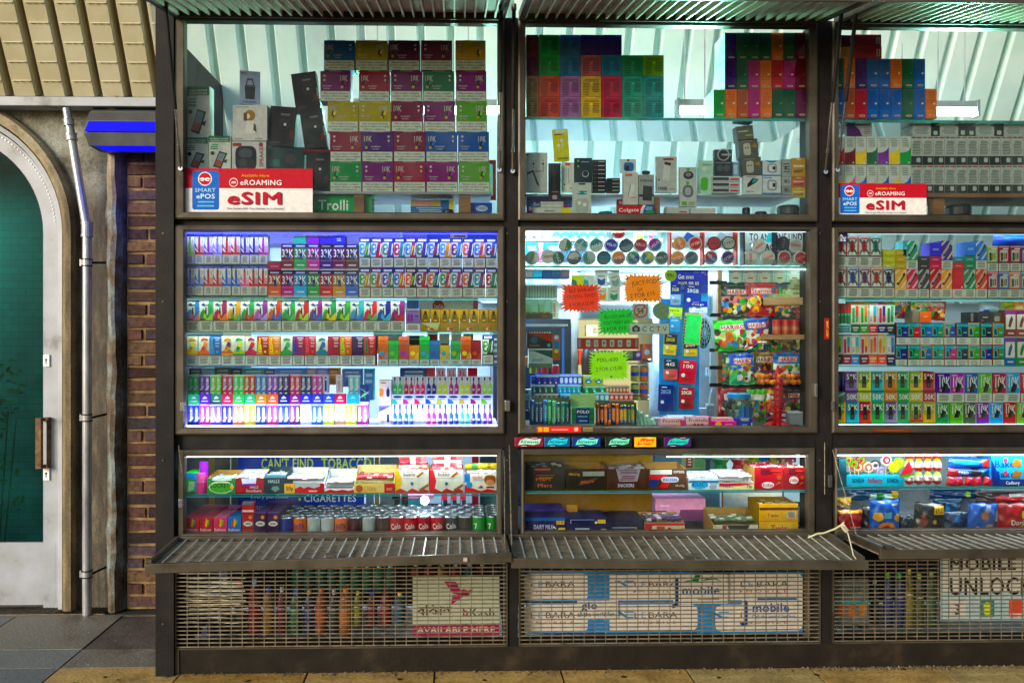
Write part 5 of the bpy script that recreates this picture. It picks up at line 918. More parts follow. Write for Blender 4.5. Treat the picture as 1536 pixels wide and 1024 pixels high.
for px, py, c1, c2, sp, txt, rot, tc, nm in ((798.5, 386.5, 'd4e0d4', None, 0, 'FUMI', 70, '1a7a58', 'pale tin with green lettering, leftmost in the lower row'), (822, 384.5, 'd4dcd0', None, 0, 'NORDIC', 185, 'a85048', 'pale tin with upside down red lettering'), (837.5, 386.5, '0c5044', '2c8070', 100, 'ZYN', 110, 'c0dcd0', 'dark green tin half hidden by the pale one'),
   (848.5, 367.5, '0e7a52', 'b8ccc8', 75, 'ZYN', 95, 'd0e8dc', 'green and silver tin at the left of the upper row'), (871.5, 367.5, '18a0a4', 'a8c4cc', 150, 'ZYN', 60, 'd8f0f0', 'turquoise and silver tin, second in the upper row'), (894.5, 367.5, '1c8c8c', 'c0d0d0', 200, 'ZYN', 200, 'e8f4f4', 'teal and silver tin with upside down lettering'),
   (861, 386.5, '1c3440', 'c4ccc8', 10, 'ZYN', 185, 'e8eeee', 'black and silver tin in the lower row'), (883.5, 386.5, '189c90', 'b4ccc8', -75, 'ZYN', 100, 'c0ece4', 'sea green and silver tin in the lower row'), (917, 367.5, '1428c8', None, 0, 'VELO', -10, 'w', 'bright royal blue tin with white lettering'), (939.5, 368, '1c5068', '80949c', 200, 'VELO', 5, '2c6078', 'steel blue tin with a grey band'),
   (961, 367.5, 'a83468', 'c04450', 20, 'VELO', -8, 'f0d8e0', 'rose red tin, sixth in the upper row'), (982.5, 367, '1c70b8', '9c2c9c', 40, 'VELO', 40, 'f0e0f8', 'magenta and blue tin at the right of the upper row'), (928, 348, 'd07838', 'c84c58', 200, 'VELO', 10, 'f0c8a0', 'orange and red tin on top of the upper row'),
   (906, 386.5, '14587c', None, 0, 'VELO', 5, '40a0c4', 'deep teal blue tin with faint lettering'), (928, 386.5, 'f08428', 'd84838', 200, 'VELO', 190, 'w', 'orange tin with upside down lettering, lower row'), (950, 386.5, '1838a8', '18a078', 30, 'VELO', -45, 'e0f0f0', 'blue and green tin with slanted lettering'), (971.5, 386.5, '1888a0', 'b8c030', -60, 'VELO', 50, 'd8f0d0', 'cyan and yellow green tin'), (993, 386.5, '24605c', '1c4c58', 200, 'VELO', 10, 'c8d8d4', 'dark green tin at the right end of the lower row'),
   (1019.5, 365, 'f48420', 'f4a020', 30, 'VELO', -65, 'w', 'bright orange tin in the first divided slot, upper'), (1043, 365, 'd4202c', 'e04048', 30, 'VELO', 200, 'w', 'bright red tin in the first divided slot, upper'), (1016.5, 386.5, 'f0681c', 'f49c1c', 30, 'VELO', 200, 'w', 'orange tin with inverted lettering in the first slot, lower'), (1037.5, 386.5, '4c6870', '60808a', 200, 'CUBA', 30, '90a8b0', 'slate grey tin in the first slot, lower'),
   (1071.5, 365, 'b81828', 'd01c30', 100, 'VELO', 0, '6c1018', 'black rimmed red tin in the second slot, upper'), (1093, 364.5, 'b0bcb4', None, 0, 'LYFT', 10, '50585a', 'black rimmed silver tin in the second slot, upper'), (1066.5, 386, '1c50b8', 'c02868', 20, 'VELO', -40, 'w', 'blue and magenta tin in the second slot, lower'), (1092, 386, '5c1c80', '3c2070', 20, 'VELO', 210, 'e8d0f0', 'purple tin in the second slot, lower'),
   (1139, 369, 'dcdcd4', None, 0, 'MORDIC', 40, 'd04048', 'pale tin with slanted red lettering, alone on two others'), (1126, 386.5, 'e0dcd4', None, 0, 'NORDIC', 90, 'd04048', 'pale tin with upright red lettering, lower left of three'), (1152.5, 386, 'dcd4cc', None, 0, 'ARMADA', 210, 'd87868', 'pale tin with faint salmon lettering, lower right of three'), (1175, 365, '1c1c20', None, 0, 'KILLA', 80, '6c6c70', 'all black tin in the last slot'),
   (1193.5, 368, 'a4aca8', None, 0, 'SIBERIA', -5, 'b02c38', 'grey tin with red lettering, upper right end'), (1176.5, 386, 'a01c2c', None, 0, 'PABLO', 20, 'd89090', 'dark red tin with a pink mark, lower row of the last slot'), (1201, 387, 'b02c34', None, 0, 'FOX', 20, 'e0a0a0', 'red tin partly behind the right window frame')):
    tin(px, py, c1, txt, rot, nm, c2, ring='1c1c20' if 'black' in nm[:13] else ('123040' if nm.startswith('deep') or nm.startswith('steel') else 'ccd4d0'), tc=tc, split=sp)
for px, c, lab in ((1006, 'd84c38', 'leftmost red edged divider of the tin slots'), (1055.5, 'd84c38', 'second red edged divider of the tin slots'), (1105.5, 'd84c38', 'third red edged divider of the tin slots'), (1116.5, '1c2434', 'left black divider between tins'), (1165, '1c2434', 'right black divider between tins')):
    item('slot_divider', lab, 'divider', px-1, px+1.2, 344.5, 397, .048, .06, c, [], 'dividers of the tin slots')
pm = PM(('clear',)); a, b = X(845, .045), X(1205, .045); pm.box(a, b, .045, .047, Z(397, 1000, .045), Z(389, 1000, .045)); kk(pm, 'shelf_lip')
for k, (a, b) in enumerate(((1008, 1054), (1057, 1104))): item('shelf_card', f"crumpled white card behind the {['first','second'][k]} tin slot", 'card', a, b, 345, 372, .13, .01, 'c8d4e0', [('p', [(.3, .4), (.5, .9), (.8, .6), (.6, .3)], '4060a0' if k == 0 else '98a8b8')])
item('notice_poster', 'white age notice poster with large black capitals behind the pale tins', 'poster', 1112, 1212, 345, 398, .16, .004, 'dce8ec', [('t', .12, .7, .2, '10181c', 'TO ANYONE UNDER', .9), ('t', .12, .42, .2, '10181c', 'THE AGE OF 18', .75), ('t', .3, .08, .14, '30383c', 'IT IS ILLEGAL', .6), ('p', [(.36, .66), (.46, .66), (.5, .92), (.4, .92)], '50c0d0')])
# --- paper signs stuck inside the pane
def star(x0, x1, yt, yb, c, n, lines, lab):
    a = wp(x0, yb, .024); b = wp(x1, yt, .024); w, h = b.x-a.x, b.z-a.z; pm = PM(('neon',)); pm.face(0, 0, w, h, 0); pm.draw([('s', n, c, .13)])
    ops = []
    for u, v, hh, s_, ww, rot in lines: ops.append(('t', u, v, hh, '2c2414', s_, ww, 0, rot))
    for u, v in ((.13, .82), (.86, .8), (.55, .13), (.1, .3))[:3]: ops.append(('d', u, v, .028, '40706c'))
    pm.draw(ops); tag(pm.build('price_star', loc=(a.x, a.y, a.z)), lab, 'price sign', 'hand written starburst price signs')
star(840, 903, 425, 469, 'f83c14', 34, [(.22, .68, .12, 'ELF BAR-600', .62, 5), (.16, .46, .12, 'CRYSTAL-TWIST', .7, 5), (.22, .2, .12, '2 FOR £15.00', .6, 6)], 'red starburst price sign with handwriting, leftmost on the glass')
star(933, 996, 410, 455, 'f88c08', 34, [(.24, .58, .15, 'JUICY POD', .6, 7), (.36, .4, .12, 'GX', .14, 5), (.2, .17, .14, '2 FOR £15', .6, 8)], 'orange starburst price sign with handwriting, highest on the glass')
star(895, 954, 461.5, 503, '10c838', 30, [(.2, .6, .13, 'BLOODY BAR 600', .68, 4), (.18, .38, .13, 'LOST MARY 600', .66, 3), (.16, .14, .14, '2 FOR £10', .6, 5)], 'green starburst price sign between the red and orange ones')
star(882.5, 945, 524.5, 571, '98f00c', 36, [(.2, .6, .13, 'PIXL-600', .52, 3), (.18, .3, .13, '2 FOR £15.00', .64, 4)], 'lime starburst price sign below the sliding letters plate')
def plate(x0, x1, yt, yb, lab, body, ops, name='sign', cat='sign', y=.018, mat='plastic'):
    a = wp(x0, yb, y); b = wp(x1, yt, y); w, h = b.x-a.x, b.z-a.z; pm = PM((mat,)); pm.box(0, w, 0, .003, 0, h, body); pm.face(0, 0, w, h, -.0004); pm.draw(ops); return tag(pm.build(name, loc=(a.x, y, a.z)), lab, cat)
plate(866, 958, 506.7, 523.6, 'dark red sliding letter plate reading OPEN', 'a82c24', [('R', .02, .15, .055, .9, '8c9890'), ('R', .945, .2, .98, .9, '8c9890')]+sum([[('R', u, .22, u+.07, .82, 'b4c8b8', .2)]+([('t', u+.014, .36, .34, '181818', ch, .042)] if ch != '-' else [('r', u+.02, .48, u+.05, .55, '181818')]) for u, ch in zip((.14, .27, .4, .53, .66, .8), '-OPEN-')], []))
plate(943.3, 1004, 484.3, 501.5, 'grey rectangular CCTV sign with a black camera', 'd0e0d6', [('r', 0, 0, 1, .04, '50605c'), ('r', 0, .96, 1, 1, '50605c'), ('r', 0, 0, .01, 1, '50605c'), ('r', .99, 0, 1, 1, '50605c'), ('R', .08, .24, .27, .68, '202824', .15), ('r', .13, .66, .22, .78, '202824'), ('d', .175, .46, .045, 'a8bcb0'), ('p', [(.15, .4), (.165, .38), (.2, .5), (.19, .52)], '202824'), ('t', .32, .27, .45, '2c3834', 'C C T V', .62, 0)])
plate(949.5, 972.5, 455.3, 477, 'square no smoking sticker with a red ring', 'a4b8a8', [('d', .5, .5, .45, 'c83c24', 24), ('d', .5, .5, .37, 'b0c4b4', 24), ('r', .3, .45, .7, .52, '303830'), ('r', .58, .3, .64, .6, '303830'), ('d', .35, .62, .08, '606c60'), ('p', [(.2, .24), (.27, .18), (.82, .76), (.75, .82)], 'c83c24')], 'sticker', 'sticker')
p = wp(991.5, 466, .018); pm = PM(('paper',)); pm.bar((0, 0, 0), (0, .002, 0), 13*(D)/F, '8cb494', n=28); tag(pm.build('sticker', loc=p), 'plain faded green round sticker on the middle pane', 'sticker')
p = wp(1006, 413, .018); pm = PM(('paper',)); pm.bar((0, 0, 0), (0, .002, 0), 9.2*(D)/F, 'b0e440', n=26); pm.face(-.03, -.03, .06, .06, -.0005); pm.draw([('t', .2, .35, .3, '3c5c20', '99c', .6)]); tag(pm.build('sticker', loc=p), 'lime round sticker with small figures at the top of the middle pane', 'sticker')
plate(805.5, 871, 639.5, 648, 'long red sticker strip with yellow squares on the lower frame', 'e81408', [('r', .03, .1, .12, .9, 'e0a020'), ('r', .15, .1, .27, .9, 'e0a020'), ('l', .32, .35, .78, .6, 1, 'f0d8d0'), ('R', .85, .2, .94, .85, 'f0c0b0')], 'sticker', 'sticker', -.028)
plate(875, 889, 641, 646.5, 'small worn brown label on the lower frame', '8c7c5c', [('r', .1, .3, .9, .6, '5c4c34')], 'sticker', 'sticker', -.028)
plate(1236.5, 1244, 477, 509, 'narrow red label with yellow letters on the dark right post', '8c1814', [('t', .8, .12, .1, 'e8b820', 'HOT LINK', 3.2, 1, 90)], 'sticker', 'sticker', -.012)
plate(1252.5, 1271.5, 349.5, 363.5, 'small navy plate marked A over 452', '141c5c', [('t', .36, .6, .3, 'w', 'A', .26), ('r', .1, .5, .9, .55, 'w'), ('t', .12, .12, .3, 'w', '452', .74)], 'stall_number', 'number plate', .004)
plate(1310, 1366, 643, 647.5, 'worn red smear of an old sticker on the right frame', '6c3428', [('l', .05, .2, .95, .8, 2, '7c5848')], 'sticker', 'sticker', -.027)
# --- behind the signs: back shelving
def bk(lab, x0, x1, yt, yb, c, ops=(), y=.55, cat='box', name='stock_box', dep=.08, rot=0, g=None, mat='card'): item(name, lab, cat, x0, x1, yt, yb, y, dep, c, list(ops), g, rot, mat)
M['steel'] = solid('white_steel', [(.3, 'a8bcc4'), (.7, 'd8e4e8')], 3, .4)
pm = PM(('steel', 'edgeb'))
for py, a, b in ((359, 787, 990), (426, 787, 905), (486, 787, 850), (421, 880, 1000)):
    p, q = wp(a, py, .6), wp(b, py, .6); pm.box(p.x, q.x, .55, .85, p.z-.012, p.z)
tag(pm.build('back_shelving'), 'pale steel shelves along the shop wall behind the tins', 'shelving')
for i in range(9):
    c = ['b8b0c8', 'c0b4cc', 'd0c890', '50c070', '2c70b8', '2c80c8', '2868b8', '3c70d0', '5068c8'][i]; bk(f"{['pale grey','pale lilac','red and yellow','bright green','blue','sky blue','mid blue','cornflower','violet blue'][i]} pack on the back top shelf, {ORD[i]} from left", 788+i*13.4, 801+i*13.4, 343, 357.5, c, [('p', [(0, .5), (.5, .9), (1, .5), (1, .9), (0, 1)], ['d06048', 'd06048', 'e04028', 'b0e0b0', '80b8e8', '2c90d0', '90b0e8', '8090e0', 'a0a8e8'][i]), ('r', 0, 0, 1, .3, '28308c' if i < 2 else dk(c, .6)), ('l', .2, .1, .8, .2, 1, 'w')], g='packs on the back top shelf')
for i, (a, b, c) in enumerate(((788, 807, '309890'), (808, 815, 'c87c98'), (816, 850, '1c5c98'), (851, 880, '1c4c88'), (955, 965, 'b8e040'), (966, 972, '40b0c0'), (973, 979, 'c03050'), (980, 986, '2c78b8'))):
    bk(f"{['sea green wide','narrow pink','wide blue','dark blue wide','lime narrow','cyan narrow','crimson narrow','blue narrow'][i]} carton on the second back shelf", a, b, 364 if i < 4 else 348, 392 if i < 4 else 358, c, [('l', .1, .55, .9, .85, 2, mixc(c, 'w', .5)), ('r', 0, .1, 1, .2, dk(c, .5))])
for i, (a, b, c, o) in enumerate(((787, 799, 'a09898', 'c86c58'), (800, 813, '28b8e0', 'e8e0c0'), (814, 827, '0c4480', '2c80d0'), (828, 841, '105088', '103858'), (842, 854.5, '6c5870', 'e0905c'))):
    bk(f"{['grey and red','bright cyan','navy slanted','deep blue lettered','brown lettered'][i]} rolling paper pack on the left back shelf", a, b, 402, 417.5, c, [('l', .1, .6, .9, .9, 2, o), ('r', 0, 0, 1, .12, '0c3c70')]+([('t', .12, .55, .22, 'w', 'OCB', .76)] if i > 2 else []), .45)
for i in range(12): bk(f"pale green ribbed pack, {ORD[i]} from left of the long row by the left frame", 786.5+i*4.1, 790.2+i*4.1, 428, 447, '94ac9c', [('r', .8, 0, 1, 1, '5c6460')], .3, g='ribbed packs in a long row')
for i in range(4): bk(f"silvery wrapped packet with a green patch, {ORD[i]} from left under the ribbed row", 787+i*10.2, 797+i*10.2, 448.5, 469.5, '84a898', [('r', .0 if i % 2 == 0 else 1, .05, .85 if i % 2 == 0 else 1, .65, '6c8c3c'), ('l', .1, .1, .9, .95, 6, '90b4a8'), ('r', 0, .0, .8, .08, '8c6c4c')], .3, g='silvery packets')
bk('pale printed column of small labels beside the red star sign', 829, 838, 452, 478, 'b8c4b8', [('l', .1, .1, .5, .9, 6, 'a04040')], .3); bk('dark card printer strip with red marks', 787, 829, 470, 478, '3c4434', [('l', .6, .3, .8, .8, 2, 'b83c28')], .3)
for i, (a, b, yt, yb, rt, c, d) in enumerate(((857, 876, 413, 440, 0, 'd8f014', '109080'), (876, 892, 413, 440, 0, 'd8e8ec', '30b8c8'), (893, 911, 408, 430, 0, 'dfeaf0', '1c60b8'), (914, 931, 409, 432, -14, 'c8d8d8', '7c9898'), (897, 911, 431, 452, 0, 'dce4dc', 'f0a040'), (912, 930, 431, 452, 0, 'd0dcd8', '18a078'))):
    bk(f"{['yellow green','white and cyan','white pack with a blue fox shape','tilted pale pack with a grey shape','white pack with an orange shape','white pack with a green shape'][i]} hanging behind the signs", a, b, yt, yb, c, [('p', [(.2, .2), (.5, .08), (.8, .2), (.82, .6), (.5, .45), (.18, .6)], d), ('r', .2, .68, .8, .74, mixc(d, 'k', .3))] if i > 1 else [('p', [(0, .1), (.5, .3), (.4, .7), (0, .8)], d)], .35, 'pack', 'tobacco_pouch', .01, rt)
for i, (a, b, c) in enumerate(((905, 945, '8ca088'), (946, 962, 'a8ac88'), (963, 988, '98845c'))): bk(f"{['sage green','cream','brown printed'][i]} flat carton under the tin shelf", a, b, 403, 409, c, [('l', .2, .2, .8, .8, 1, '60503c')], .4)
# drinks fridge behind the lime sign, dark cabinet to its left
M['fridgein'] = emit('lit_fridge_lining', 'f8e4a0', .95)
fr = empty('drinks_fridge', 'white framed drinks fridge with a warm lit inside and cans', 'fridge', (X(925, 1.1), 1.1, .02))
fz0, fz1 = .02, Z(452, 925, 1.1)
pm = PM(('steel',)); x0, x1, x2, x3 = X(857, 1.1), X(867.5, 1.1), X(979, 1.1), X(991, 1.1)
pm.box(x0, x1, 1.1, 1.6, fz0, fz1); pm.box(x2, x3, 1.1, 1.6, fz0, fz1); pm.box(x1, x2, 1.1, 1.6, Z(478, 925, 1.1), fz1); kid(pm, 'fridge_body', fr)
pm = PM(('fridgein',)); pm.poly([(x1, 1.55, fz0), (x2, 1.55, fz0), (x2, 1.55, fz1), (x1, 1.55, fz1)]); kid(pm, 'lit_lining', fr)
for py in (545, 599, 650):
    pm = PM(('chrome',)); z = Z(py, 950, 1.12)
    for q in (0, .025): pm.bar((x1, 1.12, z+q), (x2, 1.12, z+q), .004, n=5)
    for k in range(9): pm.bar((x1+(x2-x1)*k/8, 1.12, z), (x1+(x2-x1)*k/8, 1.5, z), .002, n=4)
    kid(pm, 'wire_shelf', fr)
pm = PM(('glass',)); pm.poly([(x1, 1.09, fz0), (x2, 1.09, fz0), (x2, 1.09, fz1), (x1, 1.09, fz1)]); kid(pm, 'fridge_pane', fr)
def can(px, pyb, r_px, h_px, y, cols, lab, g, name='drink_can'):
    p = wp(px, pyb, y); k = (D+y)/F; r, h = r_px*k, h_px*k; c, c2 = cols[0], cols[1] if len(cols) > 1 else cols[0]
    pm = PM(('plastic', 'alu')); pm.lathe([(r*.8, 0, c, 1), (r, h*.06, c), (r, h*.35, c2), (r, h*.62, c), (r, h*.86, 'h', 1), (r*.84, h*.97, 'h', 1), (r*.86, h, 'h', 1), (r*.8, h*.985, 'h', 1)], n=14)
    return tag(pm.build(name, loc=(p.x, y, p.z), smooth=False), lab, 'can', g)
for i, (px, pb, c, nm) in enumerate(((952, 572, ('f0d01c', '2850b0'), 'upper yellow can with a blue band in the fridge'), (965.5, 572, ('f0803c', '3060c0'), 'upper orange can with a blue band in the fridge'), (952, 598, ('d8e030', '3858a8'), 'lower yellow can with a blue band in the fridge'), (965.5, 598, ('f0702c', '2c58b8'), 'lower orange can with a blue band in the fridge'))): can(px, pb, 6.4, 24, 1.16, c, nm, 'cans in the drinks fridge')
for i, (a, b, yt, yb, c, d, nm) in enumerate(((952, 962, 526, 541, '6c2c6c', 'e0c0d0', 'purple juice carton in the fridge'), (963.5, 977, 516, 546, 'd85c38', 'c0d8d8', 'tall orange juice carton in the fridge'), (938, 949, 526, 541, '7c9c74', 'e0a060', 'green juice carton in the fridge'), (896, 920, 526, 541, '38506c', 'c0d0e0', 'blue bottle row behind the lime sign'))):
    bk(nm, a, b, yt, yb, c, [('d', .5, .6, .3, d), ('r', 0, .1, 1, .2, dk(c, .5))], 1.15, 'carton', 'juice_carton')
bk('bright orange panel of the fridge door behind the lime sign', 868, 886, 525, 547, 'f04824', [], 1.07); bk('white card with a black square code patch on the fridge', 880, 896, 488, 504, 'f4e8c0', [('l', .55, .2, 1, .9, 5, '685838')], 1.06)
pm = PM(('plastic',)); p = wp(886, 563, .95); pm.lathe([(.055, 0, '3c3026'), (.06, .1, '34302c'), (.045, .17, '2c2c2e'), (.02, .2, '2c2c2e')], n=18); tag(pm.build('dark_jug', loc=p, smooth=True), 'dark rounded jug behind the left edge of the lime sign', 'jug')
cb = empty('dark_cabinet', 'dark blue cabinet with a lit blue edge behind the left of the window', 'cabinet', (X(820, .95), .95, .02))
M['navycab'] = solid('navy_cabinet', [(.3, '0c1826'), (.7, '1c3448')], 3, .3); M['blueedge'] = emit('blue_lit_edge', '3c90f0', .5)
pm = PM(('navycab',)); pm.box(X(740, .95), X(857, .95), .98, 1.5, .02, Z(478, 820, .95)); kid(pm, 'cabinet_body', cb)
pm = PM(('blueedge',)); pm.box(X(843.5, .95), X(846.5, .95), .95, .975, .7, Z(492, 820, .95)); kid(pm, 'lit_edge', cb)
pm = PM(('navycab', 'steel')); z = Z(490, 820, .93); pm.box(X(787, .9), X(845, .9), .93, .96, z-.01, z+.03, m=0); kid(pm, 'cabinet_rail', cb)
def tips(lab, x0, x1, yt, yb, c, tc, ops):
    item('filter_box', lab, 'box', x0, x1, yt, yb, .4, .05, c, [('r', 0, .3, 1, .92, tc)]+[('r', .1*k+.07, .92, .1*k+.14, 1.0, 'e0dcc0') for k in range(9)]+[('r', .1*k, .35, .1*k+.03, .9, dk(tc, .4)) for k in range(1, 10)]+[('p', [(0, 0), (1, 0), (1, .35), (.2, .85), (0, .85)], c)]+ops)
tips('black box with red white tipped rolls, by the left frame', 790.5, 828.5, 497.5, 522, '1c201c', 'b02c24', [('d', .28, .5, .14, '0c5070'), ('d', .86, .18, .07, '50a8a8'), ('l', .08, .12, .55, .2, 1, '707868')])
tips('pale box with green white tipped rolls, under the black one', 793, 829, 523, 545, 'a8b4a0', '0c5844', [('l', .15, .2, .6, .35, 1, 'b06c64'), ('r', .15, .15, .5, .3, '7c9ca0')]); bk('olive base of the pale filter box', 793, 829, 545, 551.5, '60684c', [('r', .98, 0, 1, 1, 'c8d0b0')], .39)
bk('tall amber drink bottle label beside the black filter box', 829.5, 840, 502, 540, '9c5c3c', [('r', .1, .45, .9, .75, '3c6c9c'), ('d', .5, .9, .3, 'c8d8e8'), ('d', .5, .35, .3, 'b0a838')], .6, 'bottle')
for k, (px, c, nm) in enumerate(((800, '6c7c28', 'olive'), (803, '5c2c6c', 'purple'), (817, 'a83c44', 'red'), (833, 'a83040', 'crimson'), (790, 'a85c3c', 'rust red'))):
    can(px, 560 if k < 4 else 548, 5.5, 14, .5+.03*k, (c,), f"{nm} bottle top blurred behind the filter boxes", 'bottle tops behind the filter boxes', 'dark_bottle')
# --- gum and mint boxes along the foot of the middle window
def gum(lab, x0, x1, yt, yb, c, a, n, y, kind=0):
    o = [('r', 0, .8, 1, 1, 'a8bcc0'), ('r', 0, 0, 1, .8, c)]
    for k in range(n):
        u = (k+.5)/n; o += [('p', [(u-.3/n, .7), (u+.2/n, .74), (u+.1/n, .45), (u+.3/n, .12), (u-.15/n, .08), (u-.05/n, .4)], a) if kind == 0 else ('R', u-.35/n, .15, u+.35/n, .7, a, .4), ('r', u-.1/n, .3, u+.15/n, .4, 'w')]
    item('gum_box', lab, 'gum box', x0, x1, yt, yb, y, .07, c, o, 'gum boxes in the middle window')
gum('navy gum box with violet wrappers, highest at the left', 804.5, 838, 562, 580, '142c90', '7c68b8', 4, .24); gum('bright blue gum box with white printed wrappers, top row', 839, 873, 561.5, 577, '1c3cc0', 'd0d8f0', 5, .24, 1); gum('yellow gum box with blue discs behind the lime sign', 875, 905, 563, 578, 'a8a81c', '2078b8', 2, .24, 1)
gum('grey gum box with mint green wrappers, second row left', 797, 832, 577, 590, '303c50', '48b090', 4, .18); gum('cyan gum box with turquoise wrappers, second row', 837, 871, 577, 590.5, '1888c8', '28d0e0', 5, .18); gum('green gum box with pale mint leaves', 874, 909, 579, 590, '0c6840', '50c8b8', 3, .2)
gum('brown gum box with sage wrappers, third row left', 803, 838, 590.5, 602, '4c3434', '7c9c88', 5, .14); gum('sky blue gum box beside the pale carton', 841, 856, 591, 602, '1c90e0', '1438b0', 2, .14); gum('dusty pink gum box with cream wrappers, right of the green one', 908.5, 944, 578, 589, '8c5c54', 'c0b0a0', 7, .2, 1); gum('rose gum box with white script, above the orange rolls', 914, 950, 589.5, 600, 'b03c48', 'e8b0b0', 5, .17, 1); gum('pale blue gum box left of the rose one', 892, 914, 588.5, 602, '3c90d0', 'c8e0f0', 3, .18, 1)
item('mint_tin', 'pale tall tin with blue dots by the left frame', 'tin', 786.5, 797, 584, 600, .08, .05, 'b8d4e0', [('d', .35, .75, .2, '2c6cb0'), ('l', .2, .1, .8, .5, 2, '6090b8')]); item('mint_tin', 'small blue tin under the pale one', 'tin', 786.5, 793, 616, 630, .08, .05, '2060b0', []); item('gum_box', 'small navy box with a round blue emblem, highest left', 'gum box', 797, 803.5, 564, 577, .25, .05, '2c4898', [('d', .5, .7, .35, '5080d0')])
def rolls(lab, x0, x1, yt, yb, cols, shades, y=.06):
    z0 = Z(yb, (x0+x1)/2, y); n = len(cols); t = empty('mint_tray', lab, 'sweet rolls', (X((x0+x1)/2, y), y, z0)); w = X(x1, y)-X(x0, y); h = Z(yt, x0, y)-z0
    pm = PM(('plastic',)); pm.box(-w/2, w/2, .03, .034, 0, h*1.02, '4c5440'); pm.box(-w/2, w/2, -.01, .034, -.001, .004, '30382c'); pm.box(-w/2-.003, -w/2, -.012, .034, 0, h*.95, '343c30'); pm.box(w/2, w/2+.003, -.012, .034, 0, h*.95, '343c30'); kid(pm, 'tray', t).matrix_parent_inverse = Matrix(); 
    for i, (c, s_, hh, tx) in enumerate(zip(cols, shades, [1, .9, .9, 1, .97, .97, .9, .92, .9, .9, .95, .97], ['SMINT', 'MENTOS', 'MENTOS', 'POLO', 'TREBOR', 'TREBOR', 'POLO', 'POLO', 'POLO', 'mentos', 'mentos', ''])):
        pm = PM(('plastic',)); u = -w/2+w*(i+.5)/n; r = w/n*.46; H = h*(.93*hh); pm.lathe([(r*.6, .004, s_), (r, .012, s_), (r, H*.25, c), (r, H*.8, s_), (r, H*.96, c), (r*.6, H, c)], n=10)
        pm.face(-r, 0, 2*r, H, -r*1.02); pm.draw([('t', .72, .15, .055, 'w', tx or 'mints', .62*H/(2*r), 1, 90)]); pm.build('sweet_roll', parent=t, loc=(u, .01, 0), rot=(0, RAD(rs.uniform(-1.5, 1.5)), 0))
rolls('dark tray of upright blue, green and teal mint rolls', 795, 854.5, 597, 636.5, ['1c98e0', '1c6090', '1c5888', '20a0e8', '48d080', '58c890', '4cb080', '40a888', '206c78'], ['0c60c0', '285c90', '284c70', '0c70c8', '18a050', '8cd8b0', '1c6090', '1c8c80', '0c4c68'])
rolls('tray of upright orange, yellow and blue sweet rolls', 894.5, 953, 602, 637.5, ['e06c1c', 'c8601c', 'f07c1c', '1c3c80', 'f08820', 'f07c20', 'e8b020', 'e8c020', '508c58', 'c8a828'], ['c85410', '24305c', 'e06c14', 'e8741c', '1c3470', 'e8701c', '2c4c90', '3060a8', '883870', '3c8c90'])
item('mint_carton', 'open green and blue carton of flat mint rolls', 'carton', 855.5, 893.5, 611.5, 635.5, .055, .06, '14784c', [('r', .22, .0, .75, 1, '10286c'), ('r', 0, .3, 1, .34, '0c3c3c'), ('r', 0, .6, 1, .64, '0c3c3c'), ('t', .25, .66, .2, 'e0ecf0', 'POLO', .5), ('l', .3, .1, .7, .28, 1, '90b8e0'), ('r', 0, 0, .05, 1, 'b8e0c0'), ('r', .94, 0, 1, 1, 'c8e0c8'), ('l', .28, .38, .72, .55, 1, '80b0d8')])
item('mint_carton', 'raised pale green cardboard lid over the flat mint rolls', 'carton lid', 855, 893, 590.5, 612, .12, .004, '98b088', [('r', 0, 0, 1, .2, 'a8bc98')])
for k in range(5):
    p = wp(955+k*6.4, 638, .1+.02*k); h = (32-5.2*k)*.0034; pm = PM(('plastic',)); pm.lathe([(.015, 0, 'a8ccb8'), (.011, h*.9, 'd0e4d8'), (.007, h, 'e8f4ec')], n=10); tag(pm.build('plastic_cup_stack', loc=p, rot=(0, RAD(-16), 0)), f"pale green white plastic tube leaning in a stepped row, {ORD[k]} tallest", 'tube', 'stepped row of pale tubes')
bag('white_bag', 'white plastic carrier bag hanging beside the card rack', 'bag', 973, 1000, 543, 625, .5, 'dfeaf4', [], bulge=.03, nu=8, nv=10)
# --- SIM card rack
rk = empty('sim_card_rack', 'sky blue display panel hung with SIM card packs', 'display panel', (X(1020, .32), .32, Z(620, 1020, .32)))
pm = PM(('card',)); pm.box(X(989, .32), X(1049, .32), .32, .33, Z(622, 1020, .32), Z(448, 1020, .32), '3c94e0'); kid(pm, 'panel', rk)
item('phone_poster', 'blue network poster with white and yellow lettering', 'poster', 1005.5, 1062, 402.5, 452, .31, .004, '1450e0', [('r', 0, .5, 1, 1, '1030d8'), ('r', 0, 0, 1, .25, '3ca8f0'), ('t', .2, .68, .14, 'w', 'Get even', .42), ('t', .2, .5, .14, 'e8f090', 'more', .24), ('t', .48, .5, .14, 'w', 'on us', .28), ('t', .8, .84, .14, 'w', 'O', .1, 0), ('t', .9, .8, .08, 'w', '2', .05), ('l', .18, .36, .75, .46, 2, 'a0c0f8'), ('r', .62, .88, .78, .94, 'w')])
def simp(lab, x0, x1, yt, yb, top, bot, tx, tc, rot=0): item('sim_card_pack', lab, 'SIM card pack', x0, x1, yt, yb, .28, .012, bot, [('r', 0, .5, 1, 1, top), ('t', .12, .66, .16, tc, tx, .7), ('d', .25, .34, .12, 'w' if tc == 'w' else 'e0e0e8'), ('l', .2, .08, .85, .24, 2, mixc(bot, 'k', .5)), ('l', .15, .88, .6, .94, 1, 'w')], 'SIM card packs', rot, side=dk(bot, .4))
simp('blue and white SIM pack at the left under the poster', 1006, 1021, 426, 457, '1c34a8', 'a8c0e8', '5GB', 'e8f090'); simp('royal blue SIM pack with cream discs under the poster', 1027, 1052, 427, 462, '1c3cb0', '1838a8', '20GB', 'w', 4)
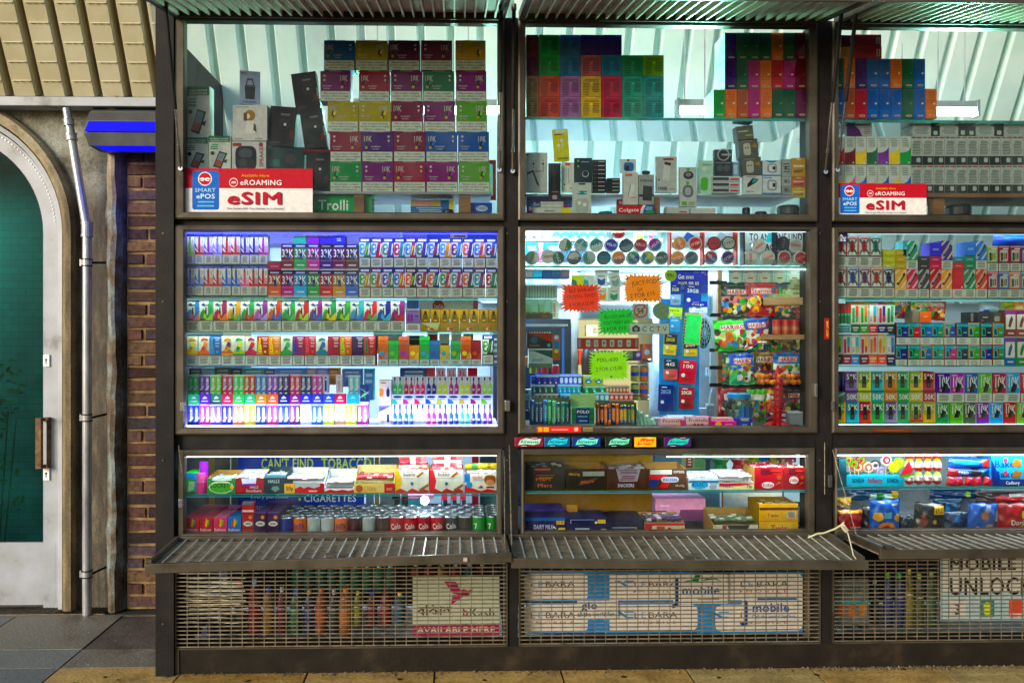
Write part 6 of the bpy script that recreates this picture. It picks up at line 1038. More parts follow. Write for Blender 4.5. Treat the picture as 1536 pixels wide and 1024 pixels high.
simp('lime and white SIM pack, second row left', 1002, 1023, 461, 478, 'c8f028', 'b8e040', 'lyca', '3c5c20', 4); simp('cyan SIM pack with a white disc', 1005, 1020, 474, 497, '28a0f0', '1c9cf0', 'mini', 'c8e8ff', 3); simp('small blue and silver pack near the fan', 1034, 1061, 452, 469, '1828b8', 'd8e4f0', 'top', 'w', 0); simp('black, yellow and magenta SIM pack', 996, 1015, 501, 532, '1c2430', 'e8c81c', '20GB', 'f0e020', 5); simp('navy and yellow SIM pack under the green card', 1026, 1046, 512, 534, '1c2c48', 'e0c020', 'plan', 'w', 0)
simp('navy and salmon SIM pack, left of the pink one', 996, 1016, 538, 569, '14304c', 'd88080', '4G', 'w', 0); simp('pink SIM pack lettered 100', 1019, 1044, 540, 575, 'e06070', 'd06068', '100', 'w', 5); simp('deep blue SIM pack with yellow discs at the lower left', 988, 1010, 577, 616, '182c80', '1c3488', '20GB', 'a0c0f0', 2); simp('dark red SIM pack lettered 20GB', 1019, 1041, 580, 613, 'a81424', '981020', '20GB', 'w', 2)
item('price_card', 'blank mint green card with a zigzag orange edge, in front of the fan', 'card', 1026, 1052, 470, 517, .2, .003, 'f0b040', [('r', .06, .03, .94, .97, '70f090')]+[('p', [(.0, .05*k*2), (.1, .05*k*2+.05), (.0, .05*k*2+.1)], '203040') for k in range(9)], rot=5)
fn = empty('desk_fan', 'pale caged fan seen edge on beside the SIM card rack', 'fan', wp(1056, 500, .42))
pm = PM(('steel',)); R_ = .085
for k in range(12):
    a = RAD(k*30); pm.bar((R_*.0, -.02, 0), (R_*.55*math.cos(a), 0, R_*math.sin(a)*1.1), .0012, n=4)
for q in (.3, .55, .8, 1):
    pts = [(R_*.55*q*math.cos(RAD(t)), -.02*(1-q), R_*1.1*q*math.sin(RAD(t))) for t in range(0, 361, 20)]
    for a, b in zip(pts, pts[1:]): pm.bar(a, b, .0012 if q < 1 else .004, n=4)
pm.build('fan_cage', parent=fn)
pm = PM(('navycab',)); pm.bar((0, .005, 0), (0, .02, 0), .08, n=20); o = pm.build('fan_blades', parent=fn); o.scale = (.5, 1, 1.05)
p = wp(1063, 447, .42); pm = PM(('plastic',)); pm.lathe([(.006, -.1, 'a8b8b8'), (.022, -.06, 'c8d4d0'), (.024, 0, 'd0dcd4'), (.016, .035, 'e0e8e4')], n=14); tag(pm.build('fan_motor_housing', loc=p, smooth=True), 'grey white rounded motor housing above the fan', 'fan head')
# wall switch, cable
item('switch_box', 'small white wall switch with a cable', 'switch', 1060, 1067, 552, 564, .5, .02, 'd8e0e8', []); item('switch_box', 'white junction box under the cable loop', 'junction box', 1060, 1071, 606, 624, .5, .03, '98a8b0', [('r', 0, .85, 1, 1, 'd8e0e0')]); item('socket_box', 'pale square socket at the foot of the shop wall', 'socket', 1041, 1061, 612, 624, .5, .02, 'c8d4dc', [])
pm = PM(('plastic',)); pts = [wp(a, b, .49) for a, b in ((1066, 480), (1066, 540), (1065, 575), (1070, 578), (1066, 590), (1064, 606))]
for a, b in zip(pts, pts[1:]): pm.bar(a, b, .005, 'c4ccc8', n=6)
tag(pm.build('cable'), 'pale cable running down the shop wall to the junction box', 'cable')
# --- sweets rack
pm = PM(('wood', 'dark')); y = .45; p0, p1 = wp(1077, 632, y), wp(1083.5, 402, y); pm.box(p0.x, p1.x, y, y+.03, p0.z, p1.z); q0 = wp(1209, 632, y); pm.box(q0.x, q0.x+.02, y, y+.03, p0.z, p1.z)
for py in (424, 472.5, 525, 551, 577): z = Z(py, 1140, y); pm.box(X(1064, y), X(1215, y), y-.012, y, z-.01, z+.01, m=1)
tag(pm.build('sweets_rack'), 'wooden post rack with dark bars holding bags of sweets', 'rack')
pm = PM(('steel', 'navycab')); pm.box(X(1084, .55), X(1225, .55), .55, .56, Z(645, 1140, .55), Z(424, 1140, .55), m=1); pm.box(X(1049, .6), X(1225, .6), .6, .62, Z(645, 1140, .6), Z(400, 1140, .6)); struct(pm, 'shop_partition')  # dark sheet added behind the bags for the rack's shade
def hb(lab, x0, x1, yt, yb, top, mid, bot, tx='HARIBO', tc='c82040', y=.3, rot=0, extra=()):
    x0 -= 2; x1 += 3; yt -= 3; yb += 2
    r2 = random.Random(int(x0+yt)); o = [('r', 0, .62, 1, 1, top), ('r', 0, .3, 1, .62, mid), ('r', 0, 0, 1, .12, bot)]+[('d', r2.uniform(.02, .98), r2.uniform(.1, .62), r2.uniform(.06, .13), ['e8b010', 'd82018', '20a028', 'e0e0d0', 'e06810', '1880c0', '7c2c6c', '302018', top, bot][r2.randrange(10)]) for _ in range(30)]+[('r', .18, .66, .92, .84, 'f4ece8')]+list(extra)+[('t', .2, .68, .14, tc, tx, .7)]
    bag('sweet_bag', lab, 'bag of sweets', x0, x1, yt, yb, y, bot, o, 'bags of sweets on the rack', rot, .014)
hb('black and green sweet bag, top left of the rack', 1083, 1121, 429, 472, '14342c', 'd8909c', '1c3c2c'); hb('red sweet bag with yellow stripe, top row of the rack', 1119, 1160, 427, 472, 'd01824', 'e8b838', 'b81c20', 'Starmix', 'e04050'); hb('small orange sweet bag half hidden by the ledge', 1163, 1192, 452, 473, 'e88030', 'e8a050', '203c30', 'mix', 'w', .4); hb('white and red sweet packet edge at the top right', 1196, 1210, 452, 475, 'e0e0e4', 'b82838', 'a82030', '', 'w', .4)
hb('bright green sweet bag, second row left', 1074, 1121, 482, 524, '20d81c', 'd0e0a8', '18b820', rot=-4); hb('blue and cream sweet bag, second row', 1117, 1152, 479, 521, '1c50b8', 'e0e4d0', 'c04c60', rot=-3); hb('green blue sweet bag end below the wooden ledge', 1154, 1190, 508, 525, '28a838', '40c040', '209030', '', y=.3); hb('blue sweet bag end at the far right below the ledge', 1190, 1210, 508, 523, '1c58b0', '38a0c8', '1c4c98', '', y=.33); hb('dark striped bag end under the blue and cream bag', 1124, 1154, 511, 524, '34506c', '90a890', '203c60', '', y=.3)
hb('dark green sweet bag behind the blue one, third row', 1085, 1106, 531, 574, '0c5030', '4c7c50', '0c6030', '', y=.4); hb('blue sweet bag with green foot, third row left', 1096, 1129, 532, 575, '1c50d0', '60a848', '2ca870', rot=-2); hb('gold and dark sweet bag in the middle of the third row', 1128, 1161, 530, 573, '8c6c2c', '504848', 'c8a030', 'HARIBO', '241c1c', y=.37); hb('white and blue sweet bag, third row right', 1161, 1197, 530, 572, '4c80c8', 'dce4e8', 'c04848'); hb('blue bag edge at the right end of the third row', 1197, 1210, 532, 573, '1848c0', '3888b0', '20a078', '', y=.4)
hb('red sweet bag left behind the jar', 1078, 1122, 584, 634, 'a8142c', '8c1c30', '981828', 'KitKat', 'e8c0c8', y=.4); hb('green and yellow orange fruit bag right of the jar', 1122, 1146, 586, 630, '58b830', 'e8a020', '50a828', 'Zingy', 'w', y=.34); hb('yellow and red fruit bag beside the red stand', 1146, 1166, 585, 630, 'f0b820', 'd84c38', 'b82438', 'Pastil', 'w', y=.36); hb('brown bag of sweets with white lettering at the right', 1176, 1208, 586, 620, '3c2824', '50382c', '2c1c18', 'MINIS', 'd83038', y=.34)
for i in range(5): item('clear_tub', f"clear tub with a round white lid over the rack, {ORD[i]} from left", 'tub', 1093+i*22, 1114+i*22, 403, 423, .36, .03, 'a8c8c0', [('r', 0, .55, 1, .62, 'e0ece8'), ('d', .5, .3, .38, 'd0d8c4', 16), ('d', .5, .85, .3, 'e0e4dc', 14), ('l', .3, .22, .7, .38, 1, 'b84c50' if i != 3 else '304c58'), ('r', 0, 0, .05, 1, 'd8ecec')], 'clear tubs above the sweets rack')
for a, b, z0_, z1_, y0_, lab in ((1145, 1216, 446, 457, .16, 'upper light wooden ledge jutting from the right frame'), (1141, 1216, 501.5, 509, .14, 'lower light wooden ledge under the red capped jars')):
    p, q = wp(a, z1_, y0_), wp(b, z0_, y0_); pm = PM(('ply',)); M.setdefault('ply', solid('pale_plywood', [(.3, '9a7448'), (.7, 'c8a070')], 6, .6, stretch=(1, 1, 9))); pm.mesh([(p.x, y0_, p.z), (q.x, y0_, p.z), (q.x, y0_+.16, p.z), (p.x+.09, y0_+.16, p.z), (p.x, y0_, q.z), (q.x, y0_, q.z), (q.x, y0_+.16, q.z), (p.x+.09, y0_+.16, q.z)], [(0, 1, 5, 4), (1, 2, 6, 5), (2, 3, 7, 6), (3, 0, 4, 7), (4, 5, 6, 7), (3, 2, 1, 0)]); tag(pm.build('wooden_ledge'), lab, 'ledge')
for k, (a, b, t, bt, c) in enumerate(((1160, 1185, 441, 446, '8c9c78'), (1186, 1212, 434, 446, 'b0b498'), (1190, 1212, 425, 433, '9ca484'), (1194, 1212, 418, 424.5, 'a8a88c'))): item('cigar_box', f"pale green flat box, {ORD[k]} from the bottom on the upper ledge", 'box', a, b, t, bt, .2, .08, c, [('l', .1, .3, .6, .7, 1, '70785c')], 'pale flat boxes on the ledge')
for k, c in enumerate(('2c70b8', 'd02c28', '189048', '88b828', 'd8401c', 'd8d030')): can(1159+k*5.6, 443, 2.6, 12-k % 2*2, .3, (c,), f"{['blue','red','green','lime','orange red','yellow'][k]} lighter standing on the upper ledge", 'lighters on the ledge', 'lighter')
for k in range(4):
    j_ = can(1165+k*13.6, 502, 6.4, 20, .2, ('a86458', 'b88478'), f"red capped jar on the lower ledge, {ORD[k]} from left", 'red capped jars', 'red_capped_jar')
    pm = PM(('plastic',)); pm.lathe([(.0235, 0, 'c01c20'), (.0235, .018, 'c01c20'), (.021, .02, 'd83030')], n=14); pm.build('lid', parent=j_, loc=(0, 0, .06))
# jar with blue lid, red lolly stand and small cartons
jr = empty('sweet_jar', 'clear round jar with a bright blue lid and blue label', 'jar', wp(1108, 632, .2)); k_ = (4.4)/F
pm = PM(('petg',)); pm.lathe([(17*k_, 0), (20*k_, 6*k_), (20*k_, 26*k_), (16*k_, 33*k_), (15*k_, 36*k_)], n=22); pm.build('jar_body', parent=jr)
pm = PM(('plastic',)); pm.lathe([(17*k_, 36*k_, '1c90d0'), (17.5*k_, 42*k_, '28a4e0'), (16.5*k_, 43*k_, '28a4e0')], n=22); pm.build('jar_lid', parent=jr)
pm = PM(('paper',)); 
for i in range(8): a0, a1 = RAD(-120+i*9+15), RAD(-111+i*9+15); r = 20.2*k_; pm.poly([(r*math.cos(a0), r*math.sin(a0), 5*k_), (r*math.cos(a1), r*math.sin(a1), 5*k_), (r*math.cos(a1), r*math.sin(a1), 25*k_), (r*math.cos(a0), r*math.sin(a0), 25*k_)], ['1c70a8', '2c90c8', '184c80'][i % 3])
pm.build('jar_label', parent=jr)
pm = PM(('plastic',)); rr = random.Random(4)
for i in range(60): a = rr.uniform(0, 6.28); q = rr.uniform(0, 16)*k_; pm.bar((q*math.cos(a), q*math.sin(a), rr.uniform(2, 18)*k_), (q*math.cos(a)+.008, q*math.sin(a), rr.uniform(2, 20)*k_), .005, ['c0d8e8', 'e8b0b8', '88c8e0'][i % 3], n=5)
pm.build('wrapped_mints', parent=jr)
ls = empty('lolly_stand', 'bright red tiered lollipop stand topped by orange lollies', 'lolly stand', wp(1167, 642, .12)); k_ = 4.32/F
pm = PM(('plastic',)); pm.lathe([(5*k_, 0, 'c80c1c'), (6.5*k_, 60*k_, 'c80c1c'), (5*k_, 84*k_, 'd01020'), (2*k_, 92*k_, 'd01020'), (1*k_, 95*k_, 'd01020')], n=14); pm.build('column', parent=ls)
for i in range(7):
    z = (14+i*8.6)*k_; pm = PM(('plastic',)); pm.lathe([(6*k_, z, 'd01424'), (12*k_, z+1*k_, 'd01424'), (12.5*k_, z+3*k_, 'b80c1c'), (6*k_, z+4*k_, 'd01424')], n=12); pm.build('tier', parent=ls)
pm = PM(('plastic',)); 
for i in range(9): a = RAD(i*40+10); pm.bar((5*k_*math.cos(a), 5*k_*math.sin(a), 9*k_), (27*k_*math.cos(a), 27*k_*math.sin(a), 1*k_), 3.2*k_, 'c80c1c', n=8, r2=1.6*k_)
pm.build('base', parent=ls)
for i in range(18):
    a = RAD(i*20+5); lv = i % 2; z = (70+lv*9)*k_
    for r_ in ((20, 28) if i % 3 == 0 else (24,)):
        pm = PM(('plastic',)); c = ['f08c18', 'e87810', 'c06010'][i % 3]; pm.lathe([(.6*k_, -4*k_, c), (3.2*k_, -2.6*k_, c), (4.2*k_, 0, c), (3.2*k_, 2.8*k_, c), (.6*k_, 4.2*k_, c)], n=10); pm.build('lollipop', parent=ls, loc=(r_*1.15*k_*math.cos(a), r_*.5*k_*math.sin(a), z), smooth=True)
def fr_(lab, x0, x1, yt, yb, c, ops, y=.06): item('sweet_carton', lab, 'carton', x0, x1, yt, yb, y, .05, c, ops)
fr_('pink and white chewy sweet carton at the left', 991, 1027, 627, 640, 'e8b0c0', [('r', 0, .35, 1, 1, 'f0d8dc'), ('t', .08, .5, .38, 'd02c38', 'Fruittella', .85), ('d', .75, .2, .08, 'f0c020'), ('r', .82, 0, 1, .8, 'e070a0')]); fr_('taller white and pink chewy sweet carton beside it', 1029, 1066, 625, 640, 'e0a0b8', [('r', 0, .3, .92, 1, 'f0dce0'), ('t', .1, .5, .36, 'd02c38', 'Fruittella', .78), ('d', .35, .2, .06, 'a83040'), ('d', .5, .2, .06, 'a83040'), ('d', .65, .2, .06, 'a83040'), ('r', .9, 0, 1, 1, 'd87098')])
fr_('hot pink carton with a yellow disc', 1070, 1104.5, 632, 640.5, 'f048a0', [('d', .22, .5, .13, 'f8c820'), ('l', .45, .3, .9, .7, 1, 'f8b0d0')]); fr_('navy open carton with a pale notch', 1105.5, 1129, 627, 640.5, '1830a8', [('p', [(.2, 1), (.28, .7), (.72, .7), (.8, 1)], 'a8b8b8'), ('r', .35, .15, .65, .35, 'a0b8f0'), ('r', .9, .1, .97, .5, 'e0e0e0')]); fr_('cream end flap of the pink sweet carton', 1070, 1100, 626.5, 631.5, 'c8b0a4', [('l', .1, .3, .8, .7, 1, 'b83c40')], .1)
item('grey_box', 'plain white and grey box at the foot of the right frame', 'box', 1179, 1206, 617.5, 638, .16, .08, '8c98a0', [('r', 0, .92, 1, 1, 'e0e8ec')], side='e0e8ec')
# ================================================================ GOODS: right middle window
RW = 'right middle window'
def dx(i, c): return 'd0d8cc', [('r', 0, .94, 1, 1, mixc(c, 'w', .5)), ('r', 0, .34, .06, .94, c), ('r', .94, .34, 1, .94, c), ('p', [(.06, .84), (.14, .92), (.94, .44), (.86, .36)], '50585c'), ('p', [(.06, .44), (.14, .36), (.94, .84), (.86, .92)], '70787a'), ('d', .5, .64, .26, c), ('R', .36, .46, .62, .84, mixc(c, 'k', .55), .3), ('l', .1, .86, .9, .94, 1, c), ('d', .3, .42, .1, 'e8ece4'), ('d', .68, .42, .1, 'e8ece4'), ('r', 0, .31, 1, .35, '242c3c'), ('l', .12, .04, .88, .28, 4, '5c6460')]
row('vape_box', 'vape box with crossed white arms', 'vape box', 1252.5, 17.6, ['c83038', 'c02c34', 'c8586c', '18887c'], 353, 399.5, .045, .08, dx, RW, 'upper row', 'vape boxes with crossed white arms', names=['red', 'bright red', 'rose', 'teal green'])
row('vape_box', 'vape box with crossed white arms', 'vape box', 1252.5, 18, ['a82c34', '1858b0', '6c2c70', 'd05c50', '203070'], 400, 446, .045, .08, dx, RW, 'lower row', 'vape boxes with crossed white arms', names=['deep red', 'blue', 'violet', 'coral', 'navy'])
def dg(i, c):
    if c == 'd01428': return c, [('l', .15, .45, .85, .9, 6, 'e86068'), ('r', 0, .0, 1, .3, 'd0d4cc'), ('l', .15, .05, .85, .26, 4, '60686a'), ('d', .8, .38, .06, 'w')]
    return c, [('p', [(0, .34), (.16, .34), (1, .88), (1, 1), (.8, 1), (0, .5)], mixc(c, 'w', .45)), ('p', [(.1, .48), (.3, .44), (.92, .82), (.8, .9)], '242c2c'), ('p', [(.2, .56), (.3, .52), (.7, .78), (.6, .82)], mixc(c, 'w', .3)), ('p', [(.45, .34), (.65, .34), (1, .56), (1, .66)], mixc(c, 'w', .6)), ('p', [(0, .8), (0, .9), (.3, 1), (.45, 1)], mixc(c, 'w', .6)), ('r', 0, 0, 1, .3, 'ccd4c8'), ('l', .12, .04, .88, .27, 4, '5c6460')]
row('vape_box', 'vape box with a slanting black device', 'vape box', 1343, 17.25, ['e8b418', 'd8607c', '3c4448', 'b81c30', 'f0a414', 'd01428', '18905c', 'd84c24'], 404, 446.5, .045, .08, dg, RW, 'lower row', 'vape boxes with a slanting device', names=['yellow', 'pink', 'charcoal', 'crimson', 'amber', 'plain red', 'green', 'orange red'])
row('vape_box', 'vape box with a slanting black device', 'vape box', 1360.3, 17.25, ['189c6c', '-', '-', '502c84', '-', '-', '1878c8'], 361, 403.5, .05, .08, dg, RW, 'upper row', 'vape boxes with a slanting device', names=['green', '', '', 'violet', '', '', 'blue'])
for a, b, t, bt, c, lab in [(1325, 1343, 374.5+k*9.7, 384+k*9.7, 'c4c838', f'pale yellow end of the {ORD[k]} lying box from the top') for k in range(3)]+[(1343.3, 1359.5, 374+k*9.9, 383.7+k*9.9, 'c4a818', f'gold vape box lying flat, {ORD[k]} from the top of three') for k in range(3)]+[(1377.8, 1394, 384+k*10, 393.7+k*10, '34383c', f'{["upper","lower"][k]} charcoal vape box lying flat beside the green one') for k in range(2)]+[(1395, 1411.3, 384.5+k*9.7, 394+k*9.7, ['c0486c', 'd8244c'][k], f'{["upper dusty rose","lower crimson"][k]} vape box lying flat in the pile') for k in range(2)]+[
    (1429.5, 1446, 394, 403.5, 'd8242c', 'red vape box lying alone left of the green pile'), (1447, 1463, 384.5, 393.6, '189068', 'upper green vape box lying flat'), (1447, 1463, 394, 403.5, '1c8c60', 'lower green vape box lying flat'), (1429.5, 1446.5, 385, 393.6, '1c8890', 'teal vape box end on the red lying box'), (1395, 1412, 364, 384, '2820e0', 'deep blue glowing box side left of the violet one'), (1448, 1464, 363, 384, '1878e8', 'sky blue box side left of the blue slanted one'), (1355, 1361, 361, 384, '28a8b8', 'thin turquoise box side left of the green one')]:
    item('vape_box', lab, 'vape box', a, b, t, bt, .055, .08, c, [('l', .2, .35, .8, .65, 1, mixc(c, 'w', .4)), ('r', 0, 0, 1, .06, dk(c, .5))])
def dph(i, c): return mixc(c, 'k', .15), [('r', .0, .94, 1, 1, mixc(c, 'w', .4)), ('R', .12, .4, .86, .84, 'b8c4b8', .1), ('R', .2, .42, .42, .74, '30403c', .3), ('R', .45, .46, .6, .72, '8c8838', .3), ('R', .64, .48, .78, .74, mixc(c, 'k', .3), .3), ('r', .4, .86, .9, .91, 'dcd8d0'), ('r', 0, .32, 1, .35, '26302c'), ('r', 0, 0, 1, .32, 'c0ccc0'), ('l', .12, .04, .88, .29, 4, '5c6460')]
row('vape_box', 'vape box with three small tanks', 'vape box', 1482, 16.7, 'a0c048 a81c48 a82850 6c3890 2088a0 b03838 d88828 308848 a82850 4860b0'.split(), 369, 407, .045, .08, dph, RW, 'upper right row', 'vape boxes with three tanks', names='lime;crimson;raspberry;purple;teal;brick red;orange;green;wine;steel blue'.split(';'))
row('vape_box', 'vape box with three small tanks', 'vape box', 1482, 16.7, 'd04c78 1868b8 d88058 20a0c8 c83858 48a048 9048a0 e0a020 d04878 3078b0'.split(), 408, 446.5, .045, .08, dph, RW, 'lower right row', 'vape boxes with three tanks', names='pink;blue;salmon;cyan;rose;green;violet;amber;hot pink;azure'.split(';'))
bag('plastic_bag', 'crumpled bright blue plastic bag lying on the three tank boxes', 'bag', 1488, 1560, 349, 369, .1, '1850d8', [('p', [(.1, .3), (.4, .9), (.8, .5)], '2c70e8')], bulge=.03, nu=10, nv=8)
# pens with lips, phone-like packs, 50K and 10K packs
def dpen(i, c):
    a, b = c; o = [('r', 0, .9, 1, 1, mixc(a, b, .5)), ('R', .12, .06, .42, .76, mixc(a, 'k', .12), .35), ('R', .5, .1, .84, .86, b, .4), ('r', .56, .1, .78, .4, a)]
    if i % 4 == 2: o += [('r', .08, .06, .44, .8, 'dfe4d8'), ('t', .36, .12, .1, '20282c', 'SKY', .6, 1, 90)]
    return 'c8d0c8', o
def dlab(i, c): return c, [('l', .12, .45, .88, .75, 1, mixc(c, 'w', .75)), ('l', .2, .2, .8, .45, 1, mixc(c, 'w', .65)), ('r', 0, .93, 1, 1, '1c302c')]
row('vape_pen_pack', 'vape pen pack', 'vape pen pack', 1277, 13.3, [('2ca058', 'e06858'), ('48a848', 'e88848'), ('e05c48', '30a8d0'), ('d04860', '382c70'), ('188048', '50a078')], 454, 486, .06, .05, dpen, RW, 'upper pen row', 'vape pen packs', names='green and coral;green and orange;red and cyan;rose and navy;dark green'.split(';'))
row('carton_lip', 'lip label', 'carton lip', 1277, 13.3, '0c6838 28982c d01c30 14286c 1c3c30'.split(), 486.3, 499.5, .045, .04, dlab, RW, 'upper pen row', 'lip labels of the pen cartons', names='dark green;green;red;navy;black green'.split(';'))
row('vape_pen_pack', 'vape pen pack', 'vape pen pack', 1251, 13.2, [('187838', '90c830'), ('c83060', '28a0b0'), ('d0c020', '30b0d0'), ('d03c58', 'e8b030'), ('e08030', 'e86048'), ('e88838', 'c0d028'), ('1868b0', '2c98d8')], 501, 531.5, .06, .05, dpen, RW, 'lower pen row', 'vape pen packs', names='green and lime;pink and teal;yellow and cyan;red and gold;orange;orange and lime;blue'.split(';'))
row('carton_lip', 'lip label', 'carton lip', 1251, 13.2, '0c4824 98104c 1888d8 780c3c f06818 f04c14 10205c'.split(), 531.7, 546.5, .045, .04, dlab, RW, 'lower pen row', 'lip labels of the pen cartons', names='bottle green;magenta;sky blue;wine;orange;bright orange;deep navy'.split(';'))
for k in range(4): item('vape_pen_pack', f"red and green pen pack side, {ORD[k]} from left of the fanned row", 'vape pen pack', 1257+k*5, 1262+k*5, 455, 486-k*.3, .1-.01*k, .05, '1c7048', [('p', [(0, .5), (1, .4), (1, 1), (0, 1)], 'b83c40'), ('r', 0, .4, 1, .5, '50b888')])
item('carton_lip', 'turquoise printed label panel at the foot of the fanned pen packs', 'carton lip', 1254, 1276.5, 486.5, 500, .045, .04, '90d0d0', [('l', .05, .1, .95, .9, 3, '184c58')])
def dcr(i, c):
    a, b = c; return a, [('p', [(.5, .34), (1, .34), (1, .95), (.75, .95), (.5, .6)], b), ('r', .05, .82, .95, .94, '38d0d8'), ('l', .1, .84, .9, .92, 1, '106890'), ('p', [(.1, .4), (.46, .4), (.4, .76), (.1, .78)], '48d0c0'), ('p', [(.16, .44), (.42, .44), (.36, .72), (.16, .74)], '28403c'), ('r', 0, .0, .06, 1, mixc(b, 'o', .5)), ('l', .6, .52, .9, .58, 1, 'c8e0e8'), ('r', .02, .32, .98, .37, '1c2440'), ('r', .02, 0, .98, .32, 'ccd8cc'), ('l', .14, .04, .86, .28, 4, '8c9890')]
row('vape_box', 'glowing outline vape box', 'vape box', 1344, 18.1, [('142860', '3040a0'), ('187050', 'd84c50'), ('185088', '2870c0'), ('2060b0', '28985c'), ('d08828', '2858b0'), ('183058', '284870'), ('c09018', '30a030'), ('203030', '182c38'), ('a84c28', '309850')], 484, 516.5, .045, .08, dcr, RW, 'upper row', 'vape boxes with a glowing outline', names='navy;green and coral;azure;blue and green;amber and blue;midnight blue;gold and green;black;rust and green'.split(';'))
row('vape_box', 'glowing outline vape box', 'vape box', 1344, 18.1, [('202c80', '302c90'), ('18603c', '38a058'), ('c08830', '1c68b8'), ('187860', '30a070'), ('2038a8', 'c83c80'), ('204048', '243050'), ('a89c20', '30a820'), ('a02850', '2038a0'), ('983c2c', '2c9858')], 517, 549.5, .045, .08, dcr, RW, 'lower row', 'vape boxes with a glowing outline', names='indigo;pine green;tan and blue;sea green;blue and pink;dark teal;yellow and green;wine and blue;brown and green'.split(';'))
def dbr(i, c): return c, [('r', .04, .86, .96, .97, '8c4c9c' if i % 2 == 0 else '602c70'), ('R', .1, .28, .92, .84, 'd0d4cc', .05), ('p', [(.3, .38), (.5, .34), (.72, .66), (.6, .8), (.4, .62)], mixc(c, 'k', .3)), ('l', .2, .08, .8, .18, 1, 'd8ccc8')]
row('vape_box', 'vape box with a white window', 'vape box', 1507.5, 17.2, '7c4440 8c5048 8c5048 1c6ca8 8c5048 3c8838 704058 1c6ca8 8c5048'.split(), 465, 505, .05, .08, dbr, RW, 'upper far right row', 'vape boxes with a white window', names='brown;russet;chestnut;blue;umber;green;mauve;azure;tan brown'.split(';'))
row('vape_box', 'vape box with a white window', 'vape box', 1507.5, 17.2, '1c70b0 288c40 c04858 7c4440 1c70b0 d08030 288c40 804890 1c70b0'.split(), 506, 548, .05, .08, dbr, RW, 'lower far right row', 'vape boxes with a white window', names='blue;green;rose;brown;azure;orange;mid green;violet;deep blue'.split(';'))
def d50(i, c):
    a, b = c; return a, [('p', [(.0, .0), (1, 0), (1, .5), (.6, .3), (0, .45)], mixc(a, b, .6)), ('r', .88, .0, 1, 1, mixc(b, 'w', .25)), ('t', .08, .62, .27, 'd8e0d0', '50K', .8), ('r', .3, .2, .62, .78, '1c2420'), ('r', .36, .25, .56, .4, '48504c'), ('p', [(.7, .2), (.9, .3), (.85, .5), (.7, .42)], b), ('r', 0, 0, 1, .07, mixc(a, 'k', .3)), ('r', 0, .07, 1, .16, b)]
def l50(i, c): return mixc(c[0], c[1], .5), [('t', .1, .2, .55, 'd8e4d8', '50K', .8), ('r', .9, 0, 1, 1, mixc(c[1], 'w', .3)), ('r', 0, .9, 1, 1, mixc(c[0], 'k', .4))]
c5 = [('6c4c88', '9088b8'), ('78a428', 'e0e020'), ('18888c', '48c8d0'), ('a88820', 'e07c30'), ('28984c', '50b868'), ('88a830', 'e8c028'), ('a04c54', 'c07078')]; n5 = 'violet;lime;teal;gold;green;yellow green;dusty red'.split(';')
row('vape_box', 'vape box printed 50K', 'vape box', 1268.5, 19.35, c5, 557.5, 587, .06, .08, d50, RW, 'upper 50K row', 'vape boxes printed 50K', names=n5); row('carton_lip', 'lip printed 50K', 'carton lip', 1269, 19.3, c5, 587.2, 602, .045, .06, l50, RW, '50K lips', 'carton lips printed 50K', names=n5)
row('vape_box', 'vape box printed 50K', 'vape box', 1250.5, 19.15, [('58a028', 'e89828'), ('1c8ca0', '40c0d8'), ('b83040', 'd87060'), ('289c58', '40c040'), ('6c6088', '9898b8'), ('189078', '48a858'), ('70a030', 'c05858'), ('a0a828', 'e8a828')], 602.5, 635, .045, .08, d50, RW, 'lower 50K row', 'vape boxes printed 50K', names='green and orange;cyan;red;leaf green;grey violet;sea green;olive green;mustard'.split(';'))
for k in range(3): item('vape_box', f"dark violet box side with a pale oval, {ORD[k]} from left of the receding stack", 'vape box', 1251+k*6, 1256.7+k*6, 557+k, 587, .12-.02*k, .05, '3c2858', [('R', .2, .3, .8, .9, ['7080c8', '5888d8', '3c68b0'][k], .5)])
item('carton_lip', 'grey green slanted lip side at the far left of the lower shelf', 'carton lip', 1251, 1268, 587.5, 602, .06, .05, '5c7c6c', [('p', [(0, .2), (1, .8), (1, 1), (0, .5)], 'a0c8c0')])
def d10(i, c):
    o = [('t', .1, .5 if len(cur) else .5, .4, 'ccd8c8', '10K', .85), ('p', [(.3, .36), (.5, .34), (.7, .62), (.55, .7)], 'k'), ('p', [(.52, .36), (.66, .34), (.82, .6), (.7, .66)], '283430'), ('d', .28, .42, .1, 'c0a020', 6), ('r', .1, .92, .5, .95, 'c8d0d0'), ('r', .95, 0, 1, 1, mixc(c, 'w', .3))]
    return c, o+[('r', 0, 0, 1, .31, 'c8d4c8'), ('l', .12, .04, .88, .27, 4, '566058')]
cur = 'x'
row('vape_box', 'vape box printed 10K', 'vape box', 1406, 20.8, '5c40a0 b048b8 1058b0 58b828 a82858 30a0e0 c83850 4850b0 38a050 d88838 8840a0 c03850'.split(), 560, 603, .045, .08, d10, RW, 'upper 10K row', 'vape boxes printed 10K', names='violet;orchid;blue;lime;crimson;sky blue;red;indigo;green;orange;purple;rose'.split(';'))
row('vape_box', 'vape box printed 10K', 'vape box', 1404.5, 20.2, '189050 68b048 4c5c48 8850a8 30a0e8 c03838 78b838 2868c0 c84880 289050 5040a0 d08030'.split(), 603.5, 638, .045, .08, lambda i, c: (c, d10(i, c)[1][:-2]+[('r', 0, 0, 1, .08, 'b8d8d8')]), RW, 'lower 10K row', 'vape boxes printed 10K', names='emerald;light green;olive;purple;bright blue;red;lime;royal blue;pink;dark green;indigo;amber'.split(';'))
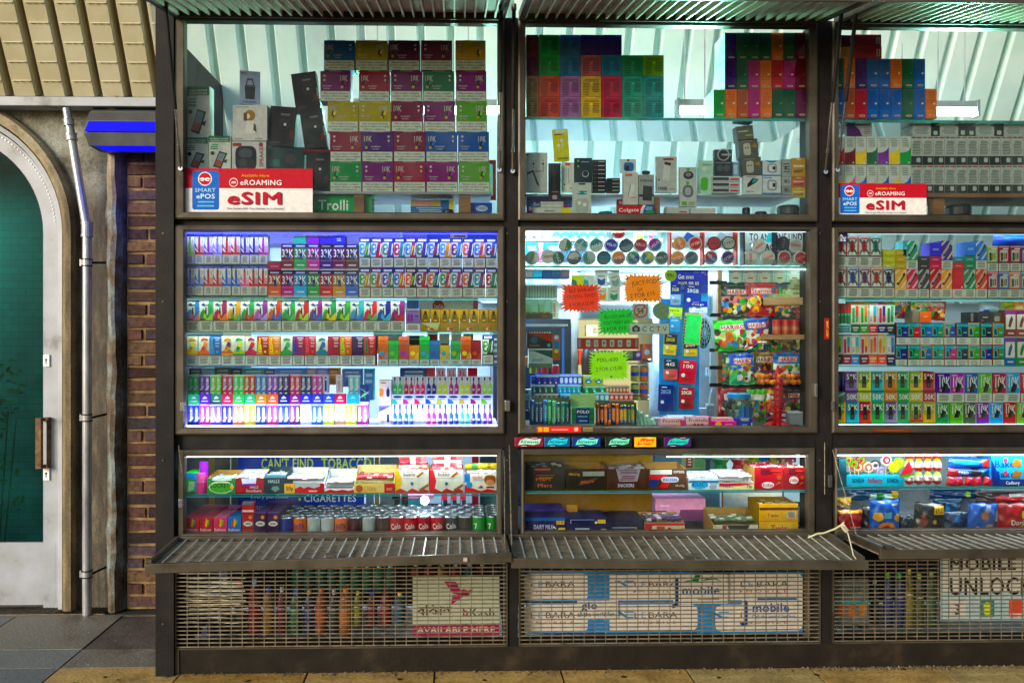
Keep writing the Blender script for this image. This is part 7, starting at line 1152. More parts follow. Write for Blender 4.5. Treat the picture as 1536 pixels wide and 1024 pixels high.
# loose stock on top of and behind
hb('yellow, green and blue sour sweet bag behind the pen packs', 1366, 1392, 451, 482, '38b830', '1898d0', '1470c0', 'PATCH', 'e8e030', .13, 2); hb('yellow sweet bag edge left of the green and blue bag', 1340, 1366, 451, 476, 'e8e020', '189c78', '148060', 'SOUR', 'd02828', .16); hb('dark red and white nut chocolate bag tilted behind the orange box', 1384, 1414, 452, 478, 'c83040', '981c2c', '8c1828', 'Maltes', 'w', .13, 6)
hb('yellow wrapped sweets lying at the back left of the pen packs', 1268, 1340, 449, 462, 'd8c820', '3868b0', '189050', '', 'w', .2)
item('perfume_box', 'orange square box on the glowing outline boxes', 'box', 1380, 1397, 467, 483.5, .07, .08, 'e85c1c', [('l', .3, .45, .7, .6, 2, 'f0c8a0')], side='7c7068'); item('perfume_box', 'brown box side left of the orange box', 'box', 1369, 1379.5, 467, 483.5, .075, .08, '7c7468', [])
item('perfume_box', 'long black box with faint lettering on the right outline boxes', 'box', 1466, 1490, 468, 483.5, .07, .08, '24282c', [('l', .3, .4, .7, .6, 1, 'a8a090'), ('R', .2, .1, .4, .3, '50585c')]); item('perfume_box', 'black and grey striped box left of the long black one', 'box', 1455, 1466, 468, 483.5, .075, .08, '1c2024', [('r', .1, .1, .45, .9, '686c70')]); item('perfume_box', 'small black box with a grey window at the right', 'box', 1490, 1506, 468, 483.5, .08, .08, '383c34', [('R', .1, .1, .6, .6, '888c80')])
bag('plastic_bag', 'white and pale blue plastic bag bundled over the black boxes', 'bag', 1468, 1500, 451, 469, .12, 'b8d4e8', [('p', [(0, 0), (.6, 0), (.3, .3)], '1c58d0')], bulge=.03, nu=8, nv=8); bag('plastic_bag', 'lime green wrapper beside the bundled pale bag', 'bag', 1500, 1524, 451, 461, .12, 'b8e020', [], bulge=.02, nu=6, nv=6); item('perfume_box', 'yellow box with a white patch at the right edge', 'box', 1522, 1545, 451, 464, .1, .08, 'f0b414', [('r', .1, .1, .5, .5, 'd8d8c8')])
# ================================================================ GOODS: lower windows, rail and grilles
def it(nm, lab, cat, x0, x1, yt, yb, c, ops, y=.06, dep=.12, **k): return item(nm, lab, cat, x0, x1, yt, yb, y, dep, c, list(ops), **k)
it('tobacco_poster', 'blue poster with large yellow letters and white bullet points', 'poster', 357, 546, 680, 775, '0c3ca8', [('t', .18, .76, .17, 'c0d838', "CAN'T FIND", .42), ('t', .66, .76, .17, 'c0d838', 'TOBACCO', .4), ('t', .1, .58, .09, 'c0d838', 'They may still be available', .5), ('d', .49, .28, .012, 'c0d838'), ('t', .52, .24, .11, 'd8e4f0', 'CIGARETTES', .42), ('d', .49, .1, .012, 'c0d838'), ('t', .52, .06, .11, 'd8e4f0', 'TOBACCO', .34), ('t', .1, .3, .06, 'c8d8f0', 'Every purchase', .3), ('t', .1, .12, .06, 'c8d8f0', 'ASK HERE', .25)], .45, .01)
for k, (a, b, c, lab) in enumerate(((277, 300, '2c3c40', 'dark panel behind the far left of the lower window'), (301, 322, 'a89858', 'beige pillar behind the cough sweet cartons'), (322, 345, '6c6c58', 'grey green pillar beside the beige one'))): it('display_board', lab, 'panel', a, b, 680, 780, c, [], .7, .03)
for k, (a, b, yt, yb, c, lab) in enumerate(((549, 560, 682, 765, '788c8c', 'grey post behind the cream carton'), (562, 568, 682, 765, 'a08030', 'ochre post behind the cream carton'), (570, 600, 682, 765, '687478', 'slate grey panel behind the cream carton'), (602, 612, 740, 765, 'b82c40', 'red strip under the middle of the left shelf'), (588, 650, 742, 748, 'e8b0d8', 'pink edged tray under the left glass shelf'), (592, 640, 749, 762, '189cb0', 'turquoise wrap under the left glass shelf'), (708, 718, 682, 765, 'b01c38', 'narrow crimson panel at the right of the left window'), (720, 745, 682, 765, '243c4c', 'dark blue panel at the right end of the left window'))): it('display_board', lab, 'panel', a, b, yt, yb, c, [], .6, .03)
for k in range(3): it('cola_bottle_pack', f"dark bottle with red cap under the left shelf, {ORD[k]} from left", 'bottle', 662+k*14, 671+k*14, 741, 762, '1c3048', [('r', 0, .6, 1, 1, 'e82838'), ('r', .1, 0, .3, .6, '90b0d0')], .4, .02)
# cough sweets and chocolate on the shelf
it('wet_wipes', 'green and blue wrapped pack standing at the far left of the shelf', 'pack', 278, 296, 709, 741, '30c038', [('r', 0, .7, 1, 1, '2080c0'), ('p', [(.2, .1), (.7, .2), (.8, .6), (.3, .6)], 'b8e0b8'), ('r', 0, .0, 1, .12, '188828'), ('r', .8, .1, 1, .9, '2898d8')])
for px, yb, yt, r, c1, c2, lab in ((301.5, 740, 709, 6.5, 'd84888', 'e888b8', 'pink tube of sweets beside the green pack'), (306, 739, 694, 6.5, 'e0509c', '9c1cd8', 'taller pink tube with a purple cap behind it')):
    p = wp(px, yb, .07 if r and yt > 700 else .12); h = Z(yt, px, .07)-p.z; k_ = r*4.3/F; pm = PM(('plastic',)); pm.lathe([(k_, 0, c1), (k_, h*.55, c2), (k_*.95, h*.66, c2), (k_, h*.68, c2), (k_, h, c2)], n=14); tag(pm.build('sweet_tube', loc=p), lab, 'tube')
def flap(x0, x1, yt, yb, c, lab, y=.17): it('carton_flap', lab, 'carton flap', x0, x1, yt, yb, c, [('r', .02, .05, .98, .12, dk(c, .7))], y, .004)
def carton(lab, x0, x1, yt, yb, c, ops, fl=None, flc='e', y=.055, fill=None, fc='30343a'):
    """an open display carton: low front, side walls, back wall standing higher, goods inside"""
    a, b = wp(x0, yb, y), wp(x1, yb, y); w = b.x-a.x; h = Z(yt, (x0+x1)/2, y)-a.z; hb_ = (Z(fl, (x0+x1)/2, y+.16)-a.z) if fl else h*1.25; e = .004; d = .17
    t = empty('display_carton', lab, 'display carton', ((a.x+b.x)/2, y, a.z)); pm = PM(('card',)); pm.box(-w/2, w/2, 0, e, 0, h, c); pm.face(-w/2, 0, w, h, -.0003); pm.draw(ops)
    for s_ in (-1, 1): x = s_*(w/2-e/2); k = len(pm.v); pm.v += [(x-e/2, e, 0), (x+e/2, e, 0), (x+e/2, d, 0), (x-e/2, d, 0), (x-e/2, e, h*.98), (x+e/2, e, h*.98), (x+e/2, d, hb_), (x-e/2, d, hb_)]; [(pm.f.append(tuple(k+i for i in f)), pm.c.append(C(flc)), pm.m.append(0)) for f in ((0, 1, 5, 4), (1, 2, 6, 5), (2, 3, 7, 6), (3, 0, 4, 7), (4, 5, 6, 7))]
    pm.box(-w/2, w/2, d, d+e, 0, hb_, flc); pm.build('carton_body', parent=t)
    if fill:
        pm = PM(('film',)); r2 = random.Random(int(x0)); n = 7
        for j in range(4):
            for i in range(n): q = -w/2*.9+w*.9*i/n; z = h*(fill-.12*r2.random()); pm.bar((q+.002, .02+j*.037, z), (q+w*.9/n, .022+j*.037, z+.003*r2.random()), .009, [fc, mixc(fc, 'w', .45), mixc(fc, 'k', .3)][r2.randrange(3)], n=6)
        pm.build('wrapped_bars', parent=t)
    return t
carton('green and white open carton of throat lozenges', 311, 352.5, 717, 740.5, '1c8838', [('R', .04, .02, .96, .85, 'c8e0b0', .5), ('R', .08, .08, .92, .72, '48a038', .5), ('t', .1, .4, .28, '182c20', 'LOCKETS', .78), ('R', .15, .85, .9, .98, 'd8e8e0', .3), ('d', .88, .42, .06, 'e8a818')], 705, fill=.9, fc='d8e8e8')
carton('dark red open carton of soothing sweets', 353.5, 396, 717, 740.5, '981c30', [('p', [(.2, 1), (.24, .6), (.7, .6), (.74, 1)], 'e0e0f0'), ('r', .26, .55, .7, .66, '7850c0'), ('t', .5, .36, .16, 'e8c8cc', 'HALLS', .3), ('t', .36, .12, .18, 'e8c8cc', 'Soothers', .56), ('p', [(.05, .1), (.2, .5), (.3, .15)], 'c04048')], 704, 'e8e8e0', fill=1.05, fc='e0e0ec')
carton('black open carton of strong mints with a diamond mark', 397, 429, 712, 740.5, '1c3038', [('t', .15, .58, .18, 'a8b8b8', 'HALLS', .55), ('p', [(.3, .25), (.5, .1), (.7, .25), (.62, .4), (.38, .4)], '708888'), ('r', 0, .85, 1, 1, '6890a0')], 700, '304048', fill=.95, fc='90a8b0')
carton('white and red open carton of chocolate bars with a yellow price corner', 426.5, 486, 725, 740.5, 'd8282c', [('r', 0, 0, .26, 1, 'e8b018'), ('t', .04, .35, .4, '2c2410', '50p', .18), ('p', [(.27, .5), (.4, .75), (.5, .55), (.6, .7), (.75, .55), (.9, .75), (.9, 1), (.27, 1)], 'b0b8b8'), ('r', .9, 0, 1, 1, 'b81c24'), ('l', .6, .15, .85, .4, 1, 'f0c8c8')], 701, 'e8ecec', fill=1.5, fc='f0ecec')
carton('second white and red open carton beside it', 487, 531, 732, 741, 'd02428', [('p', [(0, .5), (.2, .8), (.4, .6), (.6, .8), (.8, .6), (1, .8), (1, 1), (0, 1)], 'e8e8e4')], 703, 'e8ecf0', fill=2.0, fc='e8e4e4')
carton('cream and red open carton with yellow lettering', 531, 591.5, 725, 739.5, 'd8c488', [('r', .75, 0, 1, 1, 'c0202c'), ('d', .13, .5, .09, 'b05828'), ('t', .25, .25, .5, 'e0940c', 'LION', .3), ('t', .8, .3, .25, 'e8c8a0', 'CHOC', .15)], 697, 'e8dca8', fill=1.6, fc='c83038')
for x0, x1, c, lab in ((593, 643, 'e0b850', 'white and gold open carton lettered bueno'), (644.5, 695, 'd01c2c', 'white and red open carton lettered bueno')):
    carton(lab, x0, x1, 704, 739, 'd4d4c4', [('p', [(0, 0), (.12, 0), (.2, .5), (.1, 1), (0, 1)], c), ('p', [(0, 0), (1, 0), (1, .1), (.8, .2), (.7, .08), (.5, .2), (.35, .06), (.15, .2), (0, .1)], 'd02c30'), ('R', .15, .66, .82, .95, 'e8e4dc', .1), ('t', .24, .72, .16, '281c18', 'bueno', .36), ('t', .35, .87, .06, 'c83030', 'kinder', .2), ('p', [(.62, .7), (.8, .92), (.86, .86), (.7, .66)], '9c6c3c'), ('d', .5, .4, .05, '487898'), ('p', [(.7, .15), (.98, .4), (1, .3), (.78, .08)], '8c5c34')], 697, c, fill=1.08, fc='d83038' if 'red' in lab else '80a0a0')
for k, (x0, x1, yt, yb, c) in enumerate(((598, 640, 684, 690, 'c81828'), (599, 640, 690.5, 696, 'd02838'), (598, 641, 697, 702, '90a890'), (648, 694, 683, 689, 'e83c40'), (650, 692, 689.5, 695, 'f0d0d0'), (648, 693, 695.5, 702, 'c82430'))):
    bag('chocolate_bar', f"{['red','bright red','gold and teal','orange red','white and red','deep red'][k]} wrapped bar lying on the bueno cartons", 'chocolate bar', x0, x1, yt, yb, .1, c, [('r', .4, 0, .6, 1, 'd8e0e8'), ('r', .8, 0, 1, 1, mixc(c, 'w', .3))], 'wrapped bars on the cartons', bulge=.01, nu=10, nv=5)
carton('white, blue and red open carton at the right end of the shelf', 697, 746, 710, 739, 'dcdccc', [('r', 0, .55, .16, 1, '2878c0'), ('d', .14, .42, .1, '2890b8'), ('t', .24, .76, .12, 'c82830', 'kinder', .3), ('t', .24, .64, .1, '2858a0', 'CHOCOLATE', .36), ('R', .6, .45, .95, .92, '90583c', .3), ('R', .64, .4, .9, .7, 'c89878', .5), ('p', [(0, 0), (1, 0), (1, .12), (.7, .22), (.5, .1), (.3, .22), (.1, .3), (0, .45)], 'd02c34'), ('p', [(.4, .25), (.5, .4), (.6, .25)], '7c5030'), ('l', .62, .2, .92, .38, 1, '903c3c')], 703, 'f0f0f0', fill=1.05, fc='e8e8ec')
bag('snack_bag', 'yellow and green wrap lying over the right end carton', 'wrap', 697, 746, 694, 703, .12, 'c0a828', [('r', .2, 0, .4, 1, '5c8c58'), ('r', .7, 0, .8, 1, '80703c')], bulge=.01, nu=10, nv=4)
# carton rows at the foot
def ranks(lab, x0, x1, yt, yb, c, top, ops, n=5, step=.055, dep=.05, y=.05, nm='juice_carton'):
    a, b = wp(x0, yb, y), wp(x1, yb, y); w, h = b.x-a.x-.001, Z(yt, (x0+x1)/2, y)-a.z
    for j in range(n):
        pm = PM(('card',)); pm.box(-w/2, w/2, 0, dep, 0, h, c, side=dk(c, .8), top=top)
        if j == 0: pm.face(-w/2, 0, w, h, -.0003); pm.draw(ops)
        tag(pm.build(nm, loc=((a.x+b.x)/2+rs.uniform(-.001, .001), y+step*j, a.z), rot=(0, 0, RAD(rs.uniform(-2, 2)))), lab if j == 0 else f"{lab}, {ORD[j]} rank behind", 'carton', f"{lab} column")
rb = [('p', [(.3, .35), (.5, .3), (.45, .6), (.3, .7)], 'e83820'), ('p', [(.45, .35), (.7, .45), (.75, .7), (.6, .75)], '78b028'), ('p', [(.42, .35), (.55, .3), (.62, .7), (.5, .85)], 'f0c020'), ('t', .04, .05, .16, 'f0dce0', 'Rubicon', .85)]
for k, (x0, c, t, n_) in enumerate(((278, 'c81434', '8c3040', 'crimson'), (299, 'b81030', '883040', 'dark crimson'), (320.5, 'e07890', '986070', 'pink'), (341.5, '1470d0', '185888', 'blue'))): ranks(f"{n_} juice carton with a fruit star", x0, x0+20.3, 775.5, 801, c, t, [(('p', [(u, v+.12) for u, v in o[1]], o[2]) if o[0] == 'p' else ('t', .04, .2, .16)+o[4:]) for o in rb], 6 if k < 3 else 3)
for k, (x0, x1, yt, c, t, n_) in enumerate(((363, 380.5, 753, 'b81c24', '403c40', 'tall red and white'), (381.5, 399.5, 769, '3c1848', '4c3858', 'purple'), (400.5, 418.5, 769, '402050', '4c3858', 'dark purple'))):
    v = (801-yt)/32; ranks(f"{n_} drink carton with a white oval", x0, x1, yt, 801, c, t, [('R', .1, .38/v, .9, .62/v, 'd8dcd8', .5), ('l', .25, .45/v, .75, .55/v, 1, '902030'), ('d', .7, .8/v, .16, 'e88c18'), ('r', 0, .25/v, 1, .34/v, dk(c, .5))]+([('r', 0, .7, 1, .76, 'd8d0d0'), ('r', 0, .9, 1, 1, '50484c')] if k == 0 else []), 1 if k == 0 else 6)
cols = [('1c2c90', 'navy'), ('f06814', 'orange'), ('b8c4c0', 'silver'), ('c0c8c8', 'pale silver'), ('f07018', 'bright orange'), ('4c1824', 'dark berry'), ('b0b8b8', 'grey silver'), ('483028', 'black and orange'), ('d01824', 'red'), ('c81c28', 'deep red'), ('b81c2c', 'wine red'), ('c8202c', 'scarlet'), ('281c20', 'black with white script'), ('382c28', 'black and amber'), ('189c30', 'green'), ('148c28', 'dark green')]
kc = 10*(D+.08)/F; basez = Z(804, 580, .08)
def mkcan(c):
    r, h = kc, .108; pm = PM(('plastic', 'alu')); m2 = mixc(c, 'w', .02)
    pm.lathe([(r*.8, 0, 'h', 1), (r, h*.07, c), (r, h*.45, m2), (r, h*.92, 'h', 1), (r*.86, h*.97, 'h', 1), (r*.86, h*.97, 'h', 1), (r*.86, h*.985, 'h', 1), (r*.79, h*.985, '707880', 1), (r*.77, h*.955, '889090', 1)], n=16)
    return pm
protos = {}
txt_ = {'orange': 'FANTA', 'bright orange': 'FANTA', 'red': 'Cola', 'deep red': 'Cola', 'wine red': 'Cola', 'scarlet': 'Cola', 'black with white script': 'Cola', 'green': '7', 'dark green': '7'}
for j in range(5):
    for i, (c, n_) in enumerate(cols):
        x = X(430+i*20.6+(10.3 if j % 2 and i < 14 else 0), .08) if i < 14 else X(430+i*20.6, .08); y = .08+j*.0595
        if j: c, n_ = [('b8c0c0', 'silver'), ('1c5ca0', 'blue'), ('c8202c', 'red'), ('88a030', 'lime'), ('282c30', 'black'), ('e07020', 'orange'), ('189c30', 'green')][(i*3+j*5) % 7] if i < 14 else (c, n_)
        if (j, n_) not in protos and (0 if j else 1):
            pm = mkcan(c); 
            if n_ in txt_: pm.face(-kc, 0, 2*kc, .108, -kc*1.03); pm.warp = lambda u, v: kc*(1-math.sqrt(max(0, 1-(2*u-1)**2))); pm.draw([('t', .14, .38, .26, 'w' if 'orange' not in n_ else '1c3890', txt_[n_], .72 if len(txt_[n_]) > 1 else .25, 1, 8)]); pm.warp = None
            o = pm.build('drink_can', smooth=False)
        elif n_ in protos: o = protos[n_].copy(); COL.objects.link(o)
        else: o = mkcan(c).build('drink_can'); protos[n_] = o
        o.location = (x, y, basez); o.rotation_euler = (0, 0, 0 if j == 0 else rs.uniform(0, 6))
        tag(o, f"{n_} drink can, {ORD[i]} from left in the {['front','second','third','fourth','back'][j]} rank", 'drink can', 'drink cans in the left lower window')
# middle lower window
it('backing_board', 'wide yellow cardboard backing behind the chocolate cartons', 'backing board', 787, 978.5, 676, 768, 'c8a020', [('r', 0, 0, 1, .38, '7c5c24')], .3, .01)
B_ = '2c2824'
carton('black carton of chocolate bars with orange script in its window', 788, 847.5, 700, 734.5, B_, [('l', .2, .82, .7, .96, 1, 'c85830'), ('l', .25, .6, .8, .68, 1, 'c05040'), ('t', .25, .4, .14, 'e05c30', 'Mars', .4), ('l', .3, .5, .7, .56, 1, 'a8a858'), ('t', .3, .12, .16, 'd86c30', 'Mars', .38)], 692, '3c3428', fill=1.0, fc='40302c')
carton('dark carton with a small orange bar picture and white label', 849, 909, 703, 734.5, '2c2418', [('r', .42, .66, .96, .88, 'a8b0a8'), ('t', .06, .7, .12, 'd8b030', '48x51g', .28), ('p', [(.3, .2), (.72, .4), (.8, .6), (.36, .42)], '50483c'), ('t', .38, .26, .16, 'e8682c', 'Mars', .32, 1, 10)], 693)
carton('brown carton of wrapped bars with a notched window', 911, 970, 703, 734.5, '4c2c1c', [('p', [(.22, 1), (.3, .4), (.76, .4), (.84, 1)], 'b0a8b8'), ('l', .26, .75, .78, .97, 3, '503c50'), ('l', .3, .45, .74, .7, 3, '7c2c50'), ('t', .26, .14, .16, 'e0e0f0', 'SNICKERS', .42)], 692, fill=1.0, fc='8c8090')
carton('brown carton with a red, white and blue bar picture', 971.5, 1030, 703, 734.5, '50301c', [('r', .06, .74, .62, .96, 'd8d8d0'), ('r', .04, .5, .5, .72, 'e02828'), ('p', [(.04, .5), (.3, .5), (.2, .08), (.04, .2)], '1c3880'), ('p', [(.3, .1), (.5, .1), (.62, .5), (.4, .5)], 'e03030'), ('R', .34, .36, .8, .62, 'd8e0f0', .2), ('t', .38, .42, .14, '1c48a0', 'SNICKERS', .38), ('t', .66, .8, .12, 'c8d0d0', 'DP505', .28), ('t', .7, .16, .1, 'c8b8a8', '48x48g', .24)], 693)
carton('white and blue carton lettered BOUNTY with a barcode', 1033, 1078, 717, 734.5, 'd0dce0', [('r', 0, .6, 1, 1, '38a0d8'), ('R', .08, .1, .66, .75, '58b0e0', .5), ('t', .12, .32, .36, '183c70', 'BOUNTY', .5), ('l', .7, .1, .95, .6, 6, '586870'), ('r', 0, .82, 1, 1, 'c8d8e0')], 706, 'e8f0f4', fill=1.1, fc='e0f0f8')
carton('cream and red carton of chocolate bars with a small price', 1079, 1131, 724, 734.5, 'dcdca8', [('p', [(0, .5), (.6, .6), (1, .9), (1, 1), (0, 1)], 'c82c3c'), ('t', .1, .35, .4, '183880', 'MILKY', .3), ('t', .78, .3, .45, '283050', '75p', .16)], 704, 'eeeef0', fill=1.9, fc='f0f0f4')
for x0, x1, lab, ty in ((1132, 1175, 'red open carton with a white oval logo', .4), (1176, 1208, 'darker red carton with a larger white oval', .55)):
    carton(lab, x0, x1, 701, 734, 'b01824' if ty < .5 else '98141f', [('R', .24, .06+.2*(ty > .5), .68, .36+.25*(ty > .5), 'e8d8d4', .5), ('t', .28, .14+.22*(ty > .5), .14, 'b81c28', 'KitKat', .36), ('R', .2, .7, .6, .95, '5c1820', .1), ('d', .85, .55, .09, 'c05030'), ('p', [(.7, .2), (.86, .36), (.9, .3)], 'b08050'), ('l', .5, .8, .95, .9, 1, 'd86050')], 695, fill=1.02, fc='c02c38')
for k, (px, c, c2, lab) in enumerate(((1080.5, '189848', 'b0e8c0', 'green bottle with pale lettering behind the white cartons'), (1108.5, 'c83848', 'd8e8f0', 'red footed white bottle behind the cream carton'), (1062, '204858', '90c0d0', 'dark small bottle left of the green bottle'))):
    p = wp(px, 706, .5); pm = PM(('plastic',)); r = (14 if k < 2 else 5)*4.7/F; pm.lathe([(r*.8, 0, c), (r*.6, .04, c), (r, .07, c2), (r, .12, c if k == 0 else c2), (r*.9, .14, c)], n=16); tag(pm.build('drink_bottle', loc=p), lab, 'bottle')
for k, c in enumerate(('98c818', '3088b8', 'd8b018', 'e0a018', 'e070a0')): it('tissue_box', f"{['lime','blue','yellow','amber','pink'][k]} small carton in the angled row at the back, {ORD[k]} from left", 'box', 1122+k*(17 if k < 3 else 14), 1138+k*(17 if k < 3 else 14), 680, 697-k, c, [('r', 0, .5, 1, .56, dk(c, .6)), ('d', .7, .2, .1, 'w')], .5, .1)
it('tissue_box', 'cream carton with green panel and red letters behind the cartons', 'box', 1026, 1058, 682, 703, '90b890', [('r', .1, .1, .4, .9, 'b04040'), ('r', .5, .1, .95, .9, '78a878'), ('l', .15, .2, .36, .8, 3, 'e0e0d0')], .5, .05)
it('display_board', 'blue grey door panel behind the right half of the middle lower window', 'panel', 980, 1082, 680, 800, '607880', [('r', .0, 0, .02, 1, '3c4c54')], .8, .03); it('display_board', 'white board with a blue edge under the right glass shelf', 'panel', 1082, 1176, 736, 760, 'd0e0e8', [('r', .97, 0, 1, 1, '2858a8'), ('r', 0, .0, .03, 1, 'b08040')], .75, .03); it('display_board', 'lower white board with a wooden rail', 'panel', 1082, 1140, 763, 800, 'b8c8d0', [('r', 0, .9, 1, 1, 'a07840')], .76, .03)
def choc(lab, x0, x1, yt, c, ops, y=.055, dep=.2): it('chocolate_box', lab, 'chocolate box', x0, x1, yt, 805, c, ops, y, dep)
choc('navy and purple chocolate box with white lettering and yellow price', 788.5, 847.5, 766, '201464', [('r', 0, .88, 1, 1, '181830'), ('r', 0, .62, 1, .74, '1c60a8'), ('t', .2, .3, .18, 'd8d8e8', 'DAIRY MILK', .5), ('r', .78, .48, .98, .62, 'e8c818'), ('t', .8, .5, .1, 'c02828', '£1.49', .16), ('p', [(.78, .25), (.86, .36), (1, .36), (1, .22)], 'e8d818'), ('d', .72, .38, .03, 'w'), ('d', .76, .34, .02, 'w')])
choc('navy chocolate box with a thin white outline', 849.5, 909.5, 776, '14144c', [('r', .1, .7, .12, .9, 'a0b0d8'), ('r', .1, .88, .7, .91, 'a0b0d8'), ('l', .2, .35, .6, .5, 1, 'c8d0e8'), ('r', .78, .7, .98, .9, 'e8c818'), ('p', [(.76, .28), (.88, .42), (1, .42), (1, .26)], 'e8d818'), ('d', .74, .75, .03, 'w')])
choc('dark navy chocolate box with faint gold marks', 911, 966, 778, '101030', [('l', .1, .45, .8, .6, 1, '8890a8'), ('d', .78, .5, .03, 'b09040'), ('r', 0, .7, 1, .8, '1c1c48')])
carton('red and cream carton with purple wrapped bars showing', 967, 1027, 784, 803, 'd8ccb0', [('r', 0, .8, 1, 1, 'c81c24'), ('p', [(.0, .0), (.12, 0), (.2, .8), (0, .8)], 'c82020'), ('r', .3, .1, .5, .75, 'c04820'), ('d', .62, .5, .05, 'd02828'), ('d', .95, .35, .09, 'e89818')], 768, fill=1.3, fc='40205c')
item('pink_box', 'pale pink flat box with a slanting lid standing at the back', 'box', 983, 1058, 747, 781, .3, .15, 'e8b0d8', [('p', [(0, .0), (.45, 0), (.55, .1), (.35, .06), (0, .05)], '281c24'), ('p', [(.45, 0), (1, 0), (1, .5), (.5, .5)], '80507c'), ('l', .1, .6, .3, .75, 1, 'f8d8f0')])
flap(850, 866, 757, 776, 'a07840', 'brown cardboard flap raised over the navy chocolate box', .2); flap(868, 912, 764, 780, '60481c', 'brown box side with a yellow end behind the navy boxes', .24); flap(970, 1000, 766, 782, '3c2c5c', 'purple lettered box behind the red and cream carton', .24)
carton('torn open brown and white carton with dark wrapped sweets', 1070, 1137, 787, 803, 'd8dcd0', [('p', [(.3, 1), (.4, .3), (.72, .3), (.82, 1)], '30382c'), ('r', 0, 0, .06, 1, 'e8d020'), ('r', .2, .3, .3, 1, 'b02c34')], 761, '8c7450', fill=1.4, fc='4c5840')
carton('yellow carton stack with red script and a barcode', 1139, 1197, 755, 803, 'e8b014', [('r', 0, .8, 1, .88, '6c3c14'), ('R', .16, .55, .54, .74, 'e8c878', .2), ('t', .2, .58, .12, 'd8242c', 'Twix', .3), ('r', .7, .55, .95, .76, 'd8d0c0'), ('l', .72, .57, .93, .74, 5, '50483c'), ('r', 0, .45, 1, .47, 'b88410'), ('R', .2, .12, .85, .4, 'e8c878', .2), ('t', .28, .16, .18, 'd8242c', 'Twix', .45)], 745, '8c7444', fill=.95, fc='7c6c38')
# chewing gum packs on the dark rail
for x0, x1, c, a, lab in ((772, 815, '7c0c2c', 'b8e0d0', 'dark red gum pack'), (816, 855, '0c4878', '60c8e0', 'icy blue gum pack with white splashes'), (858, 901, '0c2c70', '90e0d0', 'royal blue gum pack'), (908, 948, '141c1c', '90d8c0', 'black gum pack'), (952, 984, 'f8b000', 'e84818', 'yellow gum pack with orange lettering'), (996, 1037, '441458', '58c8b8', 'purple gum pack')):
    p, q = wp(x0, 670, -.04), wp(x1, 655.5, -.04); w, h = q.x-p.x, q.z-p.z; pm = PM(('film',)); pm.box(0, w, 0, .012, 0, h, c); pm.face(0, 0, w, h, -.0004)
    pm.draw([('p', [(.12, .2), (.2, .7), (.4, .92), (.7, .75), (.92, .85), (.86, .35), (.65, .2), (.4, .3)], a), ('t', .2, .38, .34, '0c5048' if a != 'e84818' else 'f8d820', 'Airwaves' if 'yellow' not in lab else 'Starburst', .64), ('l', .55, .9, .8, .97, 1, 'e0e0e0'), ('l', .2, .05, .45, .14, 1, 'd0d0d0')]); tag(pm.build('gum_pack', loc=(p.x, -.04, p.z), bevel=.003), lab+' on the dark rail', 'gum pack', 'gum packs on the rail')
# right lower window
t = empty('lollipop_carton', 'turquoise lollipop box with dark lettering', 'display carton', wp(1313, 728.5, .06)); w_ = X(1356, .06)-X(1270, .06); h_ = Z(713, 1313, .06)-t.location.z
pm = PM(('card',)); pm.box(-w_/2, w_/2, 0, .12, 0, h_, '24b4d8'); pm.face(-w_/2, 0, w_, h_, -.0004); pm.draw([('t', .1, .32, .4, '182848', 'BONBON', .2), ('t', .37, .3, .5, 'a02848', 'lollipop', .25), ('t', .7, .32, .4, '182848', 'BONBON', .2)]); pm.build('box', parent=t); pm = PM(('plastic',)); pm.box(-w_/2-.04, -w_/2-.001, 0, .14, -.01, .14, '184c58'); pm.build('box_side', parent=t)
for i, (dx_, z, c1, c2) in enumerate(((-30, 32, 'd02838', '50a850'), (-22, 27, 'e8503c', 'c8e8b0'), (-4, 26, 'c8c0b0', 'a06c60'), (-14, 36, 'c02c38', '70b060'), (10, 28, '403c40', 'c0c0b8'), (32, 27, 'a8e028', 'e8d828'), (42, 33, '88d830', 'b0e040'), (24, 37, 'f0f0e8', 'e04050'), (18, 18, 'b8a8c0', '8c8098'), (32, 14, 'c83048', 'b8d8d0'), (-38, 38, 'e04048', '58a048'))):
    pm = PM(('plastic',)); s_ = 4.27/F; y = .02+.012*(i % 5); pm.bar((dx_*s_*.9, y, .03), (dx_*s_, y, z*s_*.85), .0025, 'd8cca8', n=5); c_ = Vector((dx_*s_, y, z*s_)); pm.bar(c_, c_+Vector((0, .006, 0)), 8.2*s_, c1, n=18); pm.bar(c_-Vector((0, .001, 0)), c_, 6*s_, c2, n=16); pm.bar(c_-Vector((0, .002, 0)), c_, 3*s_, c1, n=12); pm.build('lollipop', parent=t)
pm = PM(('plastic',)); s_ = 4.2/F; pm.poly([(37*s_, -.01, 17*s_), (57*s_, -.01, 20*s_), (51*s_, -.01, 40*s_)], 'd82c3c'); pm.poly([(37*s_, -.009, 13*s_), (60*s_, -.009, 16*s_), (58*s_, -.009, 20*s_), (36*s_, -.009, 17*s_)], '68b048'); pm.build('melon_lollipop', parent=t)
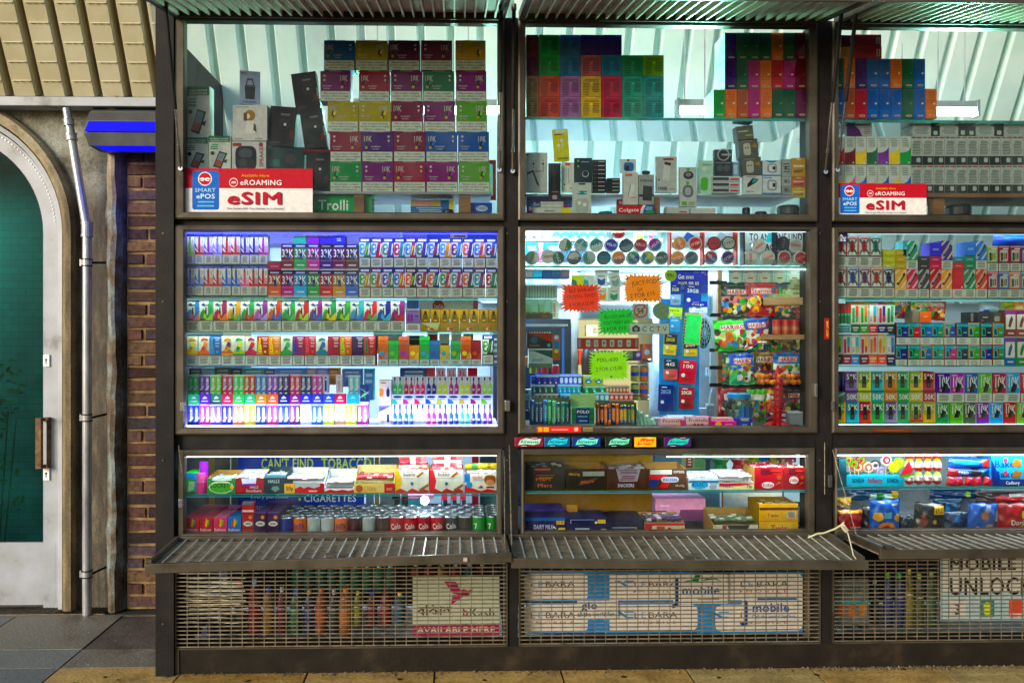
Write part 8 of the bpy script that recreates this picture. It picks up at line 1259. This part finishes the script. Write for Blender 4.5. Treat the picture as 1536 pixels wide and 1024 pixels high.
for j, (py, n_) in enumerate(((726, 'lowest'), (706.5, 'middle'), (689, 'top'))):
    for i in range(4):
        p = wp(1364+i*13.8, py, .07+j*.012); r = 6.7*4.27/F; h = 20*4.27/F; pm = PM(('plastic',)); pm.lathe([(r*.35, 0, 'd82818'), (r*.85, h*.12, 'd82818'), (r, h*.32, 'e0e4dc'), (r*.98, h*.5, 'd8dcd4'), (r*.82, h*.72, '98c818'), (r*.5, h*.92, '88c010'), (r*.1, h, '88c010')], n=16); pm.face(-r*.6, h*.3, r*1.2, h*.4, -r*1.02); pm.draw([('t', .1, .5, .35, 'c04040', 'egg', .8), ('l', .2, .1, .8, .4, 1, '8098b0')])
        tag(pm.build('chocolate_egg', loc=p, smooth=True), f"green, white and red foil chocolate egg, {ORD[i]} from left, {n_} row", 'chocolate egg', 'foil chocolate eggs in a plastic rack')
for lab, x0, x1, yt, yb, c, ops in (('long blue biscuit pack with a red price end', 1421, 1486, 686, 702, '1450c0', [('r', .8, .1, 1, .9, 'd03828'), ('r', .1, .4, .7, .7, '2880a0'), ('l', .1, .1, .3, .3, 1, 'w')]), ('blue biscuit tube with a black cookie picture', 1420, 1486, 702, 714.5, '1c4ca0', [('r', 0, 0, .2, 1, 'b82430'), ('d', .62, .5, .11, '14181c'), ('r', .75, .2, .85, .8, '4c8c60'), ('t', .22, .35, .4, 'e0e8f0', 'OREO', .22)]), ('blue pack end on top of the biscuit packs', 1419, 1462, 680, 685.5, '1860d0', [('r', .85, 0, 1, 1, 'e8702c')])):
    bag('biscuit_pack', lab, 'biscuit pack', x0, x1, yt, yb, .08, c, ops, 'biscuit packs', bulge=.02, nu=24, nv=8)
for k in range(5): bag('wrapped_chocolate', f"shiny red wrapped chocolate, {ORD[k]} from left under the biscuit tubes", 'chocolate', 1418+k*14, 1432+k*14, 714.5, 728.5, .07, 'c81c2c', [('r', .4, 0, .55, 1, '3848a0'), ('d', .5, .5, .2, 'e05060')], 'red wrapped chocolates', bulge=.015, nu=8, nv=8, rot=(-1)**k*12)
for k in range(3): it('biscuit_box', f"pale blue and navy biscuit box with brown squares, {ORD[k]} from left", 'biscuit box', 1487+k*72, 1557+k*72, 683, 728.5, '68b0d8', [('r', 0, 0, 1, .22, '142c80'), ('p', [(0, .2), (.2, .2), (0, .9)], '142c80'), ('t', .06, .62, .22, '1c3898', 'Baked', .55), ('t', .06, .28, .22, '1c3898', 'Bake', .45), ('p', [(.42, .66), (.62, .62), (.64, .84), (.5, .9)], 'a06838'), ('p', [(.42, .3), (.62, .26), (.64, .48), (.5, .52)], 'a06838'), ('d', .3, .85, .05, 'd87080'), ('d', .3, .42, .05, 'd87080'), ('t', .3, .06, .1, 'w', 'Cadbury', .3)])
def cr(lab, x0, x1, yt, yb, c, ops, y=.07, rot=0, lean=.02): bag('crisp_bag', lab, 'crisp bag', x0, x1, yt, yb, y, c, ops, 'crisp bags in the right lower window', rot, .032, lean=lean)
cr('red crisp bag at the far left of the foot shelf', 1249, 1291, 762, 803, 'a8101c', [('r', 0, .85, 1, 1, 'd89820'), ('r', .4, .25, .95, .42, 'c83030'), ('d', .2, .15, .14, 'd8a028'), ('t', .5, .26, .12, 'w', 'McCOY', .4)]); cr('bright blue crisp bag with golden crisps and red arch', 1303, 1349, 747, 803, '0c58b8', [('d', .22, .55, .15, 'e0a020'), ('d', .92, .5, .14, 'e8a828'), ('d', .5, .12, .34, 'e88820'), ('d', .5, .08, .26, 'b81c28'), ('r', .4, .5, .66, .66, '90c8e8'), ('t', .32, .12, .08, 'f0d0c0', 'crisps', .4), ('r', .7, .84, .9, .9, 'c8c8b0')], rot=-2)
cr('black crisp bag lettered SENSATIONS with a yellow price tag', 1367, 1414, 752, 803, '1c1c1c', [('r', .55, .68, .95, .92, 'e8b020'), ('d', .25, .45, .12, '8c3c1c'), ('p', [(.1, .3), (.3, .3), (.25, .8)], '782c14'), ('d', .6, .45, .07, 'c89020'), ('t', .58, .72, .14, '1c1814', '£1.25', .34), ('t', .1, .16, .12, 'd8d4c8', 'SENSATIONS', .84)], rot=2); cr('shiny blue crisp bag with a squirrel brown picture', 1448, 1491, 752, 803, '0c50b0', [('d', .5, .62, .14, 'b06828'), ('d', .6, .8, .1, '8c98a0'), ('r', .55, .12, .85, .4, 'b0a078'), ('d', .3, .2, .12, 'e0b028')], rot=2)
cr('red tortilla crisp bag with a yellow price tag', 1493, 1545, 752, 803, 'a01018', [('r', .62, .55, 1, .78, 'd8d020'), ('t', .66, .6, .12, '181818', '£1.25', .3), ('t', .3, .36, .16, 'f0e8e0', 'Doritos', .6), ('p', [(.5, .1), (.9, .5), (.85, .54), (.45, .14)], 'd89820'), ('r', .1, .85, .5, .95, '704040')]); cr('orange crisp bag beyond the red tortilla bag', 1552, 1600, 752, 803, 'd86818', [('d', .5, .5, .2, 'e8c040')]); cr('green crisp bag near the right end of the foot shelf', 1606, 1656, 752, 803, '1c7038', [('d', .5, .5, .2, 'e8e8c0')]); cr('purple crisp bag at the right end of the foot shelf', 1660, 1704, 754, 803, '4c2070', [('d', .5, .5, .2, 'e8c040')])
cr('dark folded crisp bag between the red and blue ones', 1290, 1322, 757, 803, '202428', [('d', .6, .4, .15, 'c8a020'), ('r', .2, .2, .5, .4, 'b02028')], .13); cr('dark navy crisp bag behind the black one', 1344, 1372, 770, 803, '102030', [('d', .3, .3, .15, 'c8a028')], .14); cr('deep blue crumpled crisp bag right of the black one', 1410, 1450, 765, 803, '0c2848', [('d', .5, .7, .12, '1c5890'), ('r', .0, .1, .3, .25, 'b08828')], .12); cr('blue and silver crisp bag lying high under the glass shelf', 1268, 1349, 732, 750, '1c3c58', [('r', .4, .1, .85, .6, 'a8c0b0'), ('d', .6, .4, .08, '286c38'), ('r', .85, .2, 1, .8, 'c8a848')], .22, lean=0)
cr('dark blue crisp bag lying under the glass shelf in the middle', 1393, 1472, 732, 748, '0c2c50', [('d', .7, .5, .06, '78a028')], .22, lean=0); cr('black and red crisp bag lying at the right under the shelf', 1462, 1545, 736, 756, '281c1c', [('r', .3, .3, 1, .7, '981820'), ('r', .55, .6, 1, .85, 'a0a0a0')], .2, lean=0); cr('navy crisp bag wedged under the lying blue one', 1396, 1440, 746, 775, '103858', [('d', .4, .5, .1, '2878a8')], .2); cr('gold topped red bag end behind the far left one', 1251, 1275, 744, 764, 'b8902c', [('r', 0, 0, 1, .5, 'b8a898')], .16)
it('display_board', 'pale board behind the crisp bags', 'panel', 1256, 1530, 730, 803, 'b8c8d4', [('r', .55, .0, .56, 1, '687880')], .45, .02)
# ---------------- behind the wire grilles
M['pipew'] = None
def pbottle(px, yt, yb, r_px, body, cap, lab, y=.2, lab2=None, mid=None):
    p = wp(px, yb, y); k = (D+y)/F; r, h = r_px*k, (yb-yt)*k; pm = PM(('plastic',)); m_ = mid or mixc(body, 'k', .35)
    body, m_ = dk(body, .42), dk(m_, .35); pm.lathe([(r*.85, 0, m_), (r, h*.05, m_), (r, h*.28, body), (r, h*.55, mixc(body, 'w', .25)), (r, h*.58, m_), (r, h*.74, m_), (r*.75, h*.84, m_), (r*.42, h*.9, cap), (r*.42, h, cap)], n=14); return tag(pm.build('drink_bottle', loc=p, smooth=False), lab if len(lab.split()) > 4 else lab+' behind the grille', 'bottle', 'drink bottles behind the wire grilles')  # bottle colours darkened, shade behind the grille painted in
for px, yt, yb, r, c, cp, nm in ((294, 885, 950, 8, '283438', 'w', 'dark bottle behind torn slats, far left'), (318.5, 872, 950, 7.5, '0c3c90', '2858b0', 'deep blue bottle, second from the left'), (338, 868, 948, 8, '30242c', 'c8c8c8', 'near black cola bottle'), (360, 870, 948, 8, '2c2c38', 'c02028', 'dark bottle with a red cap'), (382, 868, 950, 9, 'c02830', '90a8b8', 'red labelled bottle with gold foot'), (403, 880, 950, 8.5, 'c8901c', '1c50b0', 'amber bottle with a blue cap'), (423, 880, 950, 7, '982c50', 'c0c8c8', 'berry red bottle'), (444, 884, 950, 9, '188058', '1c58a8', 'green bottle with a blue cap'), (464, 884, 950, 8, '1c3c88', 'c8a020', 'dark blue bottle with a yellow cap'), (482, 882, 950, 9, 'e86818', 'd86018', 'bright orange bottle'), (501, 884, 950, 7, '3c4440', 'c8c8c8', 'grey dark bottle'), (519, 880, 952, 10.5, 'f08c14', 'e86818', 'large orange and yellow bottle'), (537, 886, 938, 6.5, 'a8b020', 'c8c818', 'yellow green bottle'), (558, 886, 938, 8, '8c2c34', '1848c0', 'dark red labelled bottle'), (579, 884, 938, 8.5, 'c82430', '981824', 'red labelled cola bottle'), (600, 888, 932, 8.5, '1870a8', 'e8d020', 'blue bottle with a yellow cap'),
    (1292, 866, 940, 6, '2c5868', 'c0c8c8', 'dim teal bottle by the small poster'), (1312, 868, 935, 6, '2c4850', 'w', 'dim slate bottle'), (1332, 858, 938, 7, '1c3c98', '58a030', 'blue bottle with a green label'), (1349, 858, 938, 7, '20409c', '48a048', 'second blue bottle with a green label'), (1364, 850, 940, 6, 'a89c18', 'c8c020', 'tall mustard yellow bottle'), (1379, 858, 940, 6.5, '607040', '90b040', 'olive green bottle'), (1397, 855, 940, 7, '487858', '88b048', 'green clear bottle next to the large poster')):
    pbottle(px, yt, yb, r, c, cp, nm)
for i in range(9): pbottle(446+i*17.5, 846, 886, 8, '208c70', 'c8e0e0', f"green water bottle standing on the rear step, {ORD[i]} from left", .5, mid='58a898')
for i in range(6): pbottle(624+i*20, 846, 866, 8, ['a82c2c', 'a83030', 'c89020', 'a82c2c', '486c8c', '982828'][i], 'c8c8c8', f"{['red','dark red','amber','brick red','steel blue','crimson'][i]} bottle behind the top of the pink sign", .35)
rr = random.Random(2)
for k in range(13):
    z0 = 860+k*6.6; a = wp(276+rr.uniform(-2, 8)+(12 if k > 11 else 0), z0, .03); b = wp((366 if k < 12 else 330)+rr.uniform(-6, 3), z0+rr.uniform(-.6, .8), .03); pm = PM(('paper',)); pts = [a+(b-a)*(i/7)+Vector((0, rr.uniform(0, .004), rr.uniform(-.0022, .0022))) for i in range(8)]
    for p, q in zip(pts, pts[1:]): pm.poly([p+Vector((0, 0, -.0035)), q+Vector((0, 0, -.0035)), q+Vector((0, 0, .003)), p+Vector((0, 0, .003))], ['d8d4c0', 'b8b4a4', 'e0dcc8'][rr.randrange(3)])
    tag(pm.build('torn_tape'), f"torn white tape strip hanging behind the left grille, {ORD[k]} from the top", 'tape strip', 'torn white strips behind the left grille')
a = wp(619, 952.5, .06); b = wp(749, 864.5, .06); w, h = b.x-a.x, b.z-a.z; pm = PM(('paper',)); pm.box(0, w, 0, .004, 0, h, 'c0c8b0'); pm.face(0, 0, w, h, -.0005)
Pk = 'a81450'; pm.draw([('r', 0, 0, 1, .19, Pk), ('t', .05, .045, .1, 'd8c8b8', 'AVAILABLE HERE', .9), ('p', [(.36, .93), (.5, .92), (.56, .76), (.46, .72)], Pk), ('p', [(.46, .72), (.6, .8), (.56, .68)], 'c02c68'), ('p', [(.56, .78), (.62, .78), (.66, .7), (.5, .62)], '8c1044'), ('p', [(.46, .7), (.6, .68), (.44, .52)], 'b82060'), ('p', [(.62, .76), (.7, .8), (.66, .72)], Pk), ('t', .57, .32, .16, Pk, 'b', .07), ('t', .65, .32, .15, '3c3438', 'Kash', .3, 0)])
V, Fs = GL['beng']; L = max(v[0] for v in V)-min(v[0] for v in V) or 1; mn = min(v[0] for v in V); pm.mesh([pm.P(.05+(v[0]-mn)/L*.4, .35+v[1]*.22) for v in V], Fs, '50283c')
tag(pm.build('payment_sign', loc=a), 'white and magenta sign with a folded paper bird and AVAILABLE HERE', 'sign')
# phone network posters in the middle grille
def net(lab, x0, x1, yt, yb, ops, y=.06): a = wp(x0, yb, y); b = wp(x1, yt, y); w, h = b.x-a.x, b.z-a.z; pm = PM(('paper',)); pm.box(0, w, 0, .003, 0, h, 'dcdad0'); pm.face(0, 0, w, h, -.0005); pm.draw(ops); return tag(pm.build('network_poster', loc=a), lab, 'poster', None)
bl = '1488d0'; LB = lambda u, v, k: [('t', u, v, .2, '3c3034', 'L', .06, 0), ('t', u+.08*k, v, .2, bl, 'E', .06*k, 0), ('t', u+.16*k, v, .2, '3c3034', 'BARA', .33*k, 0), ('p', [(u, v-.2), (u+.03, v-.16), (u, v-.12)], 'b02838'), ('t', u+.06*k, v-.2, .1, 'b02838', 'M O B I L E', .42*k, 0)]
for i, (x0, x1) in enumerate(((789, 915), (908, 1050), (1046, 1205))):
    for j, (yt, yb) in enumerate(((857, 902), (903, 949))):
        bw = .2; ops = [('r', 0, 0, 1, 1, bl), ('R', (-.02, -.02, .17)[i], .05, (.74, .98, 1.0)[i], .95, 'e4ded4', .07)]+LB(.05 if i == 0 else .3 if i == 1 else .4, .5, 1.1 if i == 0 else .95)
        if i: ops += [('p', [(.1, .72), (.16, .72), (.24, .55), (.3, .55), (.3, .5), (.22, .5), (.14, .66), (.1, .66)], bl), ('r', .2, .68, .3, .72, bl)]
        net(f"blue and white network poster strip, {['left','centre','right'][i]} in the {['upper','lower'][j]} row", x0, x1-1, yt, yb, ops, .065+.004*i)
net('white network sticker with green swoosh and blue lettering', 1010, 1092, 859, 905, [('r', .0, .3, .05, 1, 'd0c8bc'), ('t', .0, .1, .75, '0c3c88', 'J', .12), ('t', .15, .3, .3, '0c4898', 'mobile', .7), ('p', [(.2, .75), (.45, .7), (.5, .95), (.4, .95), (.35, .8)], '1c7840'), ('p', [(.5, .75), (.7, .9), (.9, .72), (.75, .8)], '1c7840'), ('l', .4, .1, .85, .2, 1, '8c8c90')], .055)
net('white network sticker lettered call the world for less', 1113, 1204, 893, 933, [('t', .0, .1, .75, '0c3c88', 'J', .12), ('t', .16, .4, .34, '0c4898', 'mobile', .62), ('t', .16, .16, .14, '0c58a0', 'Call the world for less', .72), ('r', .25, .85, .9, .95, '1c68a8')], .055); net('small white sticker lettered all the world', 866, 927, 900, 928, [('t', .1, .55, .4, '0c3070', 'glo', .4), ('t', .0, .15, .25, '0c3070', 'all the world for', .9)], .055)
for a_, b_, lab in ((780, 787, 'left tan upright beside the network posters'), (1207, 1215, 'right tan upright beside the network posters')): it('timber_upright', lab, 'upright', a_, b_, 850, 962, '605444', [], .07, .03)
# phone unlocking sign and the small poster
net('large white sign with bold black letters and network squares', 1411, 1606, 832, 931, [('r', 0, 0, 1, .45, 'b0ccd0'), ('r', 0, 0, .015, 1, '90b8c8'), ('t', .06, .78, .19, '181418', 'MOBILE', .52), ('t', .06, .4, .27, '141014', 'UNLOCKING', .92), ('R', .07, .06, .19, .32, 'd8d0cc', .1), ('t', .1, .1, .17, '3c383c', '3', .05), ('R', .3, .06, .41, .32, '188070', .1), ('d', .355, .23, .03, 'c8d820'), ('d', .355, .15, .03, 'c8d820'), ('R', .52, .06, .63, .32, 'e8502c', .1), ('t', .53, .08, .05, 'w', 'orange', .09), ('R', .74, .06, .85, .32, 'b01c5c', .1)], .055)
net('dim grey poster lettered MONSTER beside the bottles', 1252, 1303, 868, 935, [('r', 0, .0, 1, 1, '58605c'), ('t', .02, .72, .12, '282c28', 'MONSTER', .75), ('t', .02, .6, .09, '282c28', 'ENERGY', .5), ('r', .05, .2, .3, .45, 'a85c30'), ('r', .4, .15, .6, .42, 'b8602c'), ('r', .72, .18, .94, .45, 'c06830'), ('r', 0, .46, 1, .5, '389098')], .08)
# ================================================================ LIGHT
w = bpy.data.worlds.new("World"); sc.world = w; w.use_nodes = True; nt = w.node_tree; bg = nt.nodes['Background']
sky = ND(nt, 'ShaderNodeTexSky'); sky.sky_type = 'NISHITA'; sky.sun_disc = False; sky.sun_elevation = RAD(17); sky.sun_rotation = RAD(225)
nt.links.new(sky.outputs[0], bg.inputs[0]); bg.inputs[1].default_value = .15
sun = bpy.data.lights.new('sun', 'SUN'); sun.energy = 3.7; sun.angle = RAD(25); sun.color = (1, .9, .76)
so = bpy.data.objects.new('sun', sun); COL.objects.link(so); el, az = RAD(17), RAD(225)
dirv = Vector((math.sin(az)*math.cos(el), math.cos(az)*math.cos(el), math.sin(el))); so.rotation_euler = dirv.to_track_quat('Z', 'Y').to_euler()
def area(name, loc, sx, sy, e, col, aim):
    l = bpy.data.lights.new(name, 'AREA'); l.shape = 'RECTANGLE'; l.size = sx; l.size_y = sy; l.energy = e; l.color = C(col)[:3]
    o = bpy.data.objects.new(name, l); COL.objects.link(o); o.location = loc; o.rotation_euler = Vector(aim).to_track_quat('-Z', 'Y').to_euler(); return o
# fluorescent tubes inside the shop (seen through the top windows)
M['tube'] = emit('lit_tube', 'e8fffa', 14)
n = 0
for a, b, py, y, lab in ((520, 748, 165, .62, 'lit fluorescent tube behind the left stack of vape multipacks'), (800, 850, 190, .55, 'lit tube end glowing under the left cube stack'), (1018, 1068, 166, .6, 'lit fluorescent tube glowing left of the tall red and green cartons'),
                         (1300, 1368, 197, .5, 'lit tube behind the white and coloured cartons'), (1395, 1462, 168, .6, 'lit fluorescent tube hanging in the right upper window')):
    p, q = wp(a, py, y), wp(b, py, y); t = empty('fluorescent_tube', lab, 'light fitting', ((p.x+q.x)/2, y, p.z), 'fluorescent tubes in the shop')
    pm = PM(('tube',)); h = (q.x-p.x)/2; pm.bar((-h, 0, 0), (h, 0, 0), .022, n=10); o = pm.build('tube', parent=t)
    pm = PM(('doorpaint',)); pm.box(-h, h, -.02, .03, .024, .06); pm.box(-h-.015, -h, -.03, .035, -.03, .065); pm.box(h, h+.015, -.03, .035, -.03, .065); pm.bar((-h*.6, .01, .06), (-h*.6, .01, .5), .004, n=5); pm.bar((h*.6, .01, .06), (h*.6, .01, .5), .004, n=5); pm.build('fitting', parent=t)
    area('tube_light', ((p.x+q.x)/2, y-.03, p.z), h*2, .05, 22, '9cffe6', (0, -1, -.15))
def strip_lamp(name, xa, xb, py, y, col, e, aim, lab, vis='white', s=3):
    a, b = wp(xa, py, y), wp(xb, py, y); M[name] = emit(name, vis, s)
    pm = PM((name,)); pm.box(a.x, b.x, y, y+.004, a.z-.003, a.z+.002); tag(pm.build('led_strip'), lab, 'light strip', 'strip lights in the window cases')
    c = (a+b)/2; area(name+'_light', (c.x, y-.002, c.z), b.x-a.x, .008, e, col, aim)
strip_lamp('ledblue', 280, 746, 349.5, .03, '8c94ff', 7, (0, .5, -1), 'blue glowing light strip along the top of the left middle window', '2a30ff', 3)
strip_lamp('ledfoot', 280, 746, 638.5, .022, 'b8c0ff', 17, (0, .45, 1), 'dazzling white light strip along the foot of the left middle window', 'c8d0ff', 6)
strip_lamp('ledright', 1256, 1708, 350, .03, 'b8ecff', 7, (0, .5, -1), 'cool white light strip along the top of the right middle window', 'c0f0ff', 6)
strip_lamp('ledrightfoot', 1256, 1708, 637, .022, 'c0ecff', 2.5, (0, .5, 1), 'cool white light strip along the foot of the right middle window', 'c8f0ff', 6)
strip_lamp('ledlowa', 278, 746, 684.5, .03, 'e8f4ff', 5, (0, .6, -1), 'white light strip along the top of the left lower window', 'e8f4ff', 5)
strip_lamp('ledlowb', 1000, 1210, 684.5, .03, 'e8f4ff', 3.5, (0, .6, -1), 'white light strip over the chocolate cartons of the middle lower window', 'e8f4ff', 5)
strip_lamp('ledlowc', 1256, 1708, 682.5, .03, 'e8f4ff', 5, (0, .6, -1), 'white light strip along the top of the right lower window', 'e8f4ff', 5)
strip_lamp('ledmid', 790, 1210, 403, .2, 'd8fff8', 9, (0, .6, -1), 'pale light strip under the shelf of tins', 'd8fff8', 2)
strip_lamp('filltin', 790, 1210, 346, .03, 'e8fbff', 5, (0, .5, -1), 'added pale fill strip brightening the tins at the top of the middle window', 'e8fbff', 3)  # extra lamp added to brighten the tins
strip_lamp('ledsign', 790, 1210, 403, .03, 'f0fff8', 6, (0, .7, -1), 'pale light strip under the front edge of the tin shelf', 'd0fff0', 1)
strip_lamp('ledshelf', 280, 746, 449, .034, 'e8fff4', 1.3, (0, .6, -1), 'thin green white light strip under the upper left glass shelf', '2890a0', .45)
strip_lamp('ledshelf2', 280, 746, 500, .034, 'e8fff4', 1.3, (0, .6, -1), 'thin green white light strip under the second left glass shelf', '2890a0', .45)
strip_lamp('ledshelf3', 1256, 1708, 451, .034, 'e8fff4', 1.5, (0, .6, -1), 'thin light strip under the first right glass shelf', '2890a0', .45)
strip_lamp('fillcans', 280, 746, 744.5, .04, 'f0f8ff', 1, (0, .6, -1), 'thin added fill strip brightening the drink cans', '2890a0', .45)  # added lamp that lifts the cans
strip_lamp('fillchoc', 790, 1210, 739, .04, 'fff0d8', 1.4, (0, .6, -1), 'thin added fill strip brightening the chocolate boxes', '2890a0', .45)  # strip put in so the chocolate boxes come out brighter
strip_lamp('fillcrisps', 1256, 1708, 733, .04, 'e8f4ff', 3, (0, .6, -1), 'thin added fill strip brightening the crisp bags', '2890a0', .45)  # added to light the bags shaded by the shelf
# shop interior ceiling lights, one added low fill and the lamp in the lower left case
area('shop_light', (1.0, .7, 2.28), 2.2, .5, 150, 'dff2ff', (0, .1, -1))
area('shop_light', (-.7, .8, 2.28), 1.4, .5, 60, 'b0c8ff', (0, .1, -1))
area('shop_light', (1.0, .5, .62), 2.8, .1, 24, 'ffe0a8', (0, .3, 1))  # warm upward fill added below the goods, without a fitting
p = wp(637, 750, .16); M['bulb'] = emit('lit_bulb', 'f0f8ff', 40); pm = PM(('bulb',)); pm.lathe([(.002, -.022), (.016, -.016), (.022, 0), (.016, .016), (.002, .022)], n=14)
tag(pm.build('bulb', loc=p, smooth=True), 'dazzling round lamp glowing above the drink cans', 'lamp')
pl = bpy.data.lights.new('lamp_light', 'POINT'); pl.energy = 2.2; pl.shadow_soft_size = .03; po = bpy.data.objects.new('lamp_light', pl); COL.objects.link(po); po.location = p-Vector((0, .035, 0)); pl.color = (.85, .95, 1)
# blue spill from the wall light
area('wall_light_glow', (X(185, .6), .55, Z(240, 185, .6)), .4, .1, 1.3, '3048ff', (0, .5, -1))
sc.view_settings.view_transform = 'Standard'; sc.view_settings.look = 'None'; sc.view_settings.exposure = 0
sc.cycles.max_bounces = 6; sc.cycles.transparent_max_bounces = 16; sc.cycles.use_denoising = True; sc.cycles.caustics_reflective = False; sc.cycles.caustics_refractive = False
sc.cycles.sample_clamp_indirect = 4
